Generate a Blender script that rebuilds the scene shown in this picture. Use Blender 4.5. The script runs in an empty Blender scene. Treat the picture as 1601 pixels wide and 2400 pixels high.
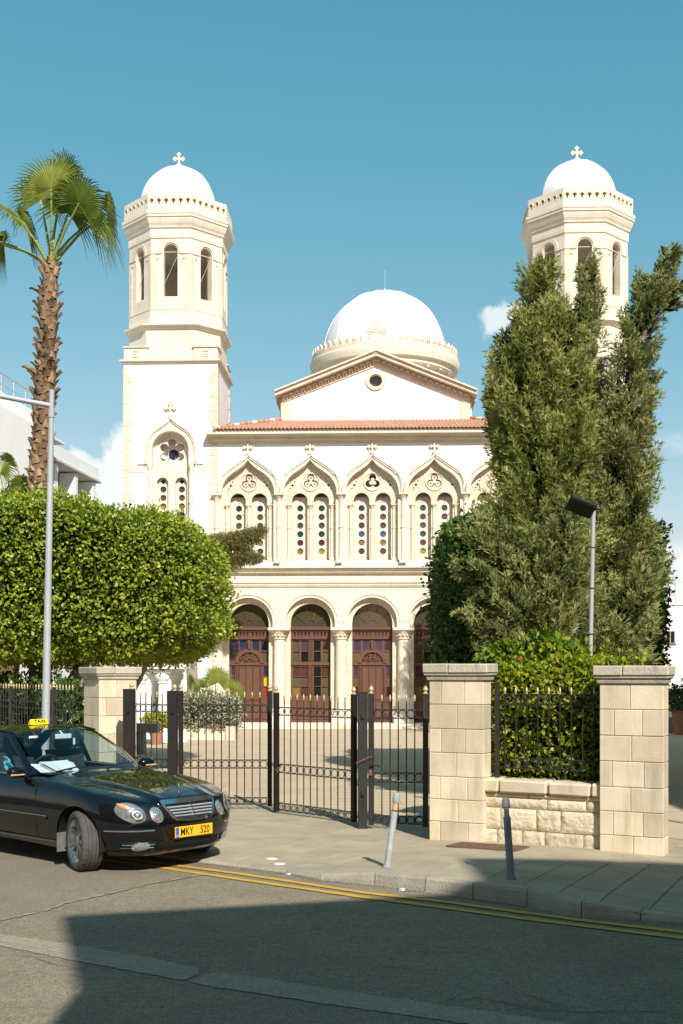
import bpy, bmesh, math, random
import numpy as np
from mathutils import Vector, Matrix, noise
from mathutils.geometry import tessellate_polygon

random.seed(7)
rng = np.random.default_rng(7)
sc = bpy.context.scene
col = sc.collection
R = math.radians
PI = math.pi

# ------------------------------------------------------------------ camera
F, HV, CZ = 2700.0, 1575.0, 2.12          # focal length in photo pixels, horizon row, eye height
cam = bpy.data.cameras.new("Camera")
cam.sensor_fit = 'VERTICAL'; cam.sensor_height = 36.0
cam.lens = F / 2400 * 36
cam.shift_y = (HV - 1200) / 2400
cam.clip_start = 0.1; cam.clip_end = 3000
camo = bpy.data.objects.new("Camera", cam); col.objects.link(camo)
camo.location = (0, 0, CZ); camo.rotation_euler = (R(90), 0, 0)
sc.camera = camo

# ------------------------------------------------------------------ sun and sky
SUN_AZ, SUN_EL = R(19), R(40)             # from behind the camera, to its right
to_sun = Vector((math.sin(SUN_AZ) * math.cos(SUN_EL), -math.cos(SUN_AZ) * math.cos(SUN_EL), math.sin(SUN_EL)))
sun = bpy.data.lights.new("Sun", 'SUN'); sun.energy = 5.0; sun.angle = R(0.53); sun.color = (1.0, 0.96, 0.895)
suno = bpy.data.objects.new("Sun", sun); col.objects.link(suno)
suno.rotation_euler = to_sun.to_track_quat('Z', 'Y').to_euler(); suno.location = (20, -30, 40)

EXPO = 0.35
SKK = 0.092 * 2 ** EXPO
world = bpy.data.worlds.new("World"); sc.world = world; world.use_nodes = True
wt = world.node_tree; wt.nodes.clear()
wn = lambda t: wt.nodes.new(t)
sky = wn('ShaderNodeTexSky'); sky.sky_type = 'NISHITA'; sky.sun_disc = False
sky.sun_elevation = SUN_EL; sky.sun_rotation = PI - SUN_AZ
sky.air_density = 1.0; sky.dust_density = 0.6; sky.ozone_density = 1.2; sky.altitude = 20
tint = wn('ShaderNodeMix'); tint.data_type = 'RGBA'; tint.blend_type = 'MULTIPLY'; tint.inputs[0].default_value = 1
tint.inputs[7].default_value = (SKK, SKK, SKK, 1)
wt.links.new(sky.outputs[0], tint.inputs[6])
# colour grade of the sky: one power curve per channel (teal, evenly bright blue)
sp_ = wn('ShaderNodeSeparateColor'); wt.links.new(tint.outputs[2], sp_.inputs[0]); cb_ = wn('ShaderNodeCombineColor')
for i_, (a_, g_) in enumerate(((1.66, 1.37), (.99, .66), (.935, .62))):
    pw_ = wn('ShaderNodeMath'); pw_.operation = 'POWER'; pw_.inputs[1].default_value = g_; wt.links.new(sp_.outputs[i_], pw_.inputs[0])
    ml_ = wn('ShaderNodeMath'); ml_.operation = 'MULTIPLY'; ml_.inputs[1].default_value = .965 * a_ / SKK; wt.links.new(pw_.outputs[0], ml_.inputs[0]); wt.links.new(ml_.outputs[0], cb_.inputs[i_])
tc = wn('ShaderNodeTexCoord')
nz = wn('ShaderNodeTexNoise'); nz.inputs['Scale'].default_value = 26; nz.inputs['Detail'].default_value = 9
nz.inputs['Roughness'].default_value = 0.62
wt.links.new(tc.outputs['Generated'], nz.inputs['Vector'])
off = wn('ShaderNodeVectorMath'); off.operation = 'SUBTRACT'; off.inputs[1].default_value = (.5, .5, .5)
wt.links.new(nz.outputs['Color'], off.inputs[0])
osc = wn('ShaderNodeVectorMath'); osc.operation = 'SCALE'; osc.inputs['Scale'].default_value = 0.045
wt.links.new(off.outputs[0], osc.inputs[0])
oad = wn('ShaderNodeVectorMath'); oad.operation = 'ADD'
wt.links.new(tc.outputs['Generated'], oad.inputs[0]); wt.links.new(osc.outputs[0], oad.inputs[1])
prev = None
# clouds: direction in the sky (as photo pixel), half width and half height in photo pixels, opacity
for (u, v, a, b, op) in [(1186, 748, 60, 34, .8), (1216, 744, 40, 26, .6), (262, 1150, 40, 128, 1), (300, 1090, 50, 90, 1),
                         (300, 1230, 110, 110, 1), (180, 1080, 34, 26, .9), (205, 1110, 60, 40, .9), (1590, 1400, 80, 120, .9),
                         (1640, 1330, 70, 80, .9), (1600, 1052, 66, 22, .25), (1460, 1480, 160, 90, .8),
                         (-260, 1250, 240, 160, 1), (1900, 1150, 220, 150, .9), (2300, 1300, 300, 190, 1), (-700, 1050, 260, 120, .8),
                         (-1500, 1330, 420, 150, .9), (2900, 1200, 380, 140, .9), (-3000, 1300, 600, 170, .9), (4300, 1300, 600, 180, .9)]:  # this row: clouds out of view, added to whiten the fill light
    d = Vector(((u - 800.5) / F, 1, (HV - v) / F)); k = d.length
    s = wn('ShaderNodeVectorMath'); s.operation = 'SUBTRACT'; s.inputs[1].default_value = d / k
    wt.links.new(oad.outputs[0], s.inputs[0])
    m = wn('ShaderNodeVectorMath'); m.operation = 'MULTIPLY'
    m.inputs[1].default_value = (F * k / a, F * k / a, F * k / b)
    wt.links.new(s.outputs[0], m.inputs[0])
    l = wn('ShaderNodeVectorMath'); l.operation = 'LENGTH'; wt.links.new(m.outputs[0], l.inputs[0])
    r = wn('ShaderNodeMapRange'); r.interpolation_type = 'SMOOTHSTEP'
    r.inputs[1].default_value = 1.25 if op > .7 else 1.5
    r.inputs[2].default_value = .72 if op > .7 else .2
    r.inputs[3].default_value = 0; r.inputs[4].default_value = op
    wt.links.new(l.outputs['Value'], r.inputs[0])
    if prev is None:
        prev = r.outputs[0]
    else:
        mx = wn('ShaderNodeMath'); mx.operation = 'MAXIMUM'
        wt.links.new(prev, mx.inputs[0]); wt.links.new(r.outputs[0], mx.inputs[1]); prev = mx.outputs[0]
cl = wn('ShaderNodeMix'); cl.data_type = 'RGBA'
wt.links.new(prev, cl.inputs[0]); wt.links.new(cb_.outputs[0], cl.inputs[6])
cl.inputs[7].default_value = (8.3, 8.6, 8.5, 1)
bg = wn('ShaderNodeBackground'); bg.inputs[1].default_value = 0.092
wt.links.new(cl.outputs[2], bg.inputs[0])
wo = wn('ShaderNodeOutputWorld'); wt.links.new(bg.outputs[0], wo.inputs[0])

sc.view_settings.view_transform = 'Standard'; sc.view_settings.look = 'None'
sc.view_settings.exposure = EXPO; sc.view_settings.gamma = 1.0
sc.cycles.max_bounces = 8; sc.cycles.transparent_max_bounces = 16

# ------------------------------------------------------------------ pixel helpers
def P(u, v, d):
    return Vector(((u - 800.5) / F * d, d, CZ + (HV - v) / F * d))
def G(u, v, z=0.0):
    d = (CZ - z) * F / (v - HV)
    return Vector(((u - 800.5) / F * d, d, z))

# ------------------------------------------------------------------ materials
MATS = {}
def M(name, c1, c2=None, scale=4.0, rough=.75, metal=0., bump=0., bscale=60., rnd=0., spec=.4, coat=0., detail=6., trans=0., stretch=None, stain=0., joints=None):
    m = bpy.data.materials.new(name); m.use_nodes = True; nt = m.node_tree; n = nt.nodes; k = nt.links
    b = n['Principled BSDF']
    b.inputs['Roughness'].default_value = rough; b.inputs['Metallic'].default_value = metal
    b.inputs['Specular IOR Level'].default_value = spec
    if coat:
        b.inputs['Coat Weight'].default_value = coat; b.inputs['Coat Roughness'].default_value = .03
    tcn = n.new('ShaderNodeTexCoord'); vec = tcn.outputs['Object']
    if stretch:
        mp = n.new('ShaderNodeMapping'); mp.inputs['Scale'].default_value = stretch
        k.new(vec, mp.inputs[0]); vec = mp.outputs[0]
    c1 = tuple(c1) + (1,)
    out = None
    if c2 is not None:
        t = n.new('ShaderNodeTexNoise'); t.inputs['Scale'].default_value = scale; t.inputs['Detail'].default_value = detail
        t.inputs['Roughness'].default_value = .6
        k.new(vec, t.inputs['Vector'])
        r = n.new('ShaderNodeMapRange'); r.inputs[1].default_value = .33; r.inputs[2].default_value = .67
        k.new(t.outputs['Fac'], r.inputs[0])
        mx = n.new('ShaderNodeMix'); mx.data_type = 'RGBA'; mx.inputs[6].default_value = c1; mx.inputs[7].default_value = tuple(c2) + (1,)
        k.new(r.outputs[0], mx.inputs[0]); out = mx.outputs[2]
    if stain:            # rain streaks and grime, drawn out downwards
        mp2 = n.new('ShaderNodeMapping'); mp2.inputs['Scale'].default_value = (3.2, 3.2, .42); k.new(tcn.outputs['Object'], mp2.inputs[0])
        t3 = n.new('ShaderNodeTexNoise'); t3.inputs['Scale'].default_value = 1.6; t3.inputs['Detail'].default_value = 9; t3.inputs['Roughness'].default_value = .68
        k.new(mp2.outputs[0], t3.inputs['Vector'])
        r3 = n.new('ShaderNodeMapRange'); r3.inputs[1].default_value = .50; r3.inputs[2].default_value = .74; r3.inputs[3].default_value = 1; r3.inputs[4].default_value = 1 - stain
        k.new(t3.outputs['Fac'], r3.inputs[0])
        x3 = n.new('ShaderNodeVectorMath'); x3.operation = 'SCALE'; k.new(r3.outputs[0], x3.inputs['Scale'])
        if out is None: x3.inputs[0].default_value = c1[:3]
        else: k.new(out, x3.inputs[0])
        out = x3.outputs[0]
    if joints:           # fine courses of the ashlar facing
        sx_ = n.new('ShaderNodeSeparateXYZ'); k.new(tcn.outputs['Object'], sx_.inputs[0]); cx_ = n.new('ShaderNodeCombineXYZ')
        ad_ = n.new('ShaderNodeMath'); k.new(sx_.outputs[0], ad_.inputs[0]); k.new(sx_.outputs[1], ad_.inputs[1])
        k.new(ad_.outputs[0], cx_.inputs[0]); k.new(sx_.outputs[2], cx_.inputs[1])
        br = n.new('ShaderNodeTexBrick'); k.new(cx_.outputs[0], br.inputs['Vector']); br.inputs['Scale'].default_value = 1
        br.inputs['Brick Width'].default_value = joints[0]; br.inputs['Row Height'].default_value = joints[1]; br.inputs['Mortar Size'].default_value = .009; br.inputs['Mortar Smooth'].default_value = .4
        br.inputs['Color1'].default_value = (1, 1, 1, 1); br.inputs['Color2'].default_value = (.92, .915, .90, 1); br.inputs['Mortar'].default_value = (.76, .74, .70, 1)
        mj = n.new('ShaderNodeMix'); mj.data_type = 'RGBA'; mj.blend_type = 'MULTIPLY'; mj.inputs[0].default_value = 1
        k.new(out, mj.inputs[6]); k.new(br.outputs['Color'], mj.inputs[7]); out = mj.outputs[2]
    if rnd:
        oi = n.new('ShaderNodeObjectInfo')
        mr = n.new('ShaderNodeMapRange'); mr.inputs[3].default_value = 1 - rnd; mr.inputs[4].default_value = 1 + rnd * .6
        k.new(oi.outputs['Random'], mr.inputs[0])
        hs = n.new('ShaderNodeHueSaturation'); k.new(mr.outputs[0], hs.inputs['Value'])
        if out is None: hs.inputs['Color'].default_value = c1
        else: k.new(out, hs.inputs['Color'])
        out = hs.outputs[0]
    if out is None: b.inputs['Base Color'].default_value = c1
    else: k.new(out, b.inputs['Base Color'])
    if bump:
        t2 = n.new('ShaderNodeTexNoise'); t2.inputs['Scale'].default_value = bscale; t2.inputs['Detail'].default_value = 8
        k.new(vec, t2.inputs['Vector'])
        bp = n.new('ShaderNodeBump'); bp.inputs['Strength'].default_value = min(bump, 1); bp.inputs['Distance'].default_value = .02 if bump <= 1 else .02 * bump
        k.new(t2.outputs['Fac'], bp.inputs['Height']); k.new(bp.outputs[0], b.inputs['Normal'])
    MATS[name] = m
    return m

def asphalt(name, base, contrast=1., agg=.5):
    """worn road surface: broad tonal patches, blotches, stone chips and dark pits"""
    m = bpy.data.materials.new(name); m.use_nodes = True; nt = m.node_tree; n = nt.nodes; k = nt.links
    b = n['Principled BSDF']; b.inputs['Roughness'].default_value = .9; b.inputs['Specular IOR Level'].default_value = .3
    tcn = n.new('ShaderNodeTexCoord'); vec = tcn.outputs['Object']; val = None
    def mul(a, c):
        x = n.new('ShaderNodeMath'); x.operation = 'MULTIPLY'; k.new(a, x.inputs[0]); k.new(c, x.inputs[1]); return x.outputs[0]
    for sc_, lo, hi, det in ((.35, .86, 1.14, 3), (2.3, .90, 1.10, 6), (12, .84, 1.16, 6), (34, .74, 1.26, 4), (90, .5, 1.5, 3)):
        t = n.new('ShaderNodeTexNoise'); t.inputs['Scale'].default_value = sc_; t.inputs['Detail'].default_value = det; k.new(vec, t.inputs['Vector'])
        r = n.new('ShaderNodeMapRange'); r.inputs[1].default_value = .3; r.inputs[2].default_value = .7
        r.inputs[3].default_value = 1 + (lo - 1) * contrast; r.inputs[4].default_value = 1 + (hi - 1) * contrast
        k.new(t.outputs['Fac'], r.inputs[0]); val = r.outputs[0] if val is None else mul(val, r.outputs[0])
    for sc_, thr, a, c in ((62, .20, 1 + agg, 1), (9, .055, .55, 1)):
        v = n.new('ShaderNodeTexVoronoi'); v.inputs['Scale'].default_value = sc_; k.new(vec, v.inputs['Vector'])
        r = n.new('ShaderNodeMapRange'); r.inputs[1].default_value = thr * .6; r.inputs[2].default_value = thr; r.inputs[3].default_value = a; r.inputs[4].default_value = c
        k.new(v.outputs['Distance'], r.inputs[0]); val = mul(val, r.outputs[0])
    x = n.new('ShaderNodeVectorMath'); x.operation = 'SCALE'; x.inputs[0].default_value = base; k.new(val, x.inputs['Scale']); k.new(x.outputs[0], b.inputs['Base Color'])
    bp = n.new('ShaderNodeBump'); bp.inputs['Strength'].default_value = .5; bp.inputs['Distance'].default_value = .006; k.new(val, bp.inputs['Height']); k.new(bp.outputs[0], b.inputs['Normal'])
    MATS[name] = m

def leafmat(name, cols, rough=.45, trl=.3, spec=.4):
    """foliage: colour picked per leaf from a ramp, plus light shining through"""
    m = bpy.data.materials.new(name); m.use_nodes = True; nt = m.node_tree; n = nt.nodes; k = nt.links
    b = n['Principled BSDF']; b.inputs['Roughness'].default_value = rough; b.inputs['Specular IOR Level'].default_value = spec
    a = n.new('ShaderNodeAttribute'); a.attribute_name = 'rnd'
    r = n.new('ShaderNodeValToRGB'); e = r.color_ramp.elements
    e[0].position = 0; e[0].color = tuple(cols[0]) + (1,)
    e[1].position = 1; e[1].color = tuple(cols[-1]) + (1,)
    for i, c in enumerate(cols[1:-1]):
        x = e.new((i + 1) / (len(cols) - 1)); x.color = tuple(c) + (1,)
    k.new(a.outputs['Fac'], r.inputs[0]); k.new(r.outputs[0], b.inputs['Base Color'])
    t = n.new('ShaderNodeBsdfTranslucent'); k.new(r.outputs[0], t.inputs[0])
    x = n.new('ShaderNodeMixShader'); x.inputs[0].default_value = trl
    k.new(b.outputs[0], x.inputs[1]); k.new(t.outputs[0], x.inputs[2])
    k.new(x.outputs[0], n['Material Output'].inputs[0])
    MATS[name] = m
    return m

def glassmat(name, tintc, ior=1.5, rough=0.0):
    m = bpy.data.materials.new(name); m.use_nodes = True; nt = m.node_tree; n = nt.nodes; k = nt.links
    n.remove(n['Principled BSDF'])
    t = n.new('ShaderNodeBsdfTransparent'); t.inputs[0].default_value = tuple(tintc) + (1,)
    g = n.new('ShaderNodeBsdfGlossy'); g.inputs['Roughness'].default_value = rough
    f = n.new('ShaderNodeFresnel'); ge = n.new('ShaderNodeNewGeometry'); mr = n.new('ShaderNodeMapRange')      # thin sheet: same reflection from both sides
    mr.inputs[3].default_value = ior; mr.inputs[4].default_value = 1 / ior; k.new(ge.outputs['Backfacing'], mr.inputs[0]); k.new(mr.outputs[0], f.inputs[0])
    x = n.new('ShaderNodeMixShader'); k.new(f.outputs[0], x.inputs[0]); k.new(t.outputs[0], x.inputs[1]); k.new(g.outputs[0], x.inputs[2])
    k.new(x.outputs[0], n['Material Output'].inputs[0])
    MATS[name] = m
    return m

M('plaster', (.785, .765, .715), (.735, .71, .655), 1.3, .85, bump=.15, bscale=30, stain=.10)
M('dome_white', (.80, .795, .775), (.74, .73, .70), 1.0, .6, bump=.08, bscale=8, stain=.14)
M('stone', (.62, .53, .395), (.71, .63, .505), 2.2, .85, bump=.3, bscale=25, stain=.22, joints=(.62, .30))
M('stone_pale', (.75, .68, .56), (.68, .605, .485), 1.6, .85, bump=.25, bscale=25, stain=.15, joints=(.66, .31))
M('stone_dark', (.50, .42, .31), (.62, .54, .42), 2.5, .85, bump=.3, bscale=25)
M('ashlar', (.60, .49, .33), (.70, .60, .44), 3.0, .85, bump=.22, bscale=55, rnd=.20, stain=.30)
M('ashlar_cap', (.40, .365, .29), (.56, .49, .37), 5.0, .9, bump=.5, bscale=30, rnd=.1, stain=.4)
M('rubble', (.52, .415, .275), (.66, .575, .43), 7.0, .95, bump=1.0, bscale=22, rnd=.18)
M('mortar', (.46, .37, .25), (.55, .46, .33), 8, .95, bump=.4, bscale=50)
M('roof_tile', (.36, .178, .108), (.48, .295, .205), 7.0, .85, bump=.3, bscale=40)
M('wood', (.098, .040, .021), (.14, .060, .033), 6, .55, bump=.15, bscale=40, stretch=(8, 8, .6))
M('wood_dark', (.062, .028, .017), (.085, .038, .023), 6, .5)
asphalt('asphalt', (.212, .178, .124), 1.0, .55)
asphalt('asphalt_new', (.204, .172, .122), .55, .2)
asphalt('asphalt_band', (.285, .243, .178), .6, .2)
M('slab', (.40, .335, .232), (.325, .268, .188), 2.6, .9, bump=.35, bscale=45, rnd=.1)
M('slab_bed', (.25, .212, .155), (.31, .268, .20), 5, .95, bump=.4, bscale=40)
M('kerb', (.40, .352, .28), (.30, .262, .208), 4, .9, bump=.5, bscale=40, rnd=.08)
M('yellow_paint', (.62, .36, .035), (.50, .30, .06), 7, .8, bump=.5, bscale=120)
M('iron', (.016, .015, .014), (.03, .024, .02), 12, .5, bump=.2, bscale=80, spec=.5)
M('iron_rust', (.013, .008, .006), (.006, .0055, .005), 3, .6, bump=.3, bscale=60, stretch=(1, 1, .5))
M('iron_green', (.011, .013, .012), (.02, .022, .02), 4, .5, spec=.5)
M('gilt', (.58, .47, .26), (.42, .32, .16), 20, .45, metal=.25)
M('galv', (.36, .385, .39), (.44, .46, .46), 3, .6, metal=.15, bump=.1, bscale=60, stretch=(3, 3, .4))
M('bollard_paint', (.36, .375, .375), (.25, .26, .265), 7, .6, bump=.3, bscale=40)
M('bollard_dark', (.20, .215, .23), (.13, .14, .155), 7, .6, bump=.3, bscale=40)
M('rust', (.20, .10, .055), (.12, .075, .05), 18, .9, bump=.6, bscale=50)
M('orange_tape', (.72, .33, .02), (.45, .40, .33), 16, .7)
M('white_paint', (.80, .80, .78), (.74, .73, .70), 3, .6)
M('concrete_pale', (.62, .60, .55), (.70, .68, .63), 9, .8)
M('marble', (.82, .82, .80), (.76, .76, .75), 3, .5)
M('concrete', (.33, .32, .30), (.25, .245, .23), 4, .9, bump=.3, bscale=40)
M('paint_black', (.0022, .0022, .003), rough=.35, spec=.12, coat=1.0)
M('rubber', (.055, .052, .048), (.085, .08, .072), 9, .85, bump=.2, bscale=80)
M('chrome', (.72, .73, .75), rough=.08, metal=1)
M('grille_silver', (.78, .79, .80), rough=.38, metal=.55)
M('chrome_soft', (.66, .67, .68), rough=.22, metal=1)
M('alloy', (.52, .53, .54), (.42, .42, .42), 8, .28, metal=1)
M('black_plastic', (.012, .012, .012), rough=.55)
M('void', (.004, .004, .004), rough=.8)
M('interior', (.018, .019, .022), (.03, .03, .034), 6, .8)
M('paper', (.82, .83, .83), (.74, .76, .77), 8, .8)
M('mask_blue', (.10, .45, .58), (.14, .52, .62), 20, .8)
M('lamp_lens', (.40, .41, .42), (.66, .66, .65), 30, .14, metal=.75, spec=.8)
M('lamp_bulb', (.80, .82, .84), rough=.05, metal=.9)
M('amber', (.55, .24, .08), (.62, .40, .25), 20, .2)
M('plate_yellow', (.86, .47, .012), rough=.5)
M('plate_blue', (.02, .10, .48), rough=.5)
M('ink', (.008, .008, .008), rough=.6)
M('taxi_yellow', (.82, .68, .015), rough=.35)
M('arch_liner', (.10, .095, .085), (.16, .15, .135), 9, .95, bump=.3, bscale=60)
M('bark', (.20, .155, .11), (.32, .26, .195), 8, .95, bump=1.0, bscale=14, stretch=(2, 2, .5))
M('bark_pale', (.38, .32, .25), (.26, .21, .16), 7, .95, bump=1.0, bscale=12, stretch=(2, 2, .5))
M('palm_boot', (.21, .115, .055), (.42, .30, .19), 9, .9, bump=.5, bscale=30, rnd=.5)
M('palm_boot_tan', (.34, .225, .13), (.52, .40, .27), 9, .9, bump=.5, bscale=30, rnd=.4)
M('palm_fibre', (.12, .065, .032), (.22, .13, .07), 12, .95, bump=.8, bscale=30)
M('petiole', (.22, .30, .06), (.33, .36, .11), 5, .5)
M('courtyard', (.52, .408, .27), (.45, .355, .238), .9, .9, bump=.25, bscale=60)
M('earth', (.16, .115, .07), (.22, .165, .105), 3, .95, bump=.8, bscale=20)
M('ground', (.20, .175, .13), (.26, .225, .165), .6, .95, bump=.3, bscale=10)
M('terracotta', (.42, .19, .10), (.34, .15, .08), 6, .9)
M('house_white', (.78, .77, .74), (.72, .70, .66), 1.1, .9)
M('house_bright', (.84, .835, .81), (.80, .79, .76), 1.1, .9)
M('house_cream', (.62, .56, .46), (.55, .50, .41), 1.5, .9)
M('house_tan', (.48, .40, .30), (.42, .35, .26), 1.5, .9)
M('dark_glass', (.025, .045, .075), rough=.08, spec=.8)
M('frame_dark', (.03, .025, .022), rough=.5)
M('window_dark', (.012, .012, .011), rough=.12, spec=.6)
M('dish', (.55, .53, .48), (.45, .43, .39), 6, .6)
M('red_petal', (.70, .03, .015), rough=.5)
M('led_black', (.010, .010, .011), rough=.35)
for nm, c in dict(navy=(.022, .027, .058), olive=(.075, .068, .035), green=(.018, .050, .040), purple=(.05, .042, .055), brown=(.07, .055, .035),
                  maroon=(.065, .030, .028), blue=(.04, .062, .22), yellow=(.26, .18, .025), amberg=(.16, .115, .04), red=(.26, .03, .015),
                  fan=(.045, .043, .022), black=(.010, .010, .010), gold=(.60, .36, .02)).items():
    M('pane_' + nm, c, tuple(x * 1.35 for x in c), 9, .1, spec=.6)
leafmat('ficus', [(.022, .046, .006), (.075, .13, .012), (.175, .255, .018), (.315, .385, .028), (.43, .46, .06)], trl=.32)
leafmat('ficus_shaded', [(.016, .036, .007), (.034, .075, .012), (.062, .125, .018), (.11, .18, .03)], trl=.25)  # darkened leaf colours, shade put in for foliage out of the sun
leafmat('hedge', [(.045, .095, .008), (.13, .20, .012), (.27, .33, .018), (.40, .40, .025)], trl=.33)
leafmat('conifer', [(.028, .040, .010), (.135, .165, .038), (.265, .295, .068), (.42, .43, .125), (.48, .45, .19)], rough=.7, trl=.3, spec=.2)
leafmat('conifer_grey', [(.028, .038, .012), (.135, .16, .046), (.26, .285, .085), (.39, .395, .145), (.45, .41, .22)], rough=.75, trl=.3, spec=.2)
leafmat('conifer_brown', [(.08, .072, .022), (.16, .145, .045), (.24, .21, .07)], rough=.75, trl=.2, spec=.2)
leafmat('variegated', [(.05, .08, .03), (.12, .17, .07), (.26, .32, .18), (.40, .42, .29), (.24, .12, .07)], trl=.2)
leafmat('palm_leaf', [(.035, .062, .010), (.085, .13, .017), (.16, .205, .028), (.25, .275, .055)], trl=.25, rough=.4)
leafmat('lime', [(.16, .20, .02), (.34, .36, .03), (.46, .42, .04)], trl=.3)
glassmat('car_glass', (.74, .83, .84), 1.55)
glassmat('lens_clear', (.97, .97, .97), 1.45)

# ------------------------------------------------------------------ mesh builder
class MB:
    def __init__(s): s.v = []; s.f = []
    def add(s, vs, fs):
        o = len(s.v); s.v += [tuple(p) for p in vs]; s.f += [tuple(i + o for i in f) for f in fs]; return s
    def box(s, x0, x1, y0, y1, z0, z1, tf=None):
        vs = [Vector((x, y, z)) for x in (x0, x1) for y in (y0, y1) for z in (z0, z1)]
        if tf: vs = [tf @ p for p in vs]
        return s.add(vs, [(0, 1, 3, 2), (4, 6, 7, 5), (0, 4, 5, 1), (2, 3, 7, 6), (0, 2, 6, 4), (1, 5, 7, 3)])
    def cbox(s, x0, x1, y0, y1, z0, z1, b=.01, jit=0., tf=None):
        """box with chamfered edges"""
        b = min(b, (x1 - x0) * .3, (y1 - y0) * .3, (z1 - z0) * .3)
        idx = {}; vs = []
        for a in (0, 1):
            for c in (0, 1):
                for e in (0, 1):
                    X, Y, Z = (x0, x1)[a], (y0, y1)[c], (z0, z1)[e]
                    sx, sy, sz = 1 - 2 * a, 1 - 2 * c, 1 - 2 * e
                    j = [random.uniform(-jit, jit) for _ in range(3)]
                    for ax in range(3):
                        p = [X + sx * b + j[0], Y + sy * b + j[1], Z + sz * b + j[2]]
                        p[ax] = (X, Y, Z)[ax] + j[ax]
                        idx[(a, c, e, ax)] = len(vs); vs.append(tf @ Vector(p) if tf else Vector(p))
        fs = []
        for ax in range(3):
            o = [i for i in range(3) if i != ax]
            for sd in (0, 1):
                q = []
                for (m, n_) in ((0, 0), (1, 0), (1, 1), (0, 1)):
                    k = [0, 0, 0]; k[ax] = sd; k[o[0]] = m; k[o[1]] = n_
                    q.append(idx[(k[0], k[1], k[2], ax)])
                fs.append(tuple(q))
        for ax in range(3):       # edges along axis ax
            o = [i for i in range(3) if i != ax]
            for m in (0, 1):
                for n_ in (0, 1):
                    k0 = [0, 0, 0]; k0[o[0]] = m; k0[o[1]] = n_; k1 = list(k0); k1[ax] = 1
                    fs.append((idx[(*k0, o[0])], idx[(*k0, o[1])], idx[(*k1, o[1])], idx[(*k1, o[0])]))
        for a in (0, 1):
            for c in (0, 1):
                for e in (0, 1): fs.append(tuple(idx[(a, c, e, ax)] for ax in range(3)))
        return s.add(vs, fs)
    def plate(s, loops, y0, y1, tf=None):
        """outline with holes in the xz plane, thickened from y0 to y1"""
        loops = [list(l) for l in loops]
        flat = [p for l in loops for p in l]; n = len(flat)
        tris = tessellate_polygon([[Vector((p[0], p[1], 0)) for p in l] for l in loops])
        vs = [Vector((p[0], y0, p[1])) for p in flat] + [Vector((p[0], y1, p[1])) for p in flat]
        if tf: vs = [tf @ p for p in vs]
        fs = [tuple(t) for t in tris] + [tuple(i + n for i in reversed(t)) for t in tris]
        o = 0
        for l in loops:
            k = len(l)
            for i in range(k):
                a, b = o + i, o + (i + 1) % k
                fs.append((a, b, b + n, a + n))
            o += k
        return s.add(vs, fs)
    def loft(s, rings, closed=True, cap=True):
        n = len(rings[0]); o = len(s.v)
        for r in rings: s.v += [tuple(p) for p in r]
        for i in range(len(rings) - 1):
            for j in range(n if closed else n - 1):
                a = o + i * n + j; b = o + i * n + (j + 1) % n
                s.f.append((a, b, b + n, a + n))
        if cap and closed:
            s.f.append(tuple(o + j for j in reversed(range(n))))
            s.f.append(tuple(o + (len(rings) - 1) * n + j for j in range(n)))
        return s
    def lathe(s, prof, seg=24, c=(0, 0, 0), ph=0., tf=None, cap=True):
        rings = []
        for r, z in prof:
            ring = [Vector((c[0] + r * math.cos(ph + 2 * PI * i / seg), c[1] + r * math.sin(ph + 2 * PI * i / seg), c[2] + z)) for i in range(seg)]
            rings.append([tf @ p for p in ring] if tf else ring)
        return s.loft(rings, True, cap)
    def tube(s, path, r, seg=8, cap=True):
        path = [Vector(p) for p in path]; n = len(path)
        rs = r if isinstance(r, (list, tuple)) else [r] * n
        rings = []; up = None
        for i, p in enumerate(path):
            t = (path[min(i + 1, n - 1)] - path[max(i - 1, 0)]).normalized()
            if up is None:
                up = t.orthogonal().normalized()
            up = (up - t * up.dot(t)).normalized(); w = t.cross(up)
            rings.append([p + (up * math.cos(2 * PI * k / seg) + w * math.sin(2 * PI * k / seg)) * rs[i] for k in range(seg)])
        return s.loft(rings, True, cap)
    def extx(s, x0, x1, prof, tf=None):
        """profile in (y,z) extruded along x"""
        n = len(prof); vs = [Vector((x, y, z)) for x in (x0, x1) for y, z in prof]
        if tf: vs = [tf @ p for p in vs]
        fs = [tuple(range(n)), tuple(reversed(range(n, 2 * n)))] + [(i, (i + 1) % n, (i + 1) % n + n, i + n) for i in range(n)]
        return s.add(vs, fs)
    def torus(s, c, r, t, seg=20, sub=6, axis='y', a0=0, a1=2 * PI, tf=None):
        full = abs(a1 - a0 - 2 * PI) < 1e-6
        k = seg if full else seg + 1
        rings = []
        for i in range(k):
            a = a0 + (a1 - a0) * i / seg; ring = []
            for j in range(sub):
                b = 2 * PI * j / sub; q = r + t * math.cos(b); h = t * math.sin(b)
                p = {'y': (q * math.cos(a), h, q * math.sin(a)), 'z': (q * math.cos(a), q * math.sin(a), h), 'x': (h, q * math.cos(a), q * math.sin(a))}[axis]
                p = Vector(p) + Vector(c)
                ring.append(tf @ p if tf else p)
            rings.append(ring)
        if full:
            o = len(s.v)
            for rr in rings: s.v += [tuple(p) for p in rr]
            for i in range(k):
                for j in range(sub):
                    a, b = i * sub + j, i * sub + (j + 1) % sub; c2, d = ((i + 1) % k) * sub + (j + 1) % sub, ((i + 1) % k) * sub + j
                    s.f.append((o + a, o + b, o + c2, o + d))
            return s
        return s.loft(rings, True, True)
    def grid(s, pts):
        n = len(pts[0]); o = len(s.v)
        for r in pts: s.v += [tuple(p) for p in r]
        for i in range(len(pts) - 1):
            for j in range(n - 1):
                a = o + i * n + j; s.f.append((a, a + 1, a + n + 1, a + n))
        return s

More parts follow.
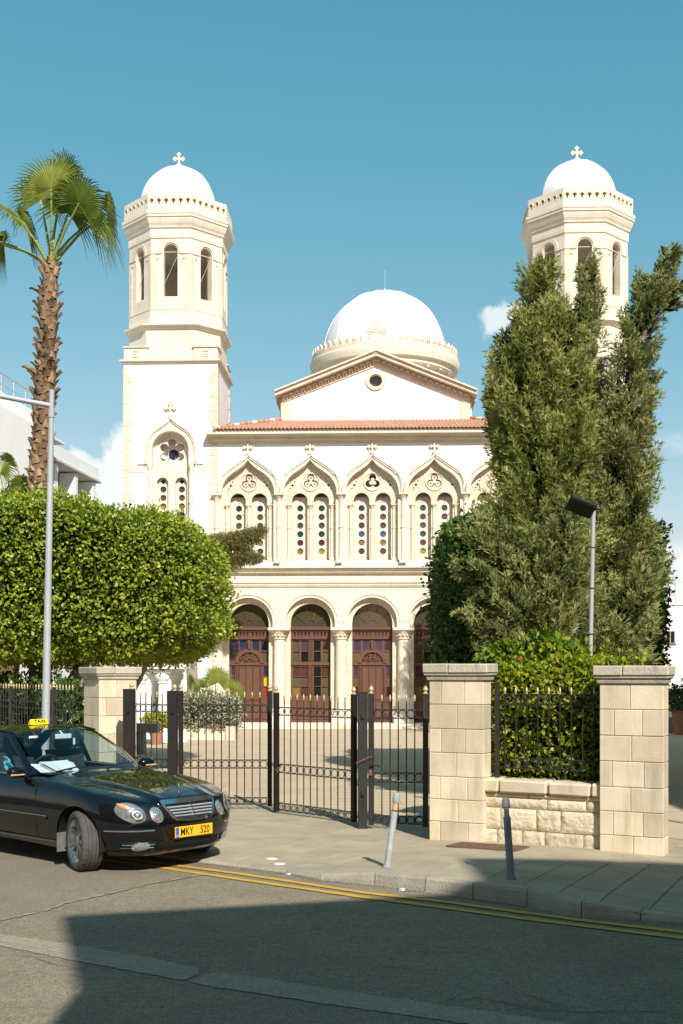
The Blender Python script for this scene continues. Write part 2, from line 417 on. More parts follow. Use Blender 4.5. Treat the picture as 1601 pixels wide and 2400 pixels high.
def mesh_of(mb, mat, smooth=None, recalc=True):
    me = bpy.data.meshes.new('mesh')
    me.from_pydata([tuple(p) for p in mb.v], [], mb.f)
    if recalc:
        bm = bmesh.new(); bm.from_mesh(me); bmesh.ops.recalc_face_normals(bm, faces=bm.faces); bm.to_mesh(me); bm.free()
    if smooth:
        me.polygons.foreach_set('use_smooth', [True] * len(me.polygons)); me.set_sharp_from_angle(angle=R(smooth))
    if mat: me.materials.append(MATS[mat])
    me.update()
    return me
def link(name, me, parent=None, loc=None, rotz=0., label=None, cat=None, group=None, kind=None):
    o = bpy.data.objects.new(name, me); col.objects.link(o)
    if parent is not None: o.parent = parent
    if loc is not None: o.location = loc
    if rotz: o.rotation_euler = (0, 0, rotz)
    if label: o['label'] = label
    if cat: o['category'] = cat
    if group: o['group'] = group
    if kind: o['kind'] = kind
    return o
def new(name, mb, mat, parent=None, smooth=None, **kw):
    return link(name, mesh_of(mb, mat, smooth), parent, **kw)
def thing(name, label, cat, loc=(0, 0, 0), rotz=0., group=None):
    return link(name, None, None, loc, rotz, label, cat, group)

def circ(cx, cz, r, n=20, a0=0., a1=2 * PI, end=False):
    k = n + 1 if end else n
    return [(cx + r * math.cos(a0 + (a1 - a0) * i / n), cz + r * math.sin(a0 + (a1 - a0) * i / n)) for i in range(k)]
def arch(cx, zs, r, zb, n=18):
    return [(cx + r, zb)] + circ(cx, zs, r, n, 0, PI, True) + [(cx - r, zb)]
def rect(x0, x1, z0, z1): return [(x0, z0), (x1, z0), (x1, z1), (x0, z1)]
def sm(x): x = max(0., min(1., x)); return x * x * (3 - 2 * x)
def lerp(a, b, t): return a + (b - a) * t
def interp(x, pts):
    if x <= pts[0][0]: return pts[0][1]
    for (a, b), (c, d) in zip(pts, pts[1:]):
        if x <= c: return b + (d - b) * (x - a) / (c - a)
    return pts[-1][1]
# ================================================================== GROUND, ROAD, PAVEMENT
def sheet(name, pts, z, mat, kind='structure'):
    mb = MB(); n = len(pts)
    tris = tessellate_polygon([[Vector((p[0], p[1], 0)) for p in pts]])
    mb.add([(p[0], p[1], z) for p in pts], [tuple(t) for t in tris])
    return new(name, mb, mat, kind=kind)
sheet('ground', [(-900, -400), (900, -400), (900, 1400), (-900, 1400)], -.03, 'ground')
KP = [(-14, 20.9), (-7, 16.55), (-3.2, 13.95)] + [tuple(G(u, v)[:2]) for u, v in
      [(553, 2032), (671, 2047), (750, 2063), (878, 2074), (996, 2090), (1108, 2106), (1235, 2124), (1362, 2151), (1501, 2158), (1601, 2169)]] + [(4.4, 9.15), (8.5, 8.3)]
KZ = [.02, .02, .02, .02, .025, .055, .115, .13, .138, .142, .125, .065, .055, .055, .07]
road = [(-60, -9), (60, -9), (60, 6), (8.5, 8.5)] + [(x + .05, y + .05) for x, y in reversed(KP[:-1])] + [(-60, 47)]
sheet('road', road, 0.0, 'asphalt')
KN = Vector((.42, .9075)).normalized()
KS = [0.]
for a, b in zip(KP, KP[1:]): KS.append(KS[-1] + (Vector(b) - Vector(a)).length)
def kat(s):
    for i in range(len(KP) - 1):
        if s <= KS[i + 1] or i == len(KP) - 2:
            t = (s - KS[i]) / (KS[i + 1] - KS[i])
            return Vector(KP[i]).lerp(Vector(KP[i + 1]), t), lerp(KZ[i], KZ[i + 1], t)
def pv(s, dist, dz=0.):
    p, z = kat(s); p = p + KN * dist
    return Vector((p.x, p.y, z * (1 - .75 * sm(dist / 4.0)) + .012 + dz))
def pz(x, y):
    best = (1e9, 0, 0)
    for i in range(len(KP) - 1):
        a = Vector(KP[i]); e = Vector(KP[i + 1]) - a; q = Vector((x, y)) - a
        det = e.x * KN.y - e.y * KN.x
        t = (q.x * KN.y - q.y * KN.x) / det; d = (e.x * q.y - e.y * q.x) / det
        tt = max(0, min(1, t)); c = abs(t - tt)
        if c < best[0]: best = (c, d, lerp(KZ[i], KZ[i + 1], tt))
    return best[2] * (1 - .75 * sm(best[1] / 4.0)) + .012
mb = MB()
S0, S1 = KS[1] - 4, KS[-1] - .3
mb.grid([[pv(lerp(S0, S1, i / 90), .02 + j * .42, -.02) for j in range(13)] for i in range(91)])
pavement = new('pavement', mb, 'slab_bed', kind='structure', smooth=40)
# paving slabs, each its own piece
sl = .42; s = KS[2] - 1.4; i = 0
while s < S1 - .5:
    ln = sl if (i % 7) else sl * 1.5
    for j in range(11):
        d0 = .15 + j * sl + (0 if j == 0 else 0); d1 = d0 + sl
        g = .0045; mid, _ = kat(s); c0 = [pv(s + g, d0 + g), pv(s + ln - g, d0 + g), pv(s + ln - g, d1 - g), pv(s + g, d1 - g)]
        tilt = [random.uniform(-.002, .002) for _ in range(4)]
        top = [p + Vector((0, 0, t)) for p, t in zip(c0, tilt)]
        ce = sum(top, Vector()) / 4
        rim = [p + (p - ce).normalized() * -.0 for p in top]
        ins = [ce.lerp(p, .985) + Vector((0, 0, .0)) for p in top]
        low = [p - Vector((0, 0, .006)) for p in rim]; bot = [p - Vector((0, 0, .03)) for p in rim]
        m2 = MB(); m2.add(ins + low + bot, [(0, 1, 2, 3)] + [(k, k + 4, (k + 1) % 4 + 4, (k + 1) % 4) for k in range(4)] + [(k + 4, k + 8, (k + 1) % 4 + 8, (k + 1) % 4 + 4) for k in range(4)])
        new('paving_slab', m2, 'slab', pavement)
    s += ln; i += 1
# kerb stones
kerb = link('kerb', None, kind='structure')
cuts = [KS[2] + .9 * k for k in range(-2, 4)]
cuts = [c for c in cuts if c < KS[3] - .3] + KS[3:13] + [KS[12] + .8 * k for k in range(1, 7)]
for a, b in zip(cuts, cuts[1:]):
    if b - a < .1 or b > KS[-1]: continue
    rings = []
    for t in (0, .33, .66, 1):
        s_ = lerp(a + .005, b - .005, t); p, z = kat(s_); e = pv(s_, .0)
        f = lambda d, zz: Vector((p.x + KN.x * d, p.y + KN.y * d, zz))
        rings.append([f(-.005, -.08), f(.0, z * .35), f(.012, z - .014), f(.028, z + .010), f(.145, z + .012), f(.145, -.08)])
    m2 = MB(); m2.loft(rings); new('kerb_stone', m2, 'kerb', kerb)

def ribbon(name, uv, w, z, mat, jit=0.):
    pts = [G(u, v, z) for u, v in uv]; dense = []
    for a, b in zip(pts, pts[1:]):
        for k in range(8): dense.append(a.lerp(b, k / 8))
    dense.append(pts[-1]); mb = MB(); rows = []
    for i, p in enumerate(dense):
        t = (dense[min(i + 1, len(dense) - 1)] - dense[max(i - 1, 0)]).normalized(); nrm = Vector((-t.y, t.x, 0))
        rows.append([p + nrm * (w / 2 + random.uniform(-jit, jit)), p - nrm * (w / 2 + random.uniform(-jit, jit))])
    mb.grid(rows)
    return new(name, mb, mat, kind='structure')
ribbon('yellow_line', [(150, 1993), (293, 2012), (410, 2027.5), (560, 2047), (678, 2065), (857, 2092), (1060, 2115), (1219, 2137), (1362, 2156), (1500, 2172), (1601, 2184), (1800, 2206)], .092, .009, 'yellow_paint', .006)
ribbon('yellow_line', [(130, 2000), (293, 2021), (379, 2033), (560, 2060), (678, 2077), (857, 2103), (1060, 2129), (1219, 2151), (1398, 2173), (1601, 2198), (1800, 2221)], .092, .009, 'yellow_paint', .006)
ribbon('road_seam', [(-120, 2186), (0, 2157), (46, 2147), (107, 2133), (150, 2117), (250, 2095), (357, 2070), (477, 2049)], .032, .0085, 'asphalt_band', .014)
sheet('road_patch', [tuple(G(u, v)[:2]) for u, v in [(-200, 2205), (0, 2157), (46, 2147), (107, 2133), (150, 2117), (250, 2095), (357, 2070), (477, 2049), (400, 2030), (250, 2012), (100, 1990), (-200, 1950), (-700, 1960)]], .004, 'asphalt_new')
def jag(uv, step=14, amp=2.0):
    out = []
    for (a, b), (c, d) in zip(uv, uv[1:] + uv[:1]):
        n = max(1, int(math.hypot(c - a, d - b) / step))
        for k in range(n): out.append((lerp(a, c, k / n) + random.uniform(-amp, amp), lerp(b, d, k / n) + random.uniform(-amp, amp) * .6))
    return [tuple(G(u, v)[:2]) for u, v in out]
sheet('road_repair_strip', jag([(-200, 2160), (0, 2190), (180, 2217), (353, 2247), (466, 2270), (462, 2284), (436, 2297), (411, 2296), (180, 2254), (0, 2217), (-200, 2190)]), .005, 'asphalt_band')
sheet('road_repair_strip', jag([(440, 2301), (511, 2277), (768, 2318), (1060, 2360), (1319, 2397), (1600, 2438), (1900, 2475), (1900, 2540), (1500, 2462), (1060, 2396), (768, 2355), (500, 2314)]), .005, 'asphalt_band')
ribbon('road_seam', [(0, 2203), (100, 2222), (195, 2241)], .02, .0075, 'slab', .008)
def crack(uv, w):
    pts = [G(u, v, .0095) for u, v in uv]; out = []
    for a, b in zip(pts, pts[1:]):
        n_ = max(2, int((b - a).length / .06))
        for k in range(n_): out.append(a.lerp(b, k / n_) + Vector((random.uniform(-.018, .018), random.uniform(-.018, .018), 0)))
    rows = []
    for i, q_ in enumerate(out):
        ww = w * random.uniform(.25, 1.0); rows.append([q_ + Vector((0, ww, 0)), q_ - Vector((0, ww, 0))])
    m_ = MB(); m_.grid(rows); new('road_crack', m_, 'void', kind='structure')
for uv in ([(1060, 2345), (1120, 2338), (1180, 2350), (1260, 2365), (1380, 2372), (1500, 2368), (1600, 2375)], [(1040, 2352), (1075, 2332), (1090, 2322)], [(420, 2205), (480, 2212), (560, 2199), (640, 2190)],
           [(690, 2186), (740, 2178), (800, 2182)], [(900, 2262), (960, 2270), (1040, 2276)], [(350, 2240), (400, 2215), (455, 2208)], [(200, 2262), (330, 2290), (430, 2306)], [(1230, 2330), (1300, 2352), (1330, 2366)], [(60, 2240), (140, 2262), (205, 2274)]):
    crack(uv, .006)
# loose grit and leaf litter in the gutter
mb = MB()
for k in range(520):
    s_ = random.uniform(KS[3] - .4, KS[9]); p, z = kat(s_); d = -abs(random.gauss(0, .05)) - .012; r = random.uniform(.003, .011)
    c = Vector((p.x + KN.x * d, p.y + KN.y * d, .003)); a = random.random() * 6.3
    mb.add([c + Vector((r * math.cos(a), r * math.sin(a), 0)), c + Vector((r * math.cos(a + 2.1), r * math.sin(a + 2.1), r * .7)), c + Vector((r * math.cos(a + 4.2), r * math.sin(a + 4.2), .001))], [(0, 1, 2)])
new('gutter_litter', mb, 'rust', kind='stuff', label='brown leaf litter and grit lying in the gutter', cat='litter')
for (u, v, r, lb) in [(942, 2087, .035, 'crumpled white scrap of paper in the gutter under the leaning bollard'), (676, 2050, .028, 'small white scrap of paper where the kerb drops')]:
    mb = MB(); c = G(u, v, .004)
    for k in range(5):
        a = k * 1.3; q = Vector((math.cos(a), math.sin(a), 0)) * r
        mb.add([c + q, c - q * .6 + Vector((0, 0, r * .5)), c + Vector((-q.y, q.x, r * .4)), c + Vector((q.y, -q.x, .002))], [(0, 1, 2), (0, 3, 1)])
    new('paper_scrap', mb, 'paper', label=lb, cat='litter')
for (u, v, lb) in [(637, 2013, 'round white lid set flush in the paving, farther from the kerb'), (655, 2025, 'round white lid set flush in the paving, nearer the kerb')]:
    q = G(u, v, .03); z = pz(q.x, q.y); q = G(u, v, z)
    mb = MB(); mb.lathe([(.0, .0), (.066, .0), (.066, .004), (.058, .0065), (0., .0065)], 24, q, cap=False)
    new('lid', mb, 'concrete_pale', label=lb, cat='lid', group='white lids in the paving')
# drain grate
gp = [G(1047, 1986, .07), G(1083, 1975, .07), G(1239, 1986, .07), G(1208, 1999.6, .07)]
for q in gp: q.z = pz(q.x, q.y) + .004
dg = thing('drain_grate', 'rusty rectangular drain grate let into the paving beside the low wall', 'drain grate')
def bil(a, b): return (gp[0].lerp(gp[3], a)).lerp(gp[1].lerp(gp[2], a), b)
mb = MB(); mb.add([bil(0, 0), bil(1, 0), bil(1, 1), bil(0, 1)], [(0, 1, 2, 3)]); new('backing', mb, 'void', dg)
mb = MB()
def strip(a0, b0, a1, b1, w, h=.012):
    p, q = bil(a0, b0), bil(a1, b1); t = (q - p).normalized(); n_ = Vector((-t.y, t.x, 0)) * w / 2; z = Vector((0, 0, h))
    mb.add([p - n_, p + n_, q + n_, q - n_, p - n_ + z, p + n_ + z, q + n_ + z, q - n_ + z], [(4, 5, 6, 7), (0, 1, 5, 4), (1, 2, 6, 5), (2, 3, 7, 6), (3, 0, 4, 7)])
for e in [(0, 0, 1, 0), (1, 0, 1, 1), (1, 1, 0, 1), (0, 1, 0, 0)]: strip(*e, .022)
new('frame', mb, 'rust', dg); mb = MB()
for k in range(1, 24): strip(k / 24, 0, k / 24, 1, .016)
for k in range(1, 5): strip(0, k / 5, 1, k / 5, .012, .009)
new('grating', mb, 'rust', dg)

# courtyard inside the gate
sheet('courtyard', [(-40, 15.5), (-9, 16.2), (0.2, 14.6), (1.3, 14.9), (4.5, 13.2), (30, 11), (40, 90), (-40, 90)], 0.0, 'courtyard')
M('joint_line', (.30, .245, .175), rough=.95)
mb = MB()
for k in range(60):      # joints between the long courtyard flags, as shallow raised pointing
    y = 17.5 + k * .45
    mb.add([(-6, y, .003), (12, y, .003), (12, y + .012, .003), (-6, y + .012, .003)], [(0, 1, 2, 3)])
    x = -6 + (k % 3) * .33
    while x < 9:
        mb.add([(x, y, .0034), (x + .010, y, .0034), (x + .010, y + .45, .0034), (x, y + .45, .0034)], [(0, 1, 2, 3)]); x += 1.05
new('courtyard_joints', mb, 'joint_line', kind='structure')

# ================================================================== WALL, PIERS
AL = R(27.4)
CZS = [.0, .275, .55, .83, 1.125, 1.42, 1.72, 2.02]
def stone_pier(loc, rotz, label, w=.715, dep=.27, z0=None, phase=0, zs=CZS, cap_over=.058):
    t = thing('stone_pier', label, 'pier', loc, rotz, 'stone piers at the entrance')
    mb = MB(); mb.box(.012, w - .012, .012, dep - .012, -.12, 2.04); new('mortar_core', mb, 'mortar', t)
    for i, (a, b) in enumerate(zip(zs, zs[1:])):
        if i == 0: a = -.1
        k = 2 if (i + phase) % 2 else 3
        fr = [0, .5 + random.uniform(-.04, .04), 1] if k == 2 else [0, .22 + random.uniform(-.03, .03), .68 + random.uniform(-.04, .04), 1]
        for p, q in zip(fr, fr[1:]):
            j = random.uniform(-.002, .002)
            mb = MB(); mb.cbox(p * w + .0025, q * w - .0025, -j, dep + j, a + .003, b - .003, .006)
            new('stone_block', mb, 'ashlar', t)
    o = cap_over
    mb = MB(); pr = [(0.0, 2.018), (.02, 2.022), (.028, 2.05), (.02, 2.06), (.05, 2.085), (.05, 2.108)]
    mb.loft([[Vector((-e, -e, z)), Vector((w + e, -e, z)), Vector((w + e, dep + e, z)), Vector((-e, dep + e, z))] for e, z in pr]); new('moulding', mb, 'ashlar_cap', t)
    for p, q in ((-o - .01, w * .38), (w * .38, w + o + .01)):
        mb = MB(); mb.cbox(p + .002, q - .002, -o - .012, dep + o + .012, 2.108, 2.222, .012, .003); new('cap_stone', mb, 'ashlar_cap', t)
    return t
pm = G(1006, 1966, .05); pm.z = 0
e = Vector((math.cos(AL), -math.sin(AL), 0)); nb = Vector((math.sin(AL), math.cos(AL), 0))
stone_pier(pm, -AL, 'cream ashlar gate pier between the black gate panel and the low rubble wall')
pr_ = G(1405, 1995, .05); pr_.z = -.03
stone_pier(pr_, -AL, 'cream ashlar pier at the far end of the low rubble wall, by the side street', phase=1, w=.73)
pl = P(232, 1575, 18.7); pl.z = -.02
tl = stone_pier(pl, R(34), 'weathered cream ashlar pier beside the lamp post, behind the taxi', w=.66, dep=.66, phase=1)
# low rubble wall
wl = (Vector((pr_.x, pr_.y, 0)) - Vector((pm.x, pm.y, 0))).length
lw = thing('low_wall', 'low rough stone wall with pale coping between two ashlar piers', 'wall', pm, -AL)
W0, W1 = .65, wl + .02
mb = MB(); mb.box(W0, W1, .12, .42, -.1, .66); new('mortar_bed', mb, 'mortar', lw)
def rough_stone(x0, x1, y0, y1, z0, z1, amp=.012, n=7):
    mb = MB(); nx = max(4, int((x1 - x0) / .03)); nzz = max(4, int((z1 - z0) / .03)); ph = random.random() * 50
    rows = []
    for i in range(nzz + 1):
        row = []
        for j in range(nx + 1):
            a, b = j / nx, i / nzz; ed = min(a, 1 - a) * (x1 - x0) , min(b, 1 - b) * (z1 - z0)
            k = min(1, min(ed) / .03)
            h = noise.fractal(Vector((lerp(x0, x1, a) * 9 + ph, lerp(z0, z1, b) * 9, ph)), 1, 2, 4)
            row.append(Vector((lerp(x0, x1, a), y0 + .012 - k * (.012 + abs(h) * amp * 2.2), lerp(z0, z1, b))))
        rows.append(row)
    mb.grid(rows)
    mb.box(x0, x1, y0 + .012, y1, z0, z1)
    return mb
for (z0, z1, frs) in [(.0, .21, [0, .13, .34, .53, .84, 1]), (.215, .47, [0, .16, .46, .66, 1.0]), (.475, .60, [0, .55, .86, 1]), (.605, .662, [0, .4, 1])]:
    if z0 == 0.: z0 = -.1
    for p, q in zip(frs, frs[1:]):
        a, b = lerp(W0, W1, p) + .006, lerp(W0, W1, q) - .006
        new('rubble_stone', rough_stone(a, b, .10 + random.uniform(-.006, .006), .4, z0 + .004, z1 - .004), 'rubble', lw, smooth=50)
for p, q, dz in [(-.02, .155, .0), (.16, .56, -.004), (.565, .905, -.012), (.91, 1.0, .002)]:
    a, b = lerp(W0, W1, p), lerp(W0, W1, q)
    mb = MB(); mb.cbox(a + .004, b - .004, .045, .47, .664 + dz * .5, .822 + dz, .022, .006); new('coping_stone', mb, 'ashlar', lw)

# ================================================================== GATES AND RAILINGS
def cyl(r0, r1, h, seg=6):
    mb = MB(); mb.lathe([(r0, 0), (r1, h)], seg); return mb
BAR = {}
def barmesh(h):
    k = round(h, 3)
    if k not in BAR: BAR[k] = mesh_of(cyl(.0085, .0085, h), 'iron')
    return BAR[k]
mb = MB(); mb.lathe([(.009, 0), (.013, .006), (.008, .014), (.016, .032), (.014, .05), (.004, .085), (.0, .09)], 8, cap=False); SPEAR = mesh_of(mb, 'gilt', 50)
mb = MB(); mb.lathe([(.04, 0), (.04, .008), (.022, .016), (.018, .03), (.034, .044), (.036, .06), (.026, .082), (.008, .105), (0, .112)], 12, cap=False); FINIAL = mesh_of(mb, 'gilt', 50)
RINGS = {}
def ringmesh(r, mat='iron'):
    k = (round(r, 3), mat)
    if k not in RINGS:
        mb = MB(); mb.torus((0, 0, 0), r, .006, 14, 4); RINGS[k] = mesh_of(mb, mat, 60)
    return RINGS[k]
ZR = [(1.468, 1.587), (.615, .742), (.06, .165)]
def panel(name, label, cat, A, B, nb_, zb=.03, ztop=1.79, rows=ZR, stiles=(.034, .034), group=None, smat='iron', bar_ext=True, zbot=None, finial=True):
    A = Vector(A); B = Vector(B); d = B - A; L_ = d.length; rz = math.atan2(d.y, d.x)
    t = thing(name, label, cat, (A.x, A.y, zb), rz, group)
    zlow = zbot if zbot is not None else rows[-1][0]
    for x, w in ((0, stiles[0]), (L_, stiles[1])):
        if w:
            mb = MB(); mb.cbox(x - w, x + w, -w, w, zlow - .03, 1.80, .004); st = new('stile', mb, smat, t)
            if finial: link('finial', FINIAL, st, (x, 0, 1.80))
    x0, x1 = stiles[0], L_ - stiles[1]
    step = (x1 - x0) / (nb_ + 1)
    for k in range(nb_):
        link('bar', barmesh(1.70 - zlow), t, (x0 + step * (k + 1), 0, zlow))
        link('spearhead', SPEAR, t, (x0 + step * (k + 1), 0, 1.70))
    for lo, hi in rows:
        for z in (lo, hi):
            mb = MB(); mb.box(x0, x1, -.009, .009, z - .006, z + .006); new('rail', mb, 'iron', t)
        r = (hi - lo) / 2
        for k in range(nb_ + 1):
            rr = link('ring', ringmesh(r - .006), t, (x0 + step * (k + .5), 0, (lo + hi) / 2))
            rr.scale = (min(1., step / 2 / r), 1, 1)
    return t
gA = (-3.34, 18.25); gB = P(424, 0, 17.67).xy; gB2 = P(632.5, 0, 17.67).xy
gC0 = P(648, 0, 17.19).xy; gC1 = P(829.5, 0, 15.99).xy; gD = P(850, 0, 15.5).xy; gE = (1.12, 15.35)
panel('gate_leaf', 'black iron gate leaf with rings and spear tips hung on the rust-marked post', 'gate', gB, gB2, 10, smat='iron_rust', group='iron gate leaves')
panel('gate_leaf', 'black iron gate leaf swung at an angle, hung on the broad dark post', 'gate', gC0, gC1, 10, zb=.01, smat='iron_rust', group='iron gate leaves')
panel('fixed_panel', 'short black iron panel between the broad dark post and the ashlar gate pier', 'fence', (gD.x + .115, 15.48), gE, 5, zb=.03, smat='iron', group='fixed iron panels')
panel('fixed_panel', 'narrow black iron panel turned obliquely beside the weathered pier', 'fence', (gA[0] + .07, gA[1] - .03), (gB.x - .2, gB.y + .06), 5, zb=.03, group='fixed iron panels', stiles=(.012, .012), finial=False)
def post(loc, w, label, mat, h=1.82, dep=None, fin=1):
    t = thing('gate_post', label, 'post', loc); dep = dep or w
    mb = MB(); mb.cbox(-w / 2, w / 2, -dep / 2, dep / 2, -.05, h, .006); new('shaft', mb, mat, t)
    mb = MB(); mb.cbox(-w / 2 - .004, w / 2 + .004, -dep / 2 - .004, dep / 2 + .004, h, h + .012, .003); new('cap_plate', mb, mat, t)
    mb = MB()
    for z in (.42, 1.46): mb.cbox(-.02, .02, -dep / 2 - .03, -dep / 2 + .002, z, z + .07, .004)
    new('hinge', mb, mat, t)
    for k in range(fin): link('finial', FINIAL, t, (w * .22, 0, h + .01))
    return t
post((gD.x, gD.y, .04), .128, 'broad black square gate post with a rusty chain round it', 'iron_green', 1.80, .14, 0)
post((gB.x - .125, gB.y, .02), .145, 'black square gate post with patches of brown rust', 'iron_rust', 1.80)
post((gA[0] - .02, gA[1] - .02, .02), .17, 'wide dark square post standing against the weathered ashlar pier', 'iron_rust', 1.82)
# chains
def chain(name, label, pts, n=16):
    mb = MB(); pts = [Vector(p) for p in pts]; L_ = [0]
    for a, b in zip(pts, pts[1:]): L_.append(L_[-1] + (b - a).length)
    for k in range(n):
        s_ = L_[-1] * (k + .5) / n; i = max(j for j in range(len(pts) - 1) if L_[j] <= s_)
        t = (pts[i + 1] - pts[i]).normalized(); c = pts[i].lerp(pts[i + 1], (s_ - L_[i]) / (L_[i + 1] - L_[i]))
        tf = Matrix.Translation(c) @ t.to_track_quat('X', 'Z').to_matrix().to_4x4() @ Matrix.Rotation(PI / 2 * (k % 2), 4, 'X') @ Matrix.Diagonal((1.5, 1, 1, 1))
        mb.torus((0, 0, 0), .014, .0045, 10, 5, 'y', tf=tf)
    return new(name, mb, 'rust', label=label, cat='chain', smooth=60)
z = .80
chain('chain', 'rusty chain looped between the two gate leaves', [(gB2.x, gB2.y - .05, .80), (gB2.x + .06, gB2.y - .12, .70), (gC0.x, gC0.y - .05, .66), (gC0.x + .06, gC0.y - .03, .72), (gC0.x, gC0.y - .05, .60)], 22)
chain('chain', 'rusty chain and lock wrapped round the broad dark gate post', [(gD.x - .075, gD.y - .085, .90), (gD.x, gD.y - .095, .935), (gD.x + .075, gD.y - .09, .97), (gD.x + .13, gD.y - .06, .985)], 12)
pk = thing('padlock', 'dark padlock and latch hanging at the broad gate post', 'padlock', (gD.x + .10, gD.y - .06, .76))
mb = MB(); mb.cbox(-.02, .025, -.03, .005, -.03, .05, .006); new('lock_body', mb, 'rust', pk)
mb = MB(); mb.torus((0, -.012, .05), .018, .006, 10, 5, 'y', 0, PI); new('shackle', mb, 'iron', pk)
mb = MB(); mb.tube([(0, -.02, .1), (.05, -.04, .12), (.12, -.05, .10), (.14, -.05, .085)], .012, 6); new('latch_arm', mb, 'iron', pk)
# railing above the low wall
fz = .82
wr = thing('railing', 'black iron railing with rings set on the low rubble wall', 'railing', pm + nb * .25, -AL)
xs0, xs1 = .80, wl - .03
for x in (xs0, xs1):
    mb = MB(); mb.cbox(x - .026, x + .026, -.026, .026, fz - .02, 2.0, .004); new('post', mb, 'iron', wr)
for k in range(9):
    x = lerp(xs0 + .1, xs1 - .10, k / 8.0)
    link('bar', barmesh(.92), wr, (x, 0, fz + .11)); link('spearhead', SPEAR, wr, (x, 0, fz + 1.03))
stp = (xs1 - xs0 - .2) / 8
for lo, hi in ((.945, 1.07), (1.72, 1.85)):
    for z in (lo, hi):
        mb = MB(); mb.box(xs0, xs1, -.009, .009, z - .006, z + .006); new('rail', mb, 'iron', wr)
    for k in range(8): link('ring', ringmesh(.056), wr, (xs0 + .1 + stp * (k + .5), 0, (lo + hi) / 2))
# long railing running back from the left pier
LA = Vector((-4.42, 19.05)); LB = Vector((-8.0, 23.8))
ll = (LB - LA).length; rz = math.atan2((LB - LA).y, (LB - LA).x)
lf = thing('railing', 'long black iron railing running back from the weathered pier under the clipped tree', 'railing', (LA.x, LA.y, 0), rz)
nbr = int(ll / .13)
for k in range(nbr):
    x = .06 + k * .13
    if k % 15 == 6:
        mb = MB(); mb.cbox(x - .03, x + .03, -.03, .03, .5, 1.86, .004); q = new('post', mb, 'iron', lf); link('finial', FINIAL, q, (x, 0, 1.86))
    else:
        link('bar', barmesh(1.2), lf, (x, 0, .62)); link('spearhead', SPEAR, lf, (x, 0, 1.82))
for k in range(nbr): link('ring', ringmesh(.058), lf, (.125 + k * .13, 0, 1.535))
for z in (1.475, 1.595, .64, .76):
    mb = MB(); mb.box(0, ll, -.009, .009, z - .006, z + .006); new('rail', mb, 'iron', lf)
lw2 = thing('low_wall', 'low cream stone wall carrying the long railing behind the taxi', 'wall', (LA.x, LA.y, 0), rz)
mb = MB(); mb.cbox(0, ll, -.17, .17, -.05, .52, .01); new('wall_body', mb, 'stone', lw2)
for k in range(14):
    mb = MB(); mb.cbox(ll * k / 14 + .003, ll * (k + 1) / 14 - .003, -.22, .22, .522, .63, .015); new('coping_stone', mb, 'ashlar', lw2)

# ================================================================== BOLLARDS AND POLES
def bollard(u0, v0, u1, v1, label, mat, dy, dark):
    b = G(u0, v0, .12); b = G(u0, v0, pz(b.x, b.y)); t_ = P(u1, v1, b.y + dy)
    ax = t_ - b; h = ax.length
    t = thing('bollard', label, 'bollard', b, 0, 'street bollards')
    t.rotation_euler = ax.to_track_quat('Z', 'Y').to_euler()
    r = .034
    if not dark:
        mb = MB(); mb.lathe([(r, -.06), (r, h * .745), (r - .003, h * .75), (r - .003, h * .76)], 18); new('post', mb, mat, t, smooth=40)
        mb = MB(); mb.lathe([(r - .006, h * .76), (r - .006, h * .86)], 18); new('orange_band', mb, 'orange_tape', t, smooth=40)
        mb = MB(); mb.lathe([(r + .001, h * .86), (r + .004, h * .88), (r + .004, h * .955), (r - .006, h * .99), (.012, h)], 18); new('cap', mb, 'bollard_paint', t, smooth=40)
        mb = MB(); mb.lathe([(r + .0005, h * .74), (r + .0008, h * .765)], 18); new('rust_ring', mb, 'rust', t, smooth=40)
    else:
        mb = MB(); mb.lathe([(r + .012, -.06), (r + .012, .012), (r + .002, .02), (r + .002, h * .74), (r - .003, h * .76)], 18); new('post', mb, mat, t, smooth=40)
        mb = MB(); mb.lathe([(r - .009, h * .76), (r - .009, h * .865)], 18); new('orange_band', mb, 'bollard_dark', t, smooth=40)
        mb = MB(); mb.lathe([(r - .008, h * .85), (r - .008, h * .868)], 18); new('orange_ring', mb, 'orange_tape', t, smooth=40)
        mb = MB(); mb.lathe([(r + .001, h * .868), (r + .005, h * .88), (r + .005, h * .965), (r - .004, h * .99), (.014, h)], 18); new('cap', mb, 'bollard_paint', t, smooth=40)
    mb = MB(); mb.lathe([(r + .014, -.03), (r + .014, .006), (r + .004, .012)], 16); new('foot', mb, mat, t, smooth=40)
bollard(908, 2031, 931, 1857, 'pale grey leaning bollard with an orange band and chipped top', 'bollard_paint', .05, 0)
bollard(1198, 2061, 1185, 1869, 'dark grey leaning bollard with a pale cap, near the low wall', 'bollard_dark', .30, 1)

b = P(103, 1700, 17.0); b.z = 0; tp = P(121.5, 914, 17.0)
lp = thing('street_lamp', 'tall grey steel lamp post with a long arm, behind the taxi', 'street lamp', b)
ax = tp - b
mb = MB(); mb.tube([ax * k / 12 + Vector((0, 0, -.05 if k == 0 else 0)) for k in range(13)], [lerp(.064, .04, k / 12) for k in range(13)], 16); new('pole', mb, 'galv', lp, smooth=50)
mb = MB(); mb.tube([ax * .935, ax * .955], .05, 16); new('collar', mb, 'galv', lp, smooth=50)
a0 = P(121, 951, 17.0) - b; a1 = P(-130, 904, 16.6) - b
mb = MB(); mb.tube([a0, a0.lerp(a1, .5), a1], [.038, .036, .032], 14); new('arm', mb, 'galv', lp, smooth=50)
mb = MB(); mb.cbox(a1.x - .5, a1.x + .05, a1.y - .1, a1.y + .1, a1.z - .05, a1.z + .06, .03); new('lamp_head', mb, 'galv', lp)
mb = MB(); mb.cbox(-.07, -.055, -.075, -.06, 2.27, 2.33, .003); tg = new('number_plate', mb, 'ink', lp)

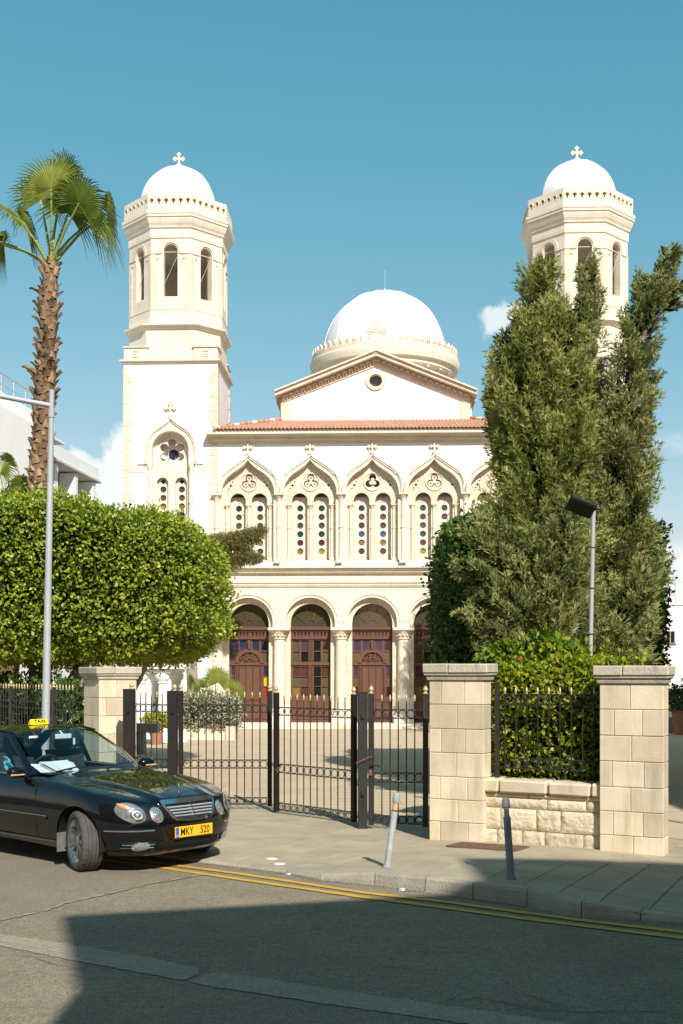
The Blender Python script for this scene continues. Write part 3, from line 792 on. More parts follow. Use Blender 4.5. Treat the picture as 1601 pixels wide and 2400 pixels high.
b = P(1375, 1700, 14.75); b.z = 0; tp = P(1391, 1197, 14.75); ax = tp - b
fl = thing('floodlight_pole', 'thin galvanised pole with black flood lamp rising behind the hedge', 'lamp pole', b)
mb = MB(); mb.tube([ax * k / 8 for k in range(9)], .028, 12); new('pole', mb, 'galv', fl, smooth=50)
for k in (.49, .62, .76, .885): 
    mb = MB(); mb.tube([ax * k, ax * (k + .004)], .031, 12); new('clamp_band', mb, 'iron', fl)
hd = MB(); c = ax
tf = Matrix.Translation(c + Vector((-.15, -.02, .04))) @ Matrix.Rotation(R(22), 4, 'Y') @ Matrix.Rotation(R(-32), 4, 'X')
hd.cbox(-.2, .16, -.13, .13, -.035, .03, .02, tf=tf); ho = new('lamp_head', hd, 'led_black', fl)
mb = MB()
for k in range(9): mb.box(-.18 + k * .038, -.172 + k * .038, -.12, .12, .03, .055, tf=tf)
new('cooling_fins', mb, 'led_black', ho)
mb = MB(); mb.tube([c + Vector((-.04, 0, -.05)), c + Vector((-.02, 0, .03)), c + Vector((.09, .02, .03))], .02, 8); new('bracket', mb, 'led_black', fl)
# ================================================================== CHURCH
TH = R(2.0); TC, TS = math.cos(TH), math.sin(TH)
D0 = 44.0; X0 = (872.7 - 800.5) / F * D0
church = thing('church', 'cream stone church with twin domed bell towers, a white central dome and arcaded front', 'church', (X0, D0, 0), -TH)
def LL(u, v, y=0.):
    t = (u - 800.5) / F
    x = (t * (D0 + y * TC) - X0 - y * TS) / (TC + t * TS)
    return x, CZ + (HV - v) / F * (D0 - x * TS + y * TC)
def xf(u, y=0.): return LL(u, 1400, y)[0]
def zf(v, y=0.): return LL(872.7, v, y)[1]
q = D0 / F
XL, XR = xf(499), xf(1252)
BX = [xf(581.5 + 145.5 * k) for k in range(5)]
HB = (BX[1] - BX[0]) / 2
FLOOR = zf(1694)
def cpart(name, mb, mat, parent=None, smooth=None, **kw): return new(name, mb, mat, parent or church, smooth, **kw)

# --- lower arcade
zi, zs, Rf = zf(1471), zf(1458), 58 * q
out = [(XL, zi)]
for c in BX: out += [(c - Rf, zi)] + list(reversed(circ(c, zs, Rf, 22, 0, PI, True))) + [(c + Rf, zi)]
out += [(XR, zi), (XR, zf(1340)), (XL, zf(1340))]
mb = MB(); mb.plate([out], 0, .24); arcade = cpart('arcade_wall', mb, 'stone_pale')
R2 = 47.5 * q; zs2 = zf(1461)
out = [(XL, 0)]
for c in BX: out += [(c - R2, 0)] + list(reversed(circ(c, zs2, R2, 22, 0, PI, True))) + [(c + R2, 0)]
out += [(XR, 0), (XR, zf(1350)), (XL, zf(1350))]
mb = MB(); mb.plate([out], .241, .62); cpart('inner_arcade_wall', mb, 'stone')
for c in BX:      # raised hood moulding over each arch
    a = circ(c, zs, 68 * q, 26, 0, PI, True); b_ = list(reversed(circ(c, zs, 64.5 * q, 26, 0, PI, True)))
    mb = MB(); mb.plate([a + b_], -.035, .01); cpart('arch_moulding', mb, 'stone_pale', arcade)
cols = [BX[0] - HB] + [b + HB for b in BX]
for c in cols:
    t = MB(); r0 = 14.2 * q
    t.lathe([(r0 * 1.02, FLOOR + .52), (r0, FLOOR + 1.2), (r0 * .93, zf(1497))], 24, (c, .12, 0)); t = cpart('column', t, 'stone_pale', smooth=40)
    mb = MB(); zc = [zf(v) for v in (1499, 1497, 1495, 1488, 1482, 1479)]
    mb.lathe([(r0 * 1.02, zc[0]), (r0 * 1.12, zc[1]), (r0 * 1.02, zc[2]), (r0 * 1.15, zc[3]), (r0 * 1.42, zc[4]), (r0 * 1.5, zc[5])], 20, (c, .12, 0))
    for k in range(12):
        a = 2 * PI * k / 12; mb.lathe([(0, -.03), (.045, 0), (.03, .05), (0, .07)], 6, (c + r0 * 1.25 * math.cos(a), .12 + r0 * 1.25 * math.sin(a), zc[3] - .03), cap=False)
    cpart('capital', mb, 'stone', t, 40)
    w = 25.5 * q
    mb = MB(); mb.cbox(c - w, c + w, -.27, .30, zf(1478.7), zi - .002, .03); cpart('abacus', mb, 'stone_pale', t)
    mb = MB(); mb.lathe([(r0 * 1.05, .55), (r0 * 1.2, .5), (r0 * 1.25, .44), (r0 * 1.15, .40), (r0 * 1.38, .34), (r0 * 1.4, .28)], 20, (c, .12, FLOOR)); mb.cbox(c - 23 * q, c + 23 * q, -.24, .235, .0, FLOOR + .28, .015)
    cpart('base', mb, 'stone_pale', t, 40)
mb = MB(); mb.cbox(XL + .1, XR - .1, -.95, 1.6, -.05, FLOOR - .005, .015); cpart('step', mb, 'stone')
mb = MB(); mb.cbox(XL + .1, XR - .1, -1.25, -.955, -.05, .09, .012); cpart('step', mb, 'stone')
def cornice(name, prof, mat='stone_pale', x0=None, x1=None, parent=None):
    mb = MB(); mb.extx(XL if x0 is None else x0, XR if x1 is None else x1, prof); return cpart(name, mb, mat, parent)
z_ = zf
cornice('cornice', [(.3, z_(1328)), (-.30, z_(1328)), (-.30, z_(1332)), (-.22, z_(1333)), (-.22, z_(1336.5)), (-.15, z_(1338)), (-.15, z_(1341.5)), (-.07, z_(1345)), (.3, z_(1345))], 'stone_pale', XL - .05)
cornice('string_course', [(.1, z_(1362)), (-.12, z_(1362)), (-.12, z_(1366)), (-.075, z_(1367.5)), (-.075, z_(1371)), (-.03, z_(1376)), (.1, z_(1376))], 'stone_pale', XL - .03)

# --- doors and glazed screens in the arcade
YD = .50
PANES = {}
def pane_rect(parent, x0, x1, z0, z1, y, c):
    mb = MB(); mb.box(x0, x1, y, y + .012, z0, z1); return new('pane', mb, 'pane_' + c, parent)
for bi, c in enumerate(BX):
    typ = 'A' if bi % 2 == 0 else 'B'
    X = lambda p: c + p * q
    Z = lambda v: zf(v, YD)
    fr = MB(); holes = []; panes = []
    cols4 = [(-43, -28), (-23, -7), (7, 23), (28, 43)]
    c1, c2 = (('navy', 'olive') if typ == 'A' else ('olive', 'black'))
    if typ == 'A':
        pc = [['navy'] * 4, ['olive', None, None, 'olive']]
        for k, (a, b_) in enumerate(cols4):
            holes.append((a, b_, 1525, 1501.5)); panes.append((a, b_, 1525, 1501.5, 'navy'))
        for a, b_ in (cols4[0], cols4[3]): panes.append((a, b_, 1551, 1527.5, 'olive')); holes.append((a, b_, 1551, 1527.5))
        for sgn in (-1, 1):
            a, b_ = sorted((sgn * 34, sgn * 43))
            cs = ['navy', 'olive', 'black'] if (bi != 0 or sgn < 0) else ['navy', 'gold', 'red']
            for (v1, v0), cc in zip([(1563, 1584), (1586, 1608), (1610, 1632)], cs):
                holes.append((a, b_, v0, v1)); panes.append((a, b_, v0, v1, cc))
    else:
        up = ['olive', 'purple', 'black', 'olive']; dn = ['olive', 'black', 'black', 'olive']
        for k, (a, b_) in enumerate(cols4):
            holes += [(a, b_, 1525, 1502), (a, b_, 1551, 1527.5)]; panes += [(a, b_, 1525, 1502, up[k]), (a, b_, 1551, 1527.5, dn[k])]
        low = [['maroon', 'olive', 'amberg'], ['maroon', 'brown', 'maroon'], ['black', 'black', 'black'], ['maroon', 'olive', 'olive']]
        for k, (a, b_) in enumerate([(-42, -25), (-23.5, -7), (7, 23.5), (25, 42)]):
            for (v1, v0), cc in zip([(1563, 1585), (1586.5, 1608), (1609.5, 1631)], low[k]):
                holes.append((a, b_, v0, v1)); panes.append((a, b_, v0, v1, cc))
    small = [(-40 + 8.4 * k) for k in range(5)] + [6.5 + 8.4 * k for k in range(5)]
    W_ = R2 / q + 1
    loops = [rect(X(-W_), X(W_), FLOOR - .02, Z(1470))]
    loops += [rect(X(a), X(b_), Z(v0), Z(v1)) for a, b_, v0, v1 in holes]
    loops += [arch(X(s_ + 1.5), Z(1483.5), 1.9 * q, Z(1490.5), 6) for s_ in small]
    fr.plate(loops, YD, YD + .07)
    door = cpart('door' if typ == 'A' else 'glazed_screen', fr, 'wood')
    for a, b_, v0, v1, cc in panes: pane_rect(door, X(a) - .004, X(b_) + .004, Z(v0) - .004, Z(v1) + .004, YD + .045, cc)
    mb = MB(); mb.box(X(-44), X(44), YD + .05, YD + .06, Z(1492), Z(1480)); new('pane', mb, 'pane_navy', door)
    for v0, v1, pr in [(1476.5, 1469, .10), (1480, 1478, .05), (1498.5, 1494, .07), (1559.5, 1552.5, .06)]:
        mb = MB(); mb.cbox(X(-W_), X(W_), YD - pr, YD + .01, Z(v0), Z(v1), .012); new('transom', mb, 'wood', door)
    # fanlight
    mb = MB(); mb.plate([arch(c, zs2, R2 + .02, Z(1470), 22)], YD + .06, YD + .07); new('pane', mb, 'pane_fan', door)
    bars = MB(); hub = [(-12.6, 0), (-11.6, 10), (-5.2, 17.6), (5.2, 17.6), (11.6, 10), (12.6, 0)]
    bw = .75 * q
    def wbar(p0, p1, w, y0=YD + .03, y1=YD + .058):
        d = Vector((p1[0] - p0[0], p1[1] - p0[1])).normalized() * w; n_ = (-d.y, d.x)
        bars.plate([[(p0[0] + n_[0], p0[1] + n_[1]), (p0[0] - n_[0], p0[1] - n_[1]), (p1[0] - n_[0], p1[1] - n_[1]), (p1[0] + n_[0], p1[1] + n_[1])]], y0, y1)
    zb_ = Z(1469.5); hp = [(X(a), zb_ + b_ * q) for a, b_ in hub]
    for k in range(5): wbar(hp[k], hp[k + 1], bw, YD + .028, YD + .056)
    for k, ang in zip((1, 2, 3, 4), (148, 107, 73, 32)):
        wbar(hp[k], (c + R2 * 1.0 * math.cos(R(ang)), zs2 + R2 * 1.0 * math.sin(R(ang))), bw)
    for s_ in (-1, 1): wbar(hp[0 if s_ < 0 else 5], (X(s_ * 12.6), zb_ - .02), bw, YD + .026, YD + .054)
    new('fanlight_bars', bars, 'wood', door)
    mb = MB(); mb.plate([arch(X(0), zb_, 11.5 * q, zb_, 8)[1:-1]], YD + .05, YD + .058); new('pane', mb, 'pane_purple', door)
    if typ == 'A':
        mb = MB(); mb.plate([circ(X(0), Z(1554), 34 * q, 22, 0, PI, True) + list(reversed(circ(X(0), Z(1554), 25.5 * q, 22, 0, PI, True)))], YD - .09, YD + .01); new('door_arch', mb, 'wood', door)
        mb = MB(); mb.plate([circ(X(0), Z(1554), 25.6 * q, 22, 0, PI, True)], YD - .005, YD + .005); ty = new('tympanum', mb, 'wood_dark', door)
        mb = MB()      # scrollwork carving
        for sgn in (-1, 1):
            for (sx, sz, r0, tr) in [(8, 8, 5, 1.6), (16, 5.5, 4.5, -1.5), (6, 17.5, 3.6, 1.4), (14, 14, 3.5, -1.3), (20.5, 10, 2.6, 1.2), (2.6, 11.5, 2.2, 1.0)]:
                pth = []
                for k in range(15):
                    a = k / 14 * tr * 2 * PI; rr = r0 * (1 - .72 * k / 14) * q
                    pth.append((X(sgn * sx) + sgn * rr * math.cos(a), YD - .03, Z(1554) + sz * q + rr * math.sin(a)))
                mb.tube(pth, .022, 5)
        new('carving', mb, 'wood', ty, 50)
        mb = MB(); mb.cbox(X(-3.6), X(3.6), YD - .13, YD, Z(1522), Z(1500), .02); new('keystone', mb, 'wood', door)
        # leaf with boards and panels
        mb = MB(); mb.cbox(X(-27.5), X(27.5), YD - .03, YD + .01, FLOOR, Z(1560.5), .01); leaf = new('door_leaf', mb, 'wood_dark', door)
        for k in range(3):
            x0 = -24 + k * 16.3
            mb = MB(); mb.cbox(X(x0), X(x0 + 14.6), YD - .055, YD - .02, Z(1640), Z(1565), .02); new('panel', mb, 'wood', leaf)
            mb = MB(); mb.cbox(X(x0), X(x0 + 14.6), YD - .055, YD - .02, Z(1685), Z(1646), .02); new('panel', mb, 'wood', leaf)
        for sgn in (-1, 1):
            a, b_ = sorted((sgn * 30.5, sgn * 45)); mb = MB(); mb.cbox(X(a), X(b_), YD - .03, YD + .01, Z(1686), Z(1638), .015); new('panel', mb, 'wood', door)
            a = sgn * 29; mb = MB(); mb.cbox(X(a - 1.6), X(a + 1.6), YD - .06, YD + .01, FLOOR, Z(1553), .01); new('door_post', mb, 'wood', door)
    else:
        for (a, b_) in [(-43, -26), (-24, -6), (6, 24), (26, 43)]:
            mb = MB(); mb.cbox(X(a), X(b_), YD - .03, YD + .01, Z(1686), Z(1636), .02); new('panel', mb, 'wood', door)
        for a in (-4.5, -.1, 4.3):
            mb = MB(); mb.cbox(X(a - 1.7), X(a + 1.7), YD - .05 + abs(a) * .002, YD + .01, FLOOR, Z(1499), .01); new('door_post', mb, 'wood', door)
mb = MB(); mb.box(XL + .3, XR - .3, .75, .80, 0, zf(1380)); cpart('back_wall', mb, 'window_dark')

# --- upper storey with ogee windows
def ogee(c, half, dv=0., flip=1, bottom=None):
    """closed outline from a half profile of (dx px, v)"""
    r = [(c + dx * q, zf(v)) for dx, v in half]; l = [(c - dx * q, zf(v)) for dx, v in half[1:]]
    pts = list(reversed(l)) + r
    if bottom is not None: pts = [(pts[0][0], zf(bottom))] + pts + [(pts[-1][0], zf(bottom))]
    return pts
def smooth_half(h, n=6):
    out = []
    for i in range(len(h) - 1):
        p0 = h[max(i - 1, 0)]; p1 = h[i]; p2 = h[i + 1]; p3 = h[min(i + 2, len(h) - 1)]
        for k in range(n):
            t = k / n
            out.append(tuple(.5 * ((2 * b) + (-a + c) * t + (2 * a - 5 * b + 4 * c - d) * t * t + (-a + 3 * b - 3 * c + d) * t ** 3) for a, b, c, d in zip(p0, p1, p2, p3)))
    return out + [h[-1]]
H_OUT = smooth_half([(0, 1063), (8, 1072), (20, 1080), (36, 1091), (52, 1102.5), (63, 1116), (69, 1133), (70.5, 1157)], 4)
H_IN = smooth_half([(0, 1077), (10, 1088.5), (22, 1098), (36, 1107), (48, 1117.5), (57, 1131), (61.5, 1146), (62.5, 1158)], 4)
def trefoil(cx, cz, r, rl):
    pts = []
    for k in range(3):
        a = PI / 2 + 2 * PI * k / 3; lx, lz = cx + r * math.cos(a), cz + r * math.sin(a)
        for j in range(11):
            b_ = a - R(128) + R(256) * j / 10; pts.append((lx + rl * math.cos(b_), lz + rl * math.sin(b_)))
    return pts
upper_holes = [ogee(c, H_IN, bottom=1318) for c in BX]
mb = MB(); mb.plate([[(XL, zf(1329)), (XR, zf(1329)), (XR, zf(1030)), (XL, zf(1030))]] + upper_holes, 0, .215)
upper = cpart('upper_wall', mb, 'plaster')
mb = MB(); mb.box(XL, XR, .78, .95, zf(1350), zf(1015)); cpart('back_wall', mb, 'stone')
pal = [['navy', 'olive', 'olive', 'navy', 'amberg', 'brown'], ['green', 'purple', 'brown', 'green', 'maroon', 'amberg'],
       ['navy', 'brown', 'maroon', 'blue', 'amberg', 'maroon'], ['green', 'purple', 'brown', 'green', 'maroon', 'yellow'], ['navy', 'olive', 'maroon', 'blue', 'amberg', 'maroon']]
def disc(parent, x, z, y, r, mat):
    mb = MB(); mb.plate([circ(x, z, r, 18)], y, y + .012); return new('pane', mb, mat, parent)
def cross_part(name, x, y, z0, h, mat, parent, th=.09):
    mb = MB(); w = h * .075; cz = z0 + h * .62
    mb.cbox(x - w, x + w, y - th / 2, y + th / 2, z0, z0 + h, .008)
    mb.cbox(x - h * .33, x + h * .33, y - th * .47, y + th * .47, cz - w, cz + w, .008)
    for dx, dz in ((0, h * .36), (h * .31, 0), (-h * .31, 0)):
        for ex, ez in ((0, 0), (-w * 1.25, 0), (w * 1.25, 0), (0, w * 1.25), (0, -w * 1.25)):
            if (dx == 0 and ez < 0) or (dx > 0 and ex < 0) or (dx < 0 and ex > 0): continue
            mb.plate([circ(x + dx + ex, cz + dz + ez, w * 1.15, 10)], y - th * (.40 + .01 * abs(ex + ez) / w), y + th * .4)
    mb.plate([circ(x, cz, w * 2.1, 12)], y - th * .44, y + th * .44)
    mb.cbox(x - w * 2, x + w * 2, y - th * .7, y + th * .7, z0 - h * .03, z0 + h * .16, .01)
    return new(name, mb, mat, parent)
for bi, c in enumerate(BX):
    X = lambda p: c + p * q
    Z = zf
    # raised ogee hood (strip between two curves)
    o_ = ogee(c, H_OUT); i_ = ogee(c, H_IN)
    mb = MB(); mb.plate([o_ + list(reversed(i_))], -.085, .02); win = cpart('ogee_window', mb, 'stone_pale')
    o2 = ogee(c, H_OUT); o3 = ogee(c, [(max(dx - 3.2, 0), v + (3.4 if dx < 60 else 0)) for dx, v in H_OUT])
    mb = MB(); mb.plate([o2 + list(reversed(o3))], -.13, -.08); new('hood_moulding', mb, 'stone_pale', win)
    cross_part('cross', c, -.05, Z(1063), 25 * q, 'stone_pale', win)
    mb = MB(); mb.cbox(X(-4), X(4), -.16, -.02, Z(1066), Z(1058), .02); new('finial_block', mb, 'stone', win)
    # tympanum with tracery
    loops = [ogee(c, [(dx + 1.2 if dx > 0 else 0, v - 1.5) for dx, v in H_IN], bottom=1317)]
    for s_ in (-1, 1):
        loops.append(arch(X(s_ * 25.4), Z(1171), 18.3 * q, Z(1312), 16))
    loops.append(trefoil(X(.8), Z(1126.5), 9.6 * q, 8.6 * q))
    for s_ in (-1, 1):
        for dx, dv, rr in [(42.5, 1134.5, 3.0), (48, 1142, 1.9), (50.5, 1147.5, 1.3), (38, 1125.5, 1.8), (34.5, 1120, 1.2)]:
            loops.append(circ(X(s_ * dx), Z(dv), rr * q, 8))
    mb = MB(); mb.plate(loops, .216, .40); tym = new('tracery_panel', mb, 'stone', win)
    mb = MB(); mb.plate([circ(X(.8), Z(1126.5), 22 * q, 26), circ(X(.8), Z(1126.5), 19.6 * q, 26)], .18, .22); new('roundel_ring', mb, 'stone_pale', win)
    mb = MB()
    for k in range(3):
        a = PI / 2 + 2 * PI * k / 3; lx, lz = X(.8) + 9.6 * q * math.cos(a), Z(1126.5) + 9.6 * q * math.sin(a)
        if bi == 2:
            mb.plate([circ(lx * .5 + X(.8) * .5, lz * .5 + Z(1126.5) * .5, 4.4 * q, 12)], .27, .36)
        else:
            mb.plate([circ(lx, lz, 6.4 * q, 14), circ(lx, lz, 3.1 * q, 10)], .27, .36)
            for j in range(4):
                b_ = a + PI / 4 + j * PI / 2; mb.plate([circ(lx + 2.2 * q * math.cos(b_), lz + 2.2 * q * math.sin(b_), 1.2 * q, 8)], .275, .355)
    mb.plate([circ(X(.8), Z(1126.5), 4.2 * q, 12)], .265, .365)
    new('tracery', mb, 'stone_dark' if bi == 0 else 'stone', tym)
    mb = MB(); mb.box(X(-60), X(60), .402, .412, Z(1160), Z(1085)); new('shadow_back', mb, 'window_dark', tym)
    for si, s_ in enumerate((-1, 1)):
        cx = s_ * 25.4; loops = [rect(X(cx - 20), X(cx + 20), Z(1314), Z(1150))]
        vs_ = [1186.5, 1207, 1227.4, 1247.8, 1268.2, 1288.6]
        for v in vs_: loops.append(circ(X(cx), Z(v), 7.5 * q, 18))
        for dx, dv in ((0, 1166.5), (-3.5, 1170), (3.5, 1170), (0, 1170), (0, 1174)): loops.append(circ(X(cx + dx), Z(dv), 1.25 * q, 8))
        mb = MB(); mb.plate(loops, .50, .60); pn = new('lancet_panel', mb, 'stone_pale', win)
        for k, v in enumerate(vs_):
            cc = pal[bi][k]
            if bi == 1 and k == 5 and s_ > 0: cc = 'yellow'
            disc(pn, X(cx), Z(v), .555, 7.9 * q, 'pane_' + cc)
        mb = MB(); mb.box(X(cx - 6), X(cx + 6), .575, .585, Z(1176), Z(1163)); new('shadow_back', mb, 'window_dark', pn)
        mb = MB(); mb.box(X(cx + 14.8), X(cx + 17.6), .41, .51, Z(1310), Z(1172)); new('reveal', mb, 'stone', pn)
    for dx, r0 in ((-50.8, 3.6), (0, 3.6), (50.8, 3.6)):
        mb = MB(); y_ = .2
        mb.lathe([(r0 * q, Z(1306)), (r0 * q, Z(1237)), (r0 * 1.3 * q, Z(1236.5)), (r0 * 1.3 * q, Z(1234)), (r0 * q, Z(1233.5)), (r0 * .95 * q, Z(1190))], 12, (X(dx), y_, 0)); cn = new('colonnette', mb, 'stone_pale', win, 40)
        mb = MB(); mb.lathe([(r0 * q, Z(1190)), (r0 * 1.2 * q, Z(1187)), (r0 * 1.6 * q, Z(1183))], 10, (X(dx), y_, 0)); mb.cbox(X(dx - 6.2), X(dx + 6.2), y_ - .1, y_ + .1, Z(1183), Z(1180), .01); new('capital', mb, 'stone', cn)
        mb = MB(); mb.cbox(X(dx - 5.5), X(dx + 5.5), y_ - .09, y_ + .09, Z(1312), Z(1306), .01); new('base', mb, 'stone', cn)
    mb = MB(); mb.cbox(X(-60), X(60), .12, .62, Z(1326), Z(1312), .015); new('sill', mb, 'stone_pale', win)
for c in cols:       # tall colonnettes between the windows
    X = lambda p: c + p * q
    mb = MB(); r0 = 6 * q; y_ = -.02
    mb.lathe([(r0, zf(1308)), (r0, zf(1237)), (r0 * 1.25, zf(1236.5)), (r0 * 1.25, zf(1233.5)), (r0, zf(1233)), (r0 * .96, zf(1174))], 14, (c, y_, 0)); cn = cpart('colonnette', mb, 'stone_pale', smooth=40)
    mb = MB(); mb.lathe([(r0, zf(1175)), (r0 * 1.15, zf(1171)), (r0 * 1.2, zf(1167)), (r0 * 1.7, zf(1161))], 12, (c, y_, 0)); mb.cbox(X(-11.5), X(11.5), y_ - .2, y_ + .15, zf(1161), zf(1156.5), .015)
    for k in range(8):
        a = 2 * PI * k / 8; mb.lathe([(0, -.03), (.035, 0), (0, .05)], 5, (c + r0 * 1.35 * math.cos(a), y_ + r0 * 1.35 * math.sin(a), zf(1165)), cap=False)
    new('capital', mb, 'stone', cn, 40)
    mb = MB(); mb.lathe([(r0 * 1.3, zf(1313)), (r0 * 1.3, zf(1311)), (r0 * 1.05, zf(1308))], 12, (c, y_, 0)); mb.cbox(X(-10), X(10), y_ - .16, y_ + .15, zf(1327.5), zf(1313), .01); new('base', mb, 'stone_pale', cn)
    mb = MB(); mb.box(X(-13), X(13), .0, .04, zf(1312), zf(1160), Matrix.Translation((0, -.028, 0))); new('pilaster', mb, 'stone_pale', cn)

# --- eaves and tiled roof
cornice('eaves_cornice', [(.2, z_(1037)), (-.06, z_(1037)), (-.10, z_(1032)), (-.16, z_(1030)), (-.20, z_(1024)), (-.30, z_(1020.5)), (.2, z_(1020.5))], 'stone_dark', XL - .15, XR + .1)  # darker stone here, the shade under the fascia put into the colour
zfa, zft = zf(1020.4), zf(1010.5)
cornice('fascia', [(.2, zfa), (-.46, zfa), (-.46, zft), (.2, zft)], 'stone_pale', XL - .2, XR + .15)
ye, yt = -.56, 2.5; ze, zt_ = zf(1009), LL(880, 984, 2.5)[1]
xe0, xe1 = xf(506), XR + .1; xt0, xt1 = LL(658, 984, 2.5)[0], LL(1103, 984, 2.5)[0]
period = 9.0 * q; rows_ = 8
mb = MB(); ncol = int((xe1 - xe0) / period)
for r_ in range(rows_):
    t0, t1 = r_ / rows_, (r_ + 1) / rows_ + .02
    xa, xb = lerp(xe0, xt0, r_ / rows_), lerp(xe1, xt1, r_ / rows_)
    i0, i1 = int((xa - xe0) / period), int((xb - xe0) / period)
    pts0, pts1, pts2 = [], [], []
    for k in range(i0 * 6, i1 * 6 + 1):
        x = xe0 + k * period / 6; h = .024 * math.cos(2 * PI * k / 6)
        jit = .006 * math.sin((k // 6) * 12.9898 + r_ * 78.2)
        pts0.append(Vector((x, lerp(ye, yt, t0), lerp(ze, zt_, t0) + h + .028 + jit))); pts1.append(Vector((x, lerp(ye, yt, t1), lerp(ze, zt_, t1) + h + jit * .5)))
        pts2.append(Vector((x, lerp(ye, yt, t0) + .002, lerp(ze, zt_, t0) + h - .012)))
    mb.grid([pts2, pts0, pts1])
roof = cpart('roof_tiles', mb, 'roof_tile', kind='stuff', smooth=60)
mb = MB(); mb.add([(xe0, ye + .03, ze - .03), (xe1, ye + .03, ze - .03), (xt1, yt, zt_ - .05), (xt0, yt, zt_ - .05), (xe0, 7, ze - .3), (xe1, 7, ze - .3)], [(0, 1, 2, 3), (0, 3, 4), (1, 5, 2), (3, 2, 5, 4)]); cpart('roof_deck', mb, 'roof_tile')
for (p, w_) in (((xe0, ye, ze + .03), (xt0, yt, zt_ + .06)), ((xe1, ye, ze + .03), (xt1, yt, zt_ + .06))):
    p, w_ = Vector(p), Vector(w_); n_ = 11
    for k in range(n_):
        a, b_ = p.lerp(w_, k / n_), p.lerp(w_, (k + .94) / n_)
        mb = MB(); mb.tube([a, b_], [.085, .07], 8); new('ridge_tile', mb, 'roof_tile' if k % 3 else 'stone', roof, 50)

# --- pediment and nave
YP = 2.5
PX = lambda u, v: LL(u, v, YP)
A_, Lx, Rx = PX(882, 829), PX(646, 924), PX(1116, 921)
def off(p, dv): return (p[0], p[1] - dv * 46.5 / F)
wl_, wr_ = PX(659.5, 990), PX(1102, 990)
def on_slope(x, side, dv):
    e = Lx if side < 0 else Rx
    t = (x - A_[0]) / (e[0] - A_[0]); return (x, lerp(A_[1], e[1], t) - dv * 46.5 / F)
gable = [(wl_[0], wl_[1] - .4), (wr_[0], wr_[1] - .4), on_slope(wr_[0], 1, 12), off(A_, 12), on_slope(wl_[0], -1, 12)]
oc = PX(880.7, 892)
mb = MB(); mb.plate([gable, circ(oc[0], oc[1], 15.5 * .0172, 24)], YP, YP + .45); ped = cpart('pediment', mb, 'plaster')
mb = MB(); mb.plate([circ(*oc, 23 * .0172, 28), circ(*oc, 15 * .0172, 28)], YP - .06, YP + .02); new('oculus_ring', mb, 'stone', ped)
mb = MB(); mb.plate([circ(*oc, 17 * .0172, 24)], YP + .30, YP + .32); new('pane', mb, 'pane_olive', ped)
for s_, e_ in ((-1, Lx), (1, Rx)):
    mb = MB(); mb.plate([[off(A_, 0), e_, off(e_, 9), off(A_, 10)]], YP - .42, YP + .3); new('raking_cornice', mb, 'stone', ped)
    mb = MB(); mb.plate([[off(A_, -3.5), off(e_, -3.2), off(e_, .2), off(A_, .2)]], YP - .52, YP + .3); new('raking_coping', mb, 'stone_pale', ped)
    xe_ = wl_[0] if s_ < 0 else wr_[0]
    f0, f1 = on_slope(xe_, s_, 10), off(A_, 10); mb = MB(); mb.plate([[f1, f0, off(f0, 17), off(f1, 19)]], YP - .05, YP + .01); new('frieze', mb, 'stone', ped)
    sl_ = math.atan((f1[1] - f0[1]) / (f1[0] - f0[0])); mb = MB(); w_ = 3.8 * .0172
    mb.plate([[(-w_ * 1.25, -.19), (-w_ * 1.25, 0), (w_ * 1.25, 0), (w_ * 1.25, -.19), (w_ * .75, -.19)] + [(w_ * .75 * math.cos(a), -.15 + w_ * .9 * math.sin(a)) for a in (0.2, .8, 1.57, 2.3, 2.9)] + [(-w_ * .75, -.19)]], -.085, 0)
    CB = mesh_of(mb, 'stone'); n_ = 16
    for k in range(n_):
        t = (k + .6) / n_; o = link('corbel', CB, ped, (lerp(f0[0], f1[0], t), YP - .045, lerp(f0[1], f1[1], t) - .03)); o.rotation_euler = (0, -sl_ * .6, 0)
for u0, u1 in ((659.5, 681), (1081, 1102)):
    a, b_ = PX(u0, 990)[0], PX(u1, 990)[0]; s_ = -1 if u0 < 800 else 1
    zt2 = on_slope(a if s_ < 0 else b_, s_, 27)[1]
    mb = MB(); mb.box(a - .01, b_, YP - .05, YP + .01, wl_[1] - .3, zt2); new('corner_pilaster', mb, 'stone', ped)
mb = MB(); pc_ = off(A_, -4); mb.cbox(A_[0] - .2, A_[0] + .2, YP - .45, YP + .1, A_[1] - .12, A_[1] + .30, .02); pd = new('acroterion', mb, 'stone_pale', ped)
cross_part('cross', A_[0], YP - .2, A_[1] + .30, .92, 'stone', pd, .13)
mb = MB(); hw_ = (wr_[0] - wl_[0]) / 2; xm = (wr_[0] + wl_[0]) / 2
mb.plate([[(wl_[0] - .1, 0), (wr_[0] + .1, 0), (wr_[0] + .1, Rx[1] - .25), (A_[0], A_[1] - .25), (wl_[0] - .1, Lx[1] - .25)]], YP + .46, 24); cpart('nave', mb, 'plaster')
mb = MB(); mb.plate([[(Lx[0], Lx[1] - .12), (A_[0], A_[1] - .1), (Rx[0], Rx[1] - .12), (Rx[0], Rx[1] - .26), (A_[0], A_[1] - .24), (Lx[0], Lx[1] - .26)]], YP + .3, 24.3); cpart('nave_roof', mb, 'stone_dark')
mb = MB(); mb.box(XL + .3, XR - .3, 1.0, 22, 0, zf(1040)); cpart('aisle_walls', mb, 'plaster')

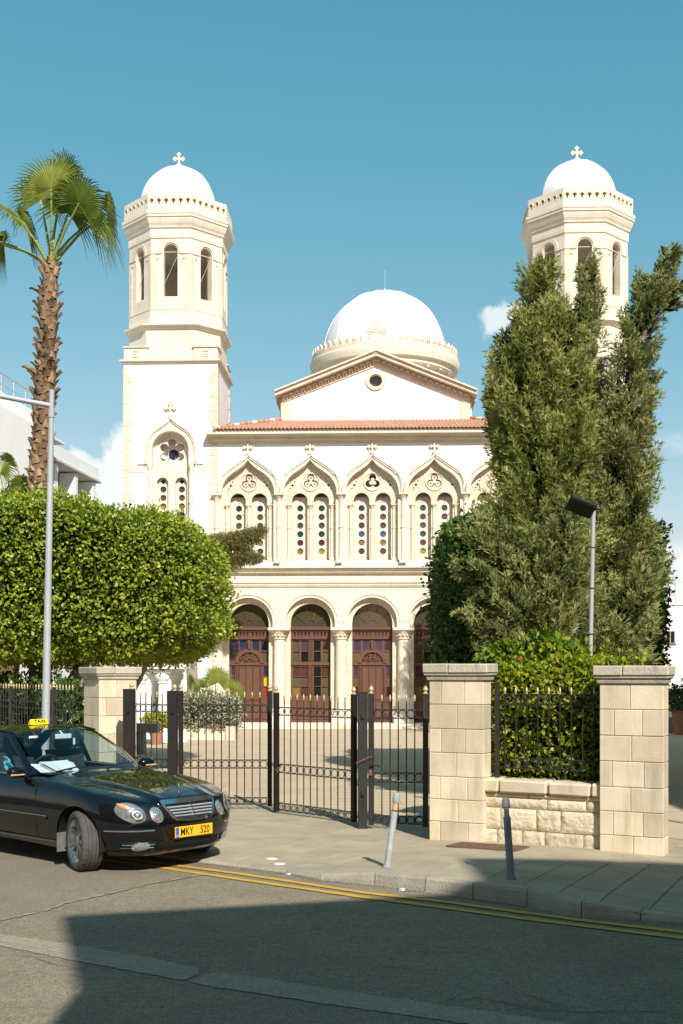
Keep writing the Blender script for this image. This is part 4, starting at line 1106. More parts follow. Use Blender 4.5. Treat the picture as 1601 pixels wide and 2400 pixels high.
# --- central dome
YC = 12.0; dcx = LL(901.5, 800, YC)[0]; kd = (D0 + YC) / F
zr = lambda v: LL(901, v + 10, YC)[1]
Rr, Rdm = 175 * kd, 145 * kd
mb = MB(); mb.lathe([(Rr * .86, 12.0), (Rr * .86, zr(884)), (Rr * .93, zr(878)), (Rr * .93, zr(868)), (Rr * .98, zr(866)), (Rr, zr(855)), (Rr, zr(849)), (Rr * .985, zr(846)), (Rr * .985, zr(842)), (Rr * .80, zr(842))], 72, (dcx, YC, 0)); drum = cpart('drum', mb, 'stone_pale', smooth=35)
mb = MB()
for k in range(24):
    a = 2 * PI * (k + .5) / 24; tf = Matrix.Translation((dcx, YC, 0)) @ Matrix.Rotation(a, 4, 'Z')
    mb.cbox(Rr * .85, Rr * .915, -.09, .09, zr(884), zr(874), .02, tf=tf)
new('bracket', mb, 'stone', drum)
mb = MB(); nm = 60
for k in range(nm):
    a = 2 * PI * k / nm; tf = Matrix.Translation((dcx, YC, 0)) @ Matrix.Rotation(a + PI / 2, 4, 'Z') @ Matrix.Translation((0, -Rr * .955, zr(842)))
    w_ = PI * Rr * .955 / nm * .96
    mb.plate([[(-w_, 0), (w_, 0), (w_, .10), (w_ * .45, .16), (w_ * .62, .28), (w_ * .28, .36), (0, .46), (-w_ * .28, .36), (-w_ * .62, .28), (-w_ * .45, .16), (-w_, .10)], circ(0, .20, w_ * .3, 6)], -.05, .05, tf)
new('cresting', mb, 'stone', drum)
zb0, ztp = zr(838), zr(678); hh = ztp - zb0; prof = []
for k in range(22):
    a = PI / 2 * k / 21; prof.append((max(Rdm * math.cos(a) ** .92, .001), zb0 + hh * math.sin(a) ** 1.0))
mb = MB(); seg = 96; rings = []
for r_, zz in prof:
    rings.append([Vector((dcx + r_ * (1 - .006 * abs(math.cos(6 * (2 * PI * i / seg)))) * math.cos(2 * PI * i / seg), YC + r_ * (1 - .006 * abs(math.cos(6 * (2 * PI * i / seg)))) * math.sin(2 * PI * i / seg), zz)) for i in range(seg)])
mb.loft(rings); dome = cpart('dome', mb, 'dome_white', smooth=40)
mb = MB()
for k in range(12):
    a = 2 * PI * (k + .35) / 12
    mb.tube([(dcx + (r_ + .004) * math.cos(a), YC + (r_ + .004) * math.sin(a), zz) for r_, zz in prof[:-1]], .022, 5)
new('dome_seams', mb, 'dome_white', dome, 50)
mb = MB(); mb.lathe([(.22, ztp - .06), (.2, ztp + .05), (.06, ztp + .12), (.03, ztp + .25)], 12, (dcx, YC, 0)); mb.tube([(dcx, YC, ztp + .2), (dcx + .03, YC, ztp + 1.15)], .012, 5); new('lightning_rod', mb, 'galv', dome)

# --- bell towers
def octa(w, a, z, cx, cy):
    return [Vector((cx + x, cy + y, z)) for x, y in ((a, -w), (w, -a), (w, a), (a, w), (-a, w), (-w, a), (-w, -a), (-a, -w))]
T4 = math.tan(PI / 8)
def tower(cx, hw, full):
    cy = 1.85; zt = lambda v: LL(400, v, 0.)[1]
    X = lambda p: cx + p * q
    Z = zt
    shaft = MB(); hin = [(X(43.6), Z(1345)), (X(43.6), Z(1054))] + circ(cx, Z(1054), 43.6 * q, 24, 0, PI, True)[1:-1] + [(X(-43.6), Z(1054)), (X(-43.6), Z(1345))]
    shaft.plate([[(cx - hw, 0), (cx + hw, 0), (cx + hw, Z(846)), (cx - hw, Z(846))], hin], 0, .5)
    shaft.box(cx - hw + .003, cx + hw - .003, 1.2, 2 * hw, 0, Z(846))
    shaft.box(cx - hw, cx - hw + .4, .5, 1.2, 0, Z(846)); shaft.box(cx + hw - .4, cx + hw, .5, 1.2, 0, Z(846))
    tw = cpart('bell_tower', shaft, 'plaster')
    # quoins
    k = 0; v = 862.
    while v < 1640:
        ln = (19.5 if k % 2 else 12.) * q; l2 = (12. if k % 2 else 19.5) * q; z1, z0 = Z(v), Z(v + 17.0)
        for s_ in (-1, 1):
            x0, x1 = (cx - hw - .022, cx - hw + ln) if s_ < 0 else (cx + hw - ln, cx + hw + .022)
            mb = MB(); mb.cbox(x0, x1, -.022, l2, z0, z1, .008); new('quoin_stone', mb, 'stone', tw)
            if s_ > 0 and v < 1010:
                mb = MB(); mb.cbox(cx + hw - .3, cx + hw + .022, 2 * hw - l2, 2 * hw + .022, z0, z1, .008); new('quoin_stone', mb, 'stone', tw)
        v += 17.2; k += 1
    # ogee window of the shaft
    HO = smooth_half([(0, 980), (9, 989.5), (22, 999), (37, 1009), (49, 1021), (56, 1037), (59.5, 1060), (60.5, 1088)], 4)
    o_ = [(cx - dx * q, Z(v)) for dx, v in reversed(HO[1:])] + [(cx + dx * q, Z(v)) for dx, v in HO]
    i_ = [(X(43.4), Z(1088)), (X(43.4), Z(1054))] + circ(cx, Z(1054), 43.4 * q, 24, 0, PI, True)[1:-1] + [(X(-43.4), Z(1054)), (X(-43.4), Z(1088))]
    mb = MB(); mb.plate([o_ + i_], -.07, .02); wn_ = new('ogee_surround', mb, 'stone_pale', tw)
    o3 = [(cx - max(dx - 3, 0) * q, Z(v + (3 if dx < 55 else 0))) for dx, v in reversed(HO[1:])] + [(cx + max(dx - 3, 0) * q, Z(v + (3 if dx < 55 else 0))) for dx, v in HO]
    mb = MB(); mb.plate([o_ + list(reversed(o3))], -.12, -.06); new('hood_moulding', mb, 'stone', tw)
    cross_part('cross', cx, -.05, Z(976), 30 * q, 'stone', tw, .08)
    mb = MB(); mb.cbox(X(-3.5), X(3.5), -.15, -.02, Z(985), Z(977), .02); new('finial_block', mb, 'stone', tw)
    outl = [(X(46), Z(1343)), (X(46), Z(1054))] + circ(cx, Z(1054), 46 * q, 24, 0, PI, True)[1:-1] + [(X(-46), Z(1054)), (X(-46), Z(1343))]
    loops = [outl, circ(cx, Z(1058.6), 40.5 * q, 32)] + [arch(X(s_ * 22.2), Z(1130), 14 * q, Z(1335), 14) for s_ in (-1, 1)]
    mb = MB(); mb.plate(loops, .26, .36); new('tracery_panel', mb, 'stone_pale', tw)
    fl_ = []
    for i in range(96):
        a = 2 * PI * i / 96; rr = (15 + 17 * abs(math.cos(3 * (a - PI / 2))) ** .55) * q; fl_.append((cx + rr * math.cos(a), Z(1056) + rr * math.sin(a)))
    mb = MB(); mb.plate([circ(cx, Z(1058.6), 42 * q, 40), fl_], .32, .48); new('rosette', mb, 'stone_pale', tw)
    mb = MB(); mb.box(cx - .9, cx + .9, .70, .74, Z(1110), Z(1005)); new('recess_back', mb, 'plaster', tw)
    mb = MB(); mb.plate([circ(cx, Z(1058), 12.2 * q, 24)], .68, .70); new('pane', mb, 'pane_navy', tw)
    for s_ in (-1, 1):
        c_ = s_ * 22.2; vs_ = [1143, 1163, 1183, 1203, 1223, 1243, 1263, 1283]
        qf = []
        for j in range(4):
            a = PI / 2 * j; lx, lz = X(c_) + 3.2 * q * math.cos(a), Z(1124.5) + 3.2 * q * math.sin(a)
            for i in range(7): b_ = a - R(105) + R(210) * i / 6; qf.append((lx + 3. * q * math.cos(b_), lz + 3. * q * math.sin(b_)))
        mb = MB(); mb.plate([rect(X(c_ - 16), X(c_ + 16), Z(1338), Z(1112)), qf] + [circ(X(c_), Z(v), 7.6 * q, 16) for v in vs_], .44, .54); pn = new('lancet_panel', mb, 'stone_pale', tw)
        mb = MB(); mb.box(X(c_ - 8), X(c_ + 8), .50, .51, Z(1133), Z(1116)); new('pane', mb, 'pane_navy', tw)
        for v, cc in zip(vs_, ['purple', 'olive', 'amberg', 'navy', 'brown', 'green', 'purple', 'amberg']): disc(tw, X(c_), Z(v), .50, 8 * q, 'pane_' + cc)
        mb = MB(); mb.lathe([(4 * q, Z(1345)), (4 * q, Z(1182)), (5 * q, Z(1181)), (5 * q, Z(1178)), (4 * q, Z(1177)), (3.8 * q, Z(1105)), (5 * q, Z(1099)), (7 * q, Z(1093)), (7.2 * q, Z(1089))], 12, (X(s_ * 49), -.01, 0)); new('colonnette', mb, 'stone_pale', tw, 40)
        x0, x1 = sorted((X(s_ * 58), cx + s_ * (hw - .18))); mb = MB(); mb.cbox(x0, x1, -.02, .02, Z(1107), Z(1092), .005); new('band', mb, 'stone_pale', tw)
        x0, x1 = sorted((X(s_ * 62), X(s_ * 78))); mb = MB(); mb.cbox(x0, x1, -.05, .01, Z(1089), Z(1086), .004); new('slot_strip', mb, 'stone_dark', tw)  # raised dark strip standing in for the shade of a narrow slot
    # shaft cornice and corner blocks
    def sq(e, z): return [Vector((cx - hw - e, -e, z)), Vector((cx + hw + e, -e, z)), Vector((cx + hw + e, 2 * hw + e, z)), Vector((cx - hw - e, 2 * hw + e, z))]
    mb = MB(); mb.loft([sq(.0, Z(853)), sq(.05, Z(852)), sq(.06, Z(849)), sq(.13, Z(847.5)), sq(.14, Z(844)), sq(.02, Z(842.5))]); new('cornice', mb, 'stone_pale', tw)
    bw_ = .93
    for sx in (-1, 1):
        for sy in (0, 1):
            x0, x1 = sorted((cx + sx * hw, cx + sx * (hw - bw_))); y0, y1 = (0, bw_) if sy == 0 else (2 * hw - bw_, 2 * hw)
            mb = MB(); mb.cbox(x0, x1, y0, y1, Z(843), Z(815), .012); bl = new('corner_block', mb, 'stone_pale', tw)
            mb = MB(); mb.cbox(x0 - .05, x1 + .05, y0 - .05, y1 + .05, Z(815), Z(811.5), .012); new('block_cap', mb, 'stone', bl)
            if sy == 0:
                xm_ = (x0 + x1) / 2; mb = MB(); mb.plate([rect(xm_ - .12, xm_ + .12, Z(829) - .12, Z(829) + .12), rect(xm_ - .09, xm_ + .09, Z(829) - .09, Z(829) + .09)], -.03, .005); mb.lathe([(.055, -.02), (.05, .02), (.015, .035)], 10, (0, 0, 0), tf=Matrix.Translation((xm_, 0, Z(829))) @ Matrix.Rotation(R(90), 4, 'X')); new('square_rosette', mb, 'stone', bl)
    # octagon below the belfry
    mb = MB(); mb.loft([octa(hw - .02, .96, Z(845), cx, cy), octa(hw - .02, .96, Z(771), cx, cy), octa(hw + .06, 1.0, Z(769), cx, cy), octa(hw + .08, 1.01, Z(766), cx, cy), octa(hw + .17, 1.05, Z(763), cx, cy), octa(hw + .17, 1.05, Z(759.5), cx, cy), octa(hw + .03, .80, Z(757), cx, cy), octa(hw + .03, .78, Z(726), cx, cy), octa(hw + .05, .79, Z(724), cx, cy), octa(hw + .03, .78, Z(722), cx, cy), octa(1.6, .66, Z(720), cx, cy)]); new('octagon_base', mb, 'stone_pale', tw)
    # belfry: eight walls with arched openings
    w_, a_ = 1.83, 1.83 * T4; wh, wz0, wzs = .27, Z(694), Z(571) - .27
    for k in range(8):
        tf = Matrix.Translation((cx, cy, 0)) @ Matrix.Rotation(k * PI / 4, 4, 'Z') @ Matrix.Translation((0, -w_, 0))
        mb = MB(); mb.plate([rect(-a_, a_, Z(724), Z(536)), arch(0, wzs, wh, wz0, 14)], 0, .3, tf); fc = new('belfry_wall', mb, 'stone_pale', tw)
        mb = MB(); mb.plate([arch(0, wzs, wh + .17, wzs - .1, 16) + list(reversed(arch(0, wzs, wh + .045, wzs - .1, 16)))], -.035, .005, tf); new('arch_moulding', mb, 'stone', fc)
        mb = MB()
        for s_ in (-1, 1):
            x0, x1 = sorted((s_ * (wh + .16), s_ * (a_ + .012))); mb.cbox(x0, x1, -.045, .01, wzs - .12, wzs - .085, .006, tf=tf)
            mb.lathe([(.05, -.01), (.045, .025), (.012, .04)], 8, tf=tf @ Matrix.Translation((s_ * .5, 0, wzs - .28)) @ Matrix.Rotation(R(90), 4, 'X'))
            x0, x1 = sorted((s_ * (a_ - .20), s_ * (a_ + .008))); mb.cbox(x0, x1, -.022, .01, Z(722), wzs - .12, .006, tf=tf)
        new('string_and_pilasters', mb, 'stone', fc)
        mb = MB(); mb.box(-wh, wh, .10, .13, wzs - .02, wzs + .005, tf); mb.tube([tf @ Vector((-wh, .12, wz0 + .5)), tf @ Vector((wh, .12, wzs - .1))], .008, 4); new('tie_bar', mb, 'stone_dark', fc)
        mb = MB()
        for i in range(1, 8): mb.box(-wh + i * wh / 4 - .004, -wh + i * wh / 4 + .004, .2, .207, wz0, wzs + wh * math.sqrt(max(0, 1 - (1 - i / 4) ** 2)), tf)
        new('mesh_grille', mb, 'iron_rust', fc)
    O = lambda w, v: octa(w, w * T4, Z(v), cx, cy)
    mb = MB(); mb.loft([O(1.6, 556), O(1.86, 557.5), O(1.87, 555), O(1.87, 537), O(1.92, 534), O(1.93, 530), O(1.98, 525), O(2.03, 517), O(2.04, 513), O(2.08, 511), O(2.08, 506), O(2.105, 504.5), O(2.105, 497.5), O(2.0, 496), O(1.2, 496)]); new('belfry_cornice', mb, 'stone_pale', tw)
    w2 = 2.02; a2 = w2 * T4
    for k in range(8):
        tf = Matrix.Translation((cx, cy, 0)) @ Matrix.Rotation(k * PI / 4, 4, 'Z') @ Matrix.Translation((0, -w2, 0)); z0, z1 = Z(496.2), Z(457); loops = [rect(-a2, a2, z0, z1)]
        for i in range(6):
            xx = -a2 + (i + .5) * a2 / 3; zz = Z(474); r_ = .075
            loops.append([(xx + r_ * .55, zz - .11), (xx + r_ * .35, zz - .03), (xx + r_, zz), (xx + r_ * .75, zz + .06), (xx, zz + .10), (xx - r_ * .75, zz + .06), (xx - r_, zz), (xx - r_ * .35, zz - .03), (xx - r_ * .55, zz - .11)])
        mb = MB(); mb.plate(loops, 0, .2, tf); pp = new('parapet', mb, 'stone_pale', tw)
        mb = MB()
        for i in range(6):
            xx = -a2 + (i + .5) * a2 / 3; mb.torus((xx, -.005, Z(474) + .0), .095, .016, 8, 5, 'y', R(-20), R(200), tf)
        new('cresting', mb, 'stone', pp)
        mb = MB(); mb.box(-a2 * .9, a2 * .9, .205, .215, z0, z1 - .05, tf); new('parapet_back', mb, 'stone_dark', pp)
    zap = LL(430, 396, 1.85)[1]; Rd = 1.56; hd_ = 1.75; prof = []
    mb = MB(); rings = []
    for k in range(16):
        a = PI / 2 * k / 15; r_ = max(Rd * math.cos(a) ** .9, .02); zz = zap - hd_ + hd_ * math.sin(a)
        rings.append([Vector((cx + r_ * math.cos(PI / 8 + i * PI / 16) * lerp(1, (math.cos(PI / 8) / math.cos((i % 4) * PI / 16 - PI / 8)), .55), cy + r_ * math.sin(PI / 8 + i * PI / 16) * lerp(1, (math.cos(PI / 8) / math.cos((i % 4) * PI / 16 - PI / 8)), .55), zz)) for i in range(32)])
    mb.loft(rings); dm = new('dome', mb, 'dome_white', tw, 25)
    mb = MB(); mb.lathe([(.2, zap - .06), (.16, zap + .10), (.07, zap + .2)], 10, (cx, cy, 0)); new('cross_base', mb, 'stone_pale', dm)
    cross_part('cross', cx, cy, zap + .08, .50, 'stone_pale', dm, .11)
hwT = (xf(510) - xf(290)) / 2
tower((xf(510) + xf(290)) / 2, hwT, True)
tower(LL(1352, 600, 1.85)[0], hwT, False)
# floodlights standing on the cornice
FLM = None
for k, (u, lb) in enumerate([(647.5, 'small floodlight on the church ledge, beside the drooping brown branch'), (793, 'small floodlight on the church ledge under the column left of the middle ogee window'), (943, 'small floodlight on the church ledge under the column right of the middle ogee window')]):
    x = xf(u, -.2); p = church.location + Matrix.Rotation(-TH, 3, 'Z') @ Vector((x, -.2, zf(1328)))
    t = thing('floodlight', lb, 'floodlight', p, -TH, 'floodlights along the church ledge')
    tf = Matrix.Translation((0, 0, .13)) @ Matrix.Rotation(R(-35), 4, 'X')
    mb = MB(); mb.cbox(-.13, .13, -.07, .05, -.08, .08, .02, tf=tf); new('housing', mb, 'concrete', t)
    mb = MB(); mb.cbox(-.11, .11, -.078, -.068, -.065, .065, .003, tf=tf); new('lens', mb, 'galv', t)
    mb = MB(); mb.cbox(-.03, .03, -.02, .02, 0, .1, .005); new('bracket', mb, 'concrete', t)
# ================================================================== PLANTS
def unit(a): return a / np.maximum(np.linalg.norm(a, axis=1, keepdims=True), 1e-9)
def leaf_mesh(p, d, n, L_, W_, mat, fold=.25, rnd=None):
    """one diamond leaf per point: p base, d axis, n normal; lengths and half widths as arrays"""
    N = len(p); d = unit(d); s_ = unit(np.cross(d, n)); n2 = np.cross(s_, d)
    L_ = np.broadcast_to(L_, (N,))[:, None]; W_ = np.broadcast_to(W_, (N,))[:, None]
    v = np.empty((N, 4, 3)); v[:, 0] = p; v[:, 1] = p + d * L_ * .5 + s_ * W_ + n2 * W_ * fold
    v[:, 2] = p + d * L_; v[:, 3] = p + d * L_ * .5 - s_ * W_ + n2 * W_ * fold
    me = bpy.data.meshes.new('leaves')
    me.vertices.add(N * 4); me.vertices.foreach_set('co', v.reshape(-1).astype(np.float32))
    me.loops.add(N * 4); me.loops.foreach_set('vertex_index', np.arange(N * 4, dtype=np.int32))
    me.polygons.add(N); me.polygons.foreach_set('loop_start', np.arange(0, N * 4, 4, dtype=np.int32))
    at = me.attributes.new('rnd', 'FLOAT', 'FACE')
    r = rng.random(N) if rnd is None else np.clip(rnd, 0, 1)
    at.data.foreach_set('value', r.astype(np.float32))
    me.materials.append(MATS[mat]); me.update(calc_edges=True); me.validate()
    return me
def nz3(p, f, seed=0.):
    """cheap smooth noise, -1..1"""
    x, y, z = p[:, 0] * f + seed, p[:, 1] * f + seed * 1.7, p[:, 2] * f - seed
    return (np.sin(x * 1.7 + np.sin(y * 1.3 + z)) + np.sin(y * 2.1 + np.sin(z * 1.9 - x)) + np.sin(z * 1.6 + np.sin(x * 2.3 + y * .7))) / 3
def clipped(N, c, h, pw, mat, Lr, depth=.35, lump=.12, seed=1., up=.2, bias=0., fade=0.):
    """leaves over a clipped rounded-box crown (shell + some inside)"""
    h = np.array(h); c = np.array(c)
    ar = np.array([h[1] * h[2], h[1] * h[2], h[0] * h[2], h[0] * h[2], h[0] * h[1], h[0] * h[1]]); f = rng.choice(6, N, p=ar / ar.sum())
    q_ = rng.uniform(-1, 1, (N, 3)); ax = f // 2; q_[np.arange(N), ax] = np.where(f % 2, 1, -1)
    nn = (np.abs(q_) ** pw).sum(1) ** (1 / pw); q_ = q_ / nn[:, None]
    nrm = unit(np.sign(q_) * np.abs(q_) ** (pw - 1) / h)
    base = q_ * h
    lum = nz3(base, 1.5, seed) * lump * .8 + nz3(base, 4.3, seed + 3) * lump * .75 + nz3(base, 9.1, seed + 5) * lump * .6
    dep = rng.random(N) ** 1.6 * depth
    tufts = (nz3(base, 13., seed + 9) > .25) * rng.random(N) ** 3 * .22
    p = c + base + nrm * (lum + tufts - dep)[:, None]
    d = unit(nrm * .55 + rng.normal(0, .75, (N, 3)) + np.array([0, 0, up]))
    n = unit(nrm * .7 + rng.normal(0, .6, (N, 3)) + np.array([0, 0, .35]))
    L_ = rng.uniform(.7, 1.25, N) * Lr
    r = .68 - dep / depth * .55 + lum / lump * .20 + rng.normal(0, .24, N) + bias  # deeper leaves darker, lumps lighter: shade between leaves put into the colour
    return p, d, n, L_, r
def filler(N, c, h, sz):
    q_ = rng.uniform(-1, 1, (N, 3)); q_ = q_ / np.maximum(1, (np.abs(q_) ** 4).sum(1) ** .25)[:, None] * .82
    return np.array(c) + q_ * np.array(h), rng.normal(0, 1, (N, 3)), rng.normal(0, 1, (N, 3)), np.full(N, sz), np.full(N, .05)  # darkest tone, standing in for the shade inside the crown
def cat(*a): return [np.concatenate(x) for x in zip(*a)]
def trunk_mesh(paths, seg=9):
    mb = MB()
    for pts, r0, r1 in paths:
        n_ = len(pts); dense = []
        for i in range(n_ - 1):
            for k in range(4): dense.append(Vector(pts[i]).lerp(Vector(pts[i + 1]), k / 4))
        dense.append(Vector(pts[-1])); m = len(dense)
        dense = [p + Vector((noise.noise(p * 2.1), noise.noise(p * 2.1 + Vector((9, 0, 0))), 0)) * r0 * .35 for p in dense]
        mb.tube(dense, [lerp(r0, r1, (i / (m - 1)) ** .8) * (1 + .08 * math.sin(i * 2.3)) for i in range(m)], seg)
    return mb

# --- big clipped ficus on the left
ft = thing('clipped_tree', 'broad ficus tree clipped to a rounded box, behind the taxi and lamp post', 'tree', (-5.9, 24.2, 0))
cF, hF = (0, 0, 4.00), (3.42, 2.75, 1.58)
a = clipped(125000, cF, hF, 5.0, 'ficus', .082, .48, .19, 1.)
b_ = filler(9000, cF, hF, .3)
bz = a[0][:, 2] - cF[2]
# rounded shoulder falling to the right, looser top
A = cat(a, b_)
sh = np.clip((A[0][:, 0] + .3) / 3.6, 0, 1); zz = A[0][:, 2] - 2.4
A[0][:, 2] = 2.4 + zz * (1 - .20 * sh ** 1.7 - .05 * np.clip((-A[0][:, 0] - 1.4) / 2, 0, 1) + .02 * np.sin(A[0][:, 0] * 2.6 + 1))
sl_ = np.clip((A[0][:, 0] + .2) / 3.6, 0, 1); A[0][:, 2] += .0 * sl_
lo = np.clip((3.0 - A[0][:, 2]) / .7, 0, 1); A[0][:, 0] -= lo * .28 * np.clip(A[0][:, 0] / 3.4, 0, 1) ** 2
link('crown', leaf_mesh(A[0], A[1], A[2], A[3], A[3] * .30, 'ficus', rnd=A[4]), ft)
new('trunk', trunk_mesh([([(-.3, 0, 0), (-.25, .1, 1.2), (-.4, 0, 2.2), (-1.2, -.3, 3.2), (-2.0, -.4, 4.2)], .24, .08), ([(-.25, .1, 1.2), (.5, .2, 2.4), (1.4, .3, 3.4), (2.0, .2, 4.3)], .17, .06), ([(-.3, 0, 1.8), (-.2, -.6, 3), (.1, -1.0, 4.4)], .14, .05), ([(.9, .3, 0), (1.3, .3, 1.4), (1.8, .5, 2.6), (2.2, .4, 3.6)], .15, .06)]), 'bark', ft, 60)
# hedge behind the long railing
hb = thing('hedge', 'dark low hedge in shade behind the long iron railing', 'hedge', (-7.4, 24.3, 0), R(127))
a = cat(clipped(15000, (0, 0, .95), (4.8, .75, 1.05), 4, 'ficus_shaded', .09, .4, .12, 4.), filler(2500, (0, 0, .95), (4.8, .75, 1.0), .25))
link('foliage', leaf_mesh(a[0], a[1], a[2], a[3], a[3] * .3, 'ficus_shaded', rnd=a[4]), hb)

# --- clipped ficus behind the conifers on the right
fr_ = thing('clipped_tree', 'clipped ficus with shade in its leaf colour, rising as a block behind the tall conifers', 'tree', (4.33, 24.6, 0))
cR, hR = (0, 0, 3.45), (2.32, 1.6, 2.02)
a = cat(clipped(52000, cR, hR, 5, 'ficus_shaded', .105, .4, .12, 7., bias=.06), filler(7000, cR, hR, .3))
# ragged ivy shoots on the right edge
N = 2600; e = np.stack([rng.uniform(1.95, 2.4, N), rng.uniform(-1.2, .6, N), rng.uniform(1.6, 5.2, N)], 1)
keep = nz3(e, 2.2, 3.) > e[:, 0] * 1.6 - 3.6; e = e[keep]; N = len(e)
a = cat(a, [e, rng.normal(0, 1, (N, 3)), rng.normal(0, 1, (N, 3)), np.full(N, .13), rng.random(N)])
link('crown', leaf_mesh(a[0], a[1], a[2], a[3], a[3] * .32, 'ficus_shaded', rnd=a[4]), fr_)
new('trunk', trunk_mesh([([(0, 0, 0), (.1, 0, 1.4), (0, .2, 3)], .22, .1), ([(1.2, .1, 0), (1.3, 0, 1.6), (1.1, .2, 3)], .16, .08)]), 'bark', fr_, 60)

# --- conifers
def conifer(label, d, spires, dens, mat, seed, trunk, group='tall conifers by the gate'):
    """feathery conifer: spires built of many plume-like boughs, each bough a spindle of thin sprays"""
    base = P(trunk[0][0], 0, d); t = thing('conifer', label, 'tree', (base.x, base.y, 0), 0, group)
    org = np.array([base.x, base.y, 0.]); PP, DD, NN, LN, RR, WW = [], [], [], [], [], []
    for s_, dd, upd in spires:
        pts = [(np.array(P(u, v, d + dd)) - org, r / F * d) for u, v, r in s_]
        ar = np.array([np.linalg.norm(b[0] - a[0]) * 2 * PI * (a[1] + b[1]) / 2 + .02 for a, b in zip(pts, pts[1:])])
        n_ = max(6, int(ar.sum() * dens)); seg = rng.choice(len(ar), n_, p=ar / ar.sum()); f = rng.random(n_)
        A0 = np.array([pts[i][0] for i in seg]); A1 = np.array([pts[i + 1][0] for i in seg]); r0 = np.array([pts[i][1] for i in seg]); r1 = np.array([pts[i + 1][1] for i in seg])
        c = A0 + (A1 - A0) * f[:, None]; r = r0 + (r1 - r0) * f; ax = unit(A1 - A0)
        rad = rng.normal(0, 1, (n_, 3)); rad[:, 1] -= .35; rad = unit(rad - ax * (rad * ax).sum(1, keepdims=True))
        lob = 1 + nz3(c * 1.1 + rad * r[:, None] * 1.5, 1.3, seed) * .20 + rng.normal(0, .13, n_)
        bl = np.clip(.30 + .38 * r, .18, .75) * rng.uniform(.7, 1.35, n_)              # bough length
        st = c + rad * (r * .42)[:, None] - ax * (bl * .35)[:, None]
        en = c + rad * (r * .92 * 1.07 * lob)[:, None] + ax * (bl * .75 * upd)[:, None] + rng.normal(0, .05, (n_, 3))
        btone = rng.normal(0, .15, n_) + nz3(c, .9, seed + 4) * .10
        K = 34
        for k in range(K):
            tt = .12 + .9 * (k + rng.random(n_)) / K
            th = (.045 + .11 * np.sqrt(bl)) * np.sqrt(np.clip(1.04 - tt, .02, 1)) * (.75 + .5 * rng.random(n_))
            od = rng.normal(0, 1, (n_, 3)); dirv = unit(en - st); od = unit(od - dirv * (od * dirv).sum(1, keepdims=True))
            p0 = st + (en - st) * tt[:, None] + od * (th * rng.random(n_) ** .5)[:, None] * .75
            sd = unit(dirv * 1.0 + od * .75 + np.array([0, 0, .15]) + rng.normal(0, .18, (n_, 3))); w = unit(np.cross(sd, rng.normal(0, 1, (n_, 3))))
            tone = .23 + .42 * np.clip(tt, 0, 1) + btone + .10 * (od * np.array([.3, -.8, .5])).sum(1)  # inner sprays darker, sun-facing ones lighter: light and shade put into colour
            for m in range(5):
                a_ = (m / 4 - .5) * 1.25 + rng.normal(0, .15, n_)
                dk = sd * np.cos(a_)[:, None] + w * np.sin(a_)[:, None]
                PP.append(p0 + sd * .012 * m); DD.append(dk); NN.append(unit(np.cross(sd, w) + rng.normal(0, .5, (n_, 3))))
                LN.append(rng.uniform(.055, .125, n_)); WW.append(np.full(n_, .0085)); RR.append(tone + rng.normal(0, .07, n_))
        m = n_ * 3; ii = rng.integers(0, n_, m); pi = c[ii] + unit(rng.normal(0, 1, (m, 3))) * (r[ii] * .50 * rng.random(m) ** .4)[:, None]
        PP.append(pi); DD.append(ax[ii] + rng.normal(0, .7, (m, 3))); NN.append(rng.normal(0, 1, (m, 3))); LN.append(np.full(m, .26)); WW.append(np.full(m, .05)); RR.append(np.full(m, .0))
    p, dv, n, L_, W_, r_ = [np.concatenate(x) for x in (PP, DD, NN, LN, WW, RR)]
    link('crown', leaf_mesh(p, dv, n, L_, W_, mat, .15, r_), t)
    tp = [np.array(P(u, v, d)) - org for u, v in trunk]; tp[0][2] = -.05
    new('trunk', trunk_mesh([([tuple(x) for x in tp], .16, .04)]), 'bark', t, 60)
    return t
conifer('tallest broad olive-green conifer with shaggy side branches, behind the hedge', 19.0,
        [([(1300, 1570, 105), (1285, 1380, 128), (1268, 1150, 118), (1262, 960, 96), (1268, 830, 72), (1264, 740, 50), (1262, 670, 38), (1268, 640, 22), (1258, 622, 6)], 0, .95),
         ([(1205, 1120, 55), (1180, 960, 46), (1176, 860, 30), (1180, 800, 12)], .3, .95),
         ([(1330, 1100, 60), (1335, 900, 52), (1318, 780, 28), (1312, 720, 10)], -.3, .95)], 19, 'conifer', 1., [(1295, 1700), (1280, 1300), (1265, 900), (1262, 660)])
conifer('slim dark conifer spire standing between two broader ones', 20.6,
        [([(1390, 1250, 70), (1380, 1050, 50), (1376, 880, 32), (1374, 760, 31), (1375, 690, 29), (1374, 645, 20), (1375, 618, 6)], 0, .9)], 20, 'conifer_grey', 5., [(1390, 1700), (1382, 1100), (1376, 660)])
conifer('leaning conifer whose tip bends towards the side street', 19.6,
        [([(1450, 1570, 70), (1448, 1400, 95), (1452, 1200, 80), (1462, 1000, 64), (1484, 880, 50), (1508, 760, 42), (1532, 690, 32), (1550, 640, 24), (1560, 615, 16), (1574, 596, 5)], 0, .9),
         ([(1535, 740, 20), (1575, 700, 14), (1596, 672, 5)], 0, .8), ([(1496, 720, 20), (1500, 680, 10), (1502, 655, 5)], 0, .9)], 19, 'conifer_grey', 9., [(1455, 1700), (1450, 1200), (1480, 880), (1555, 640)])
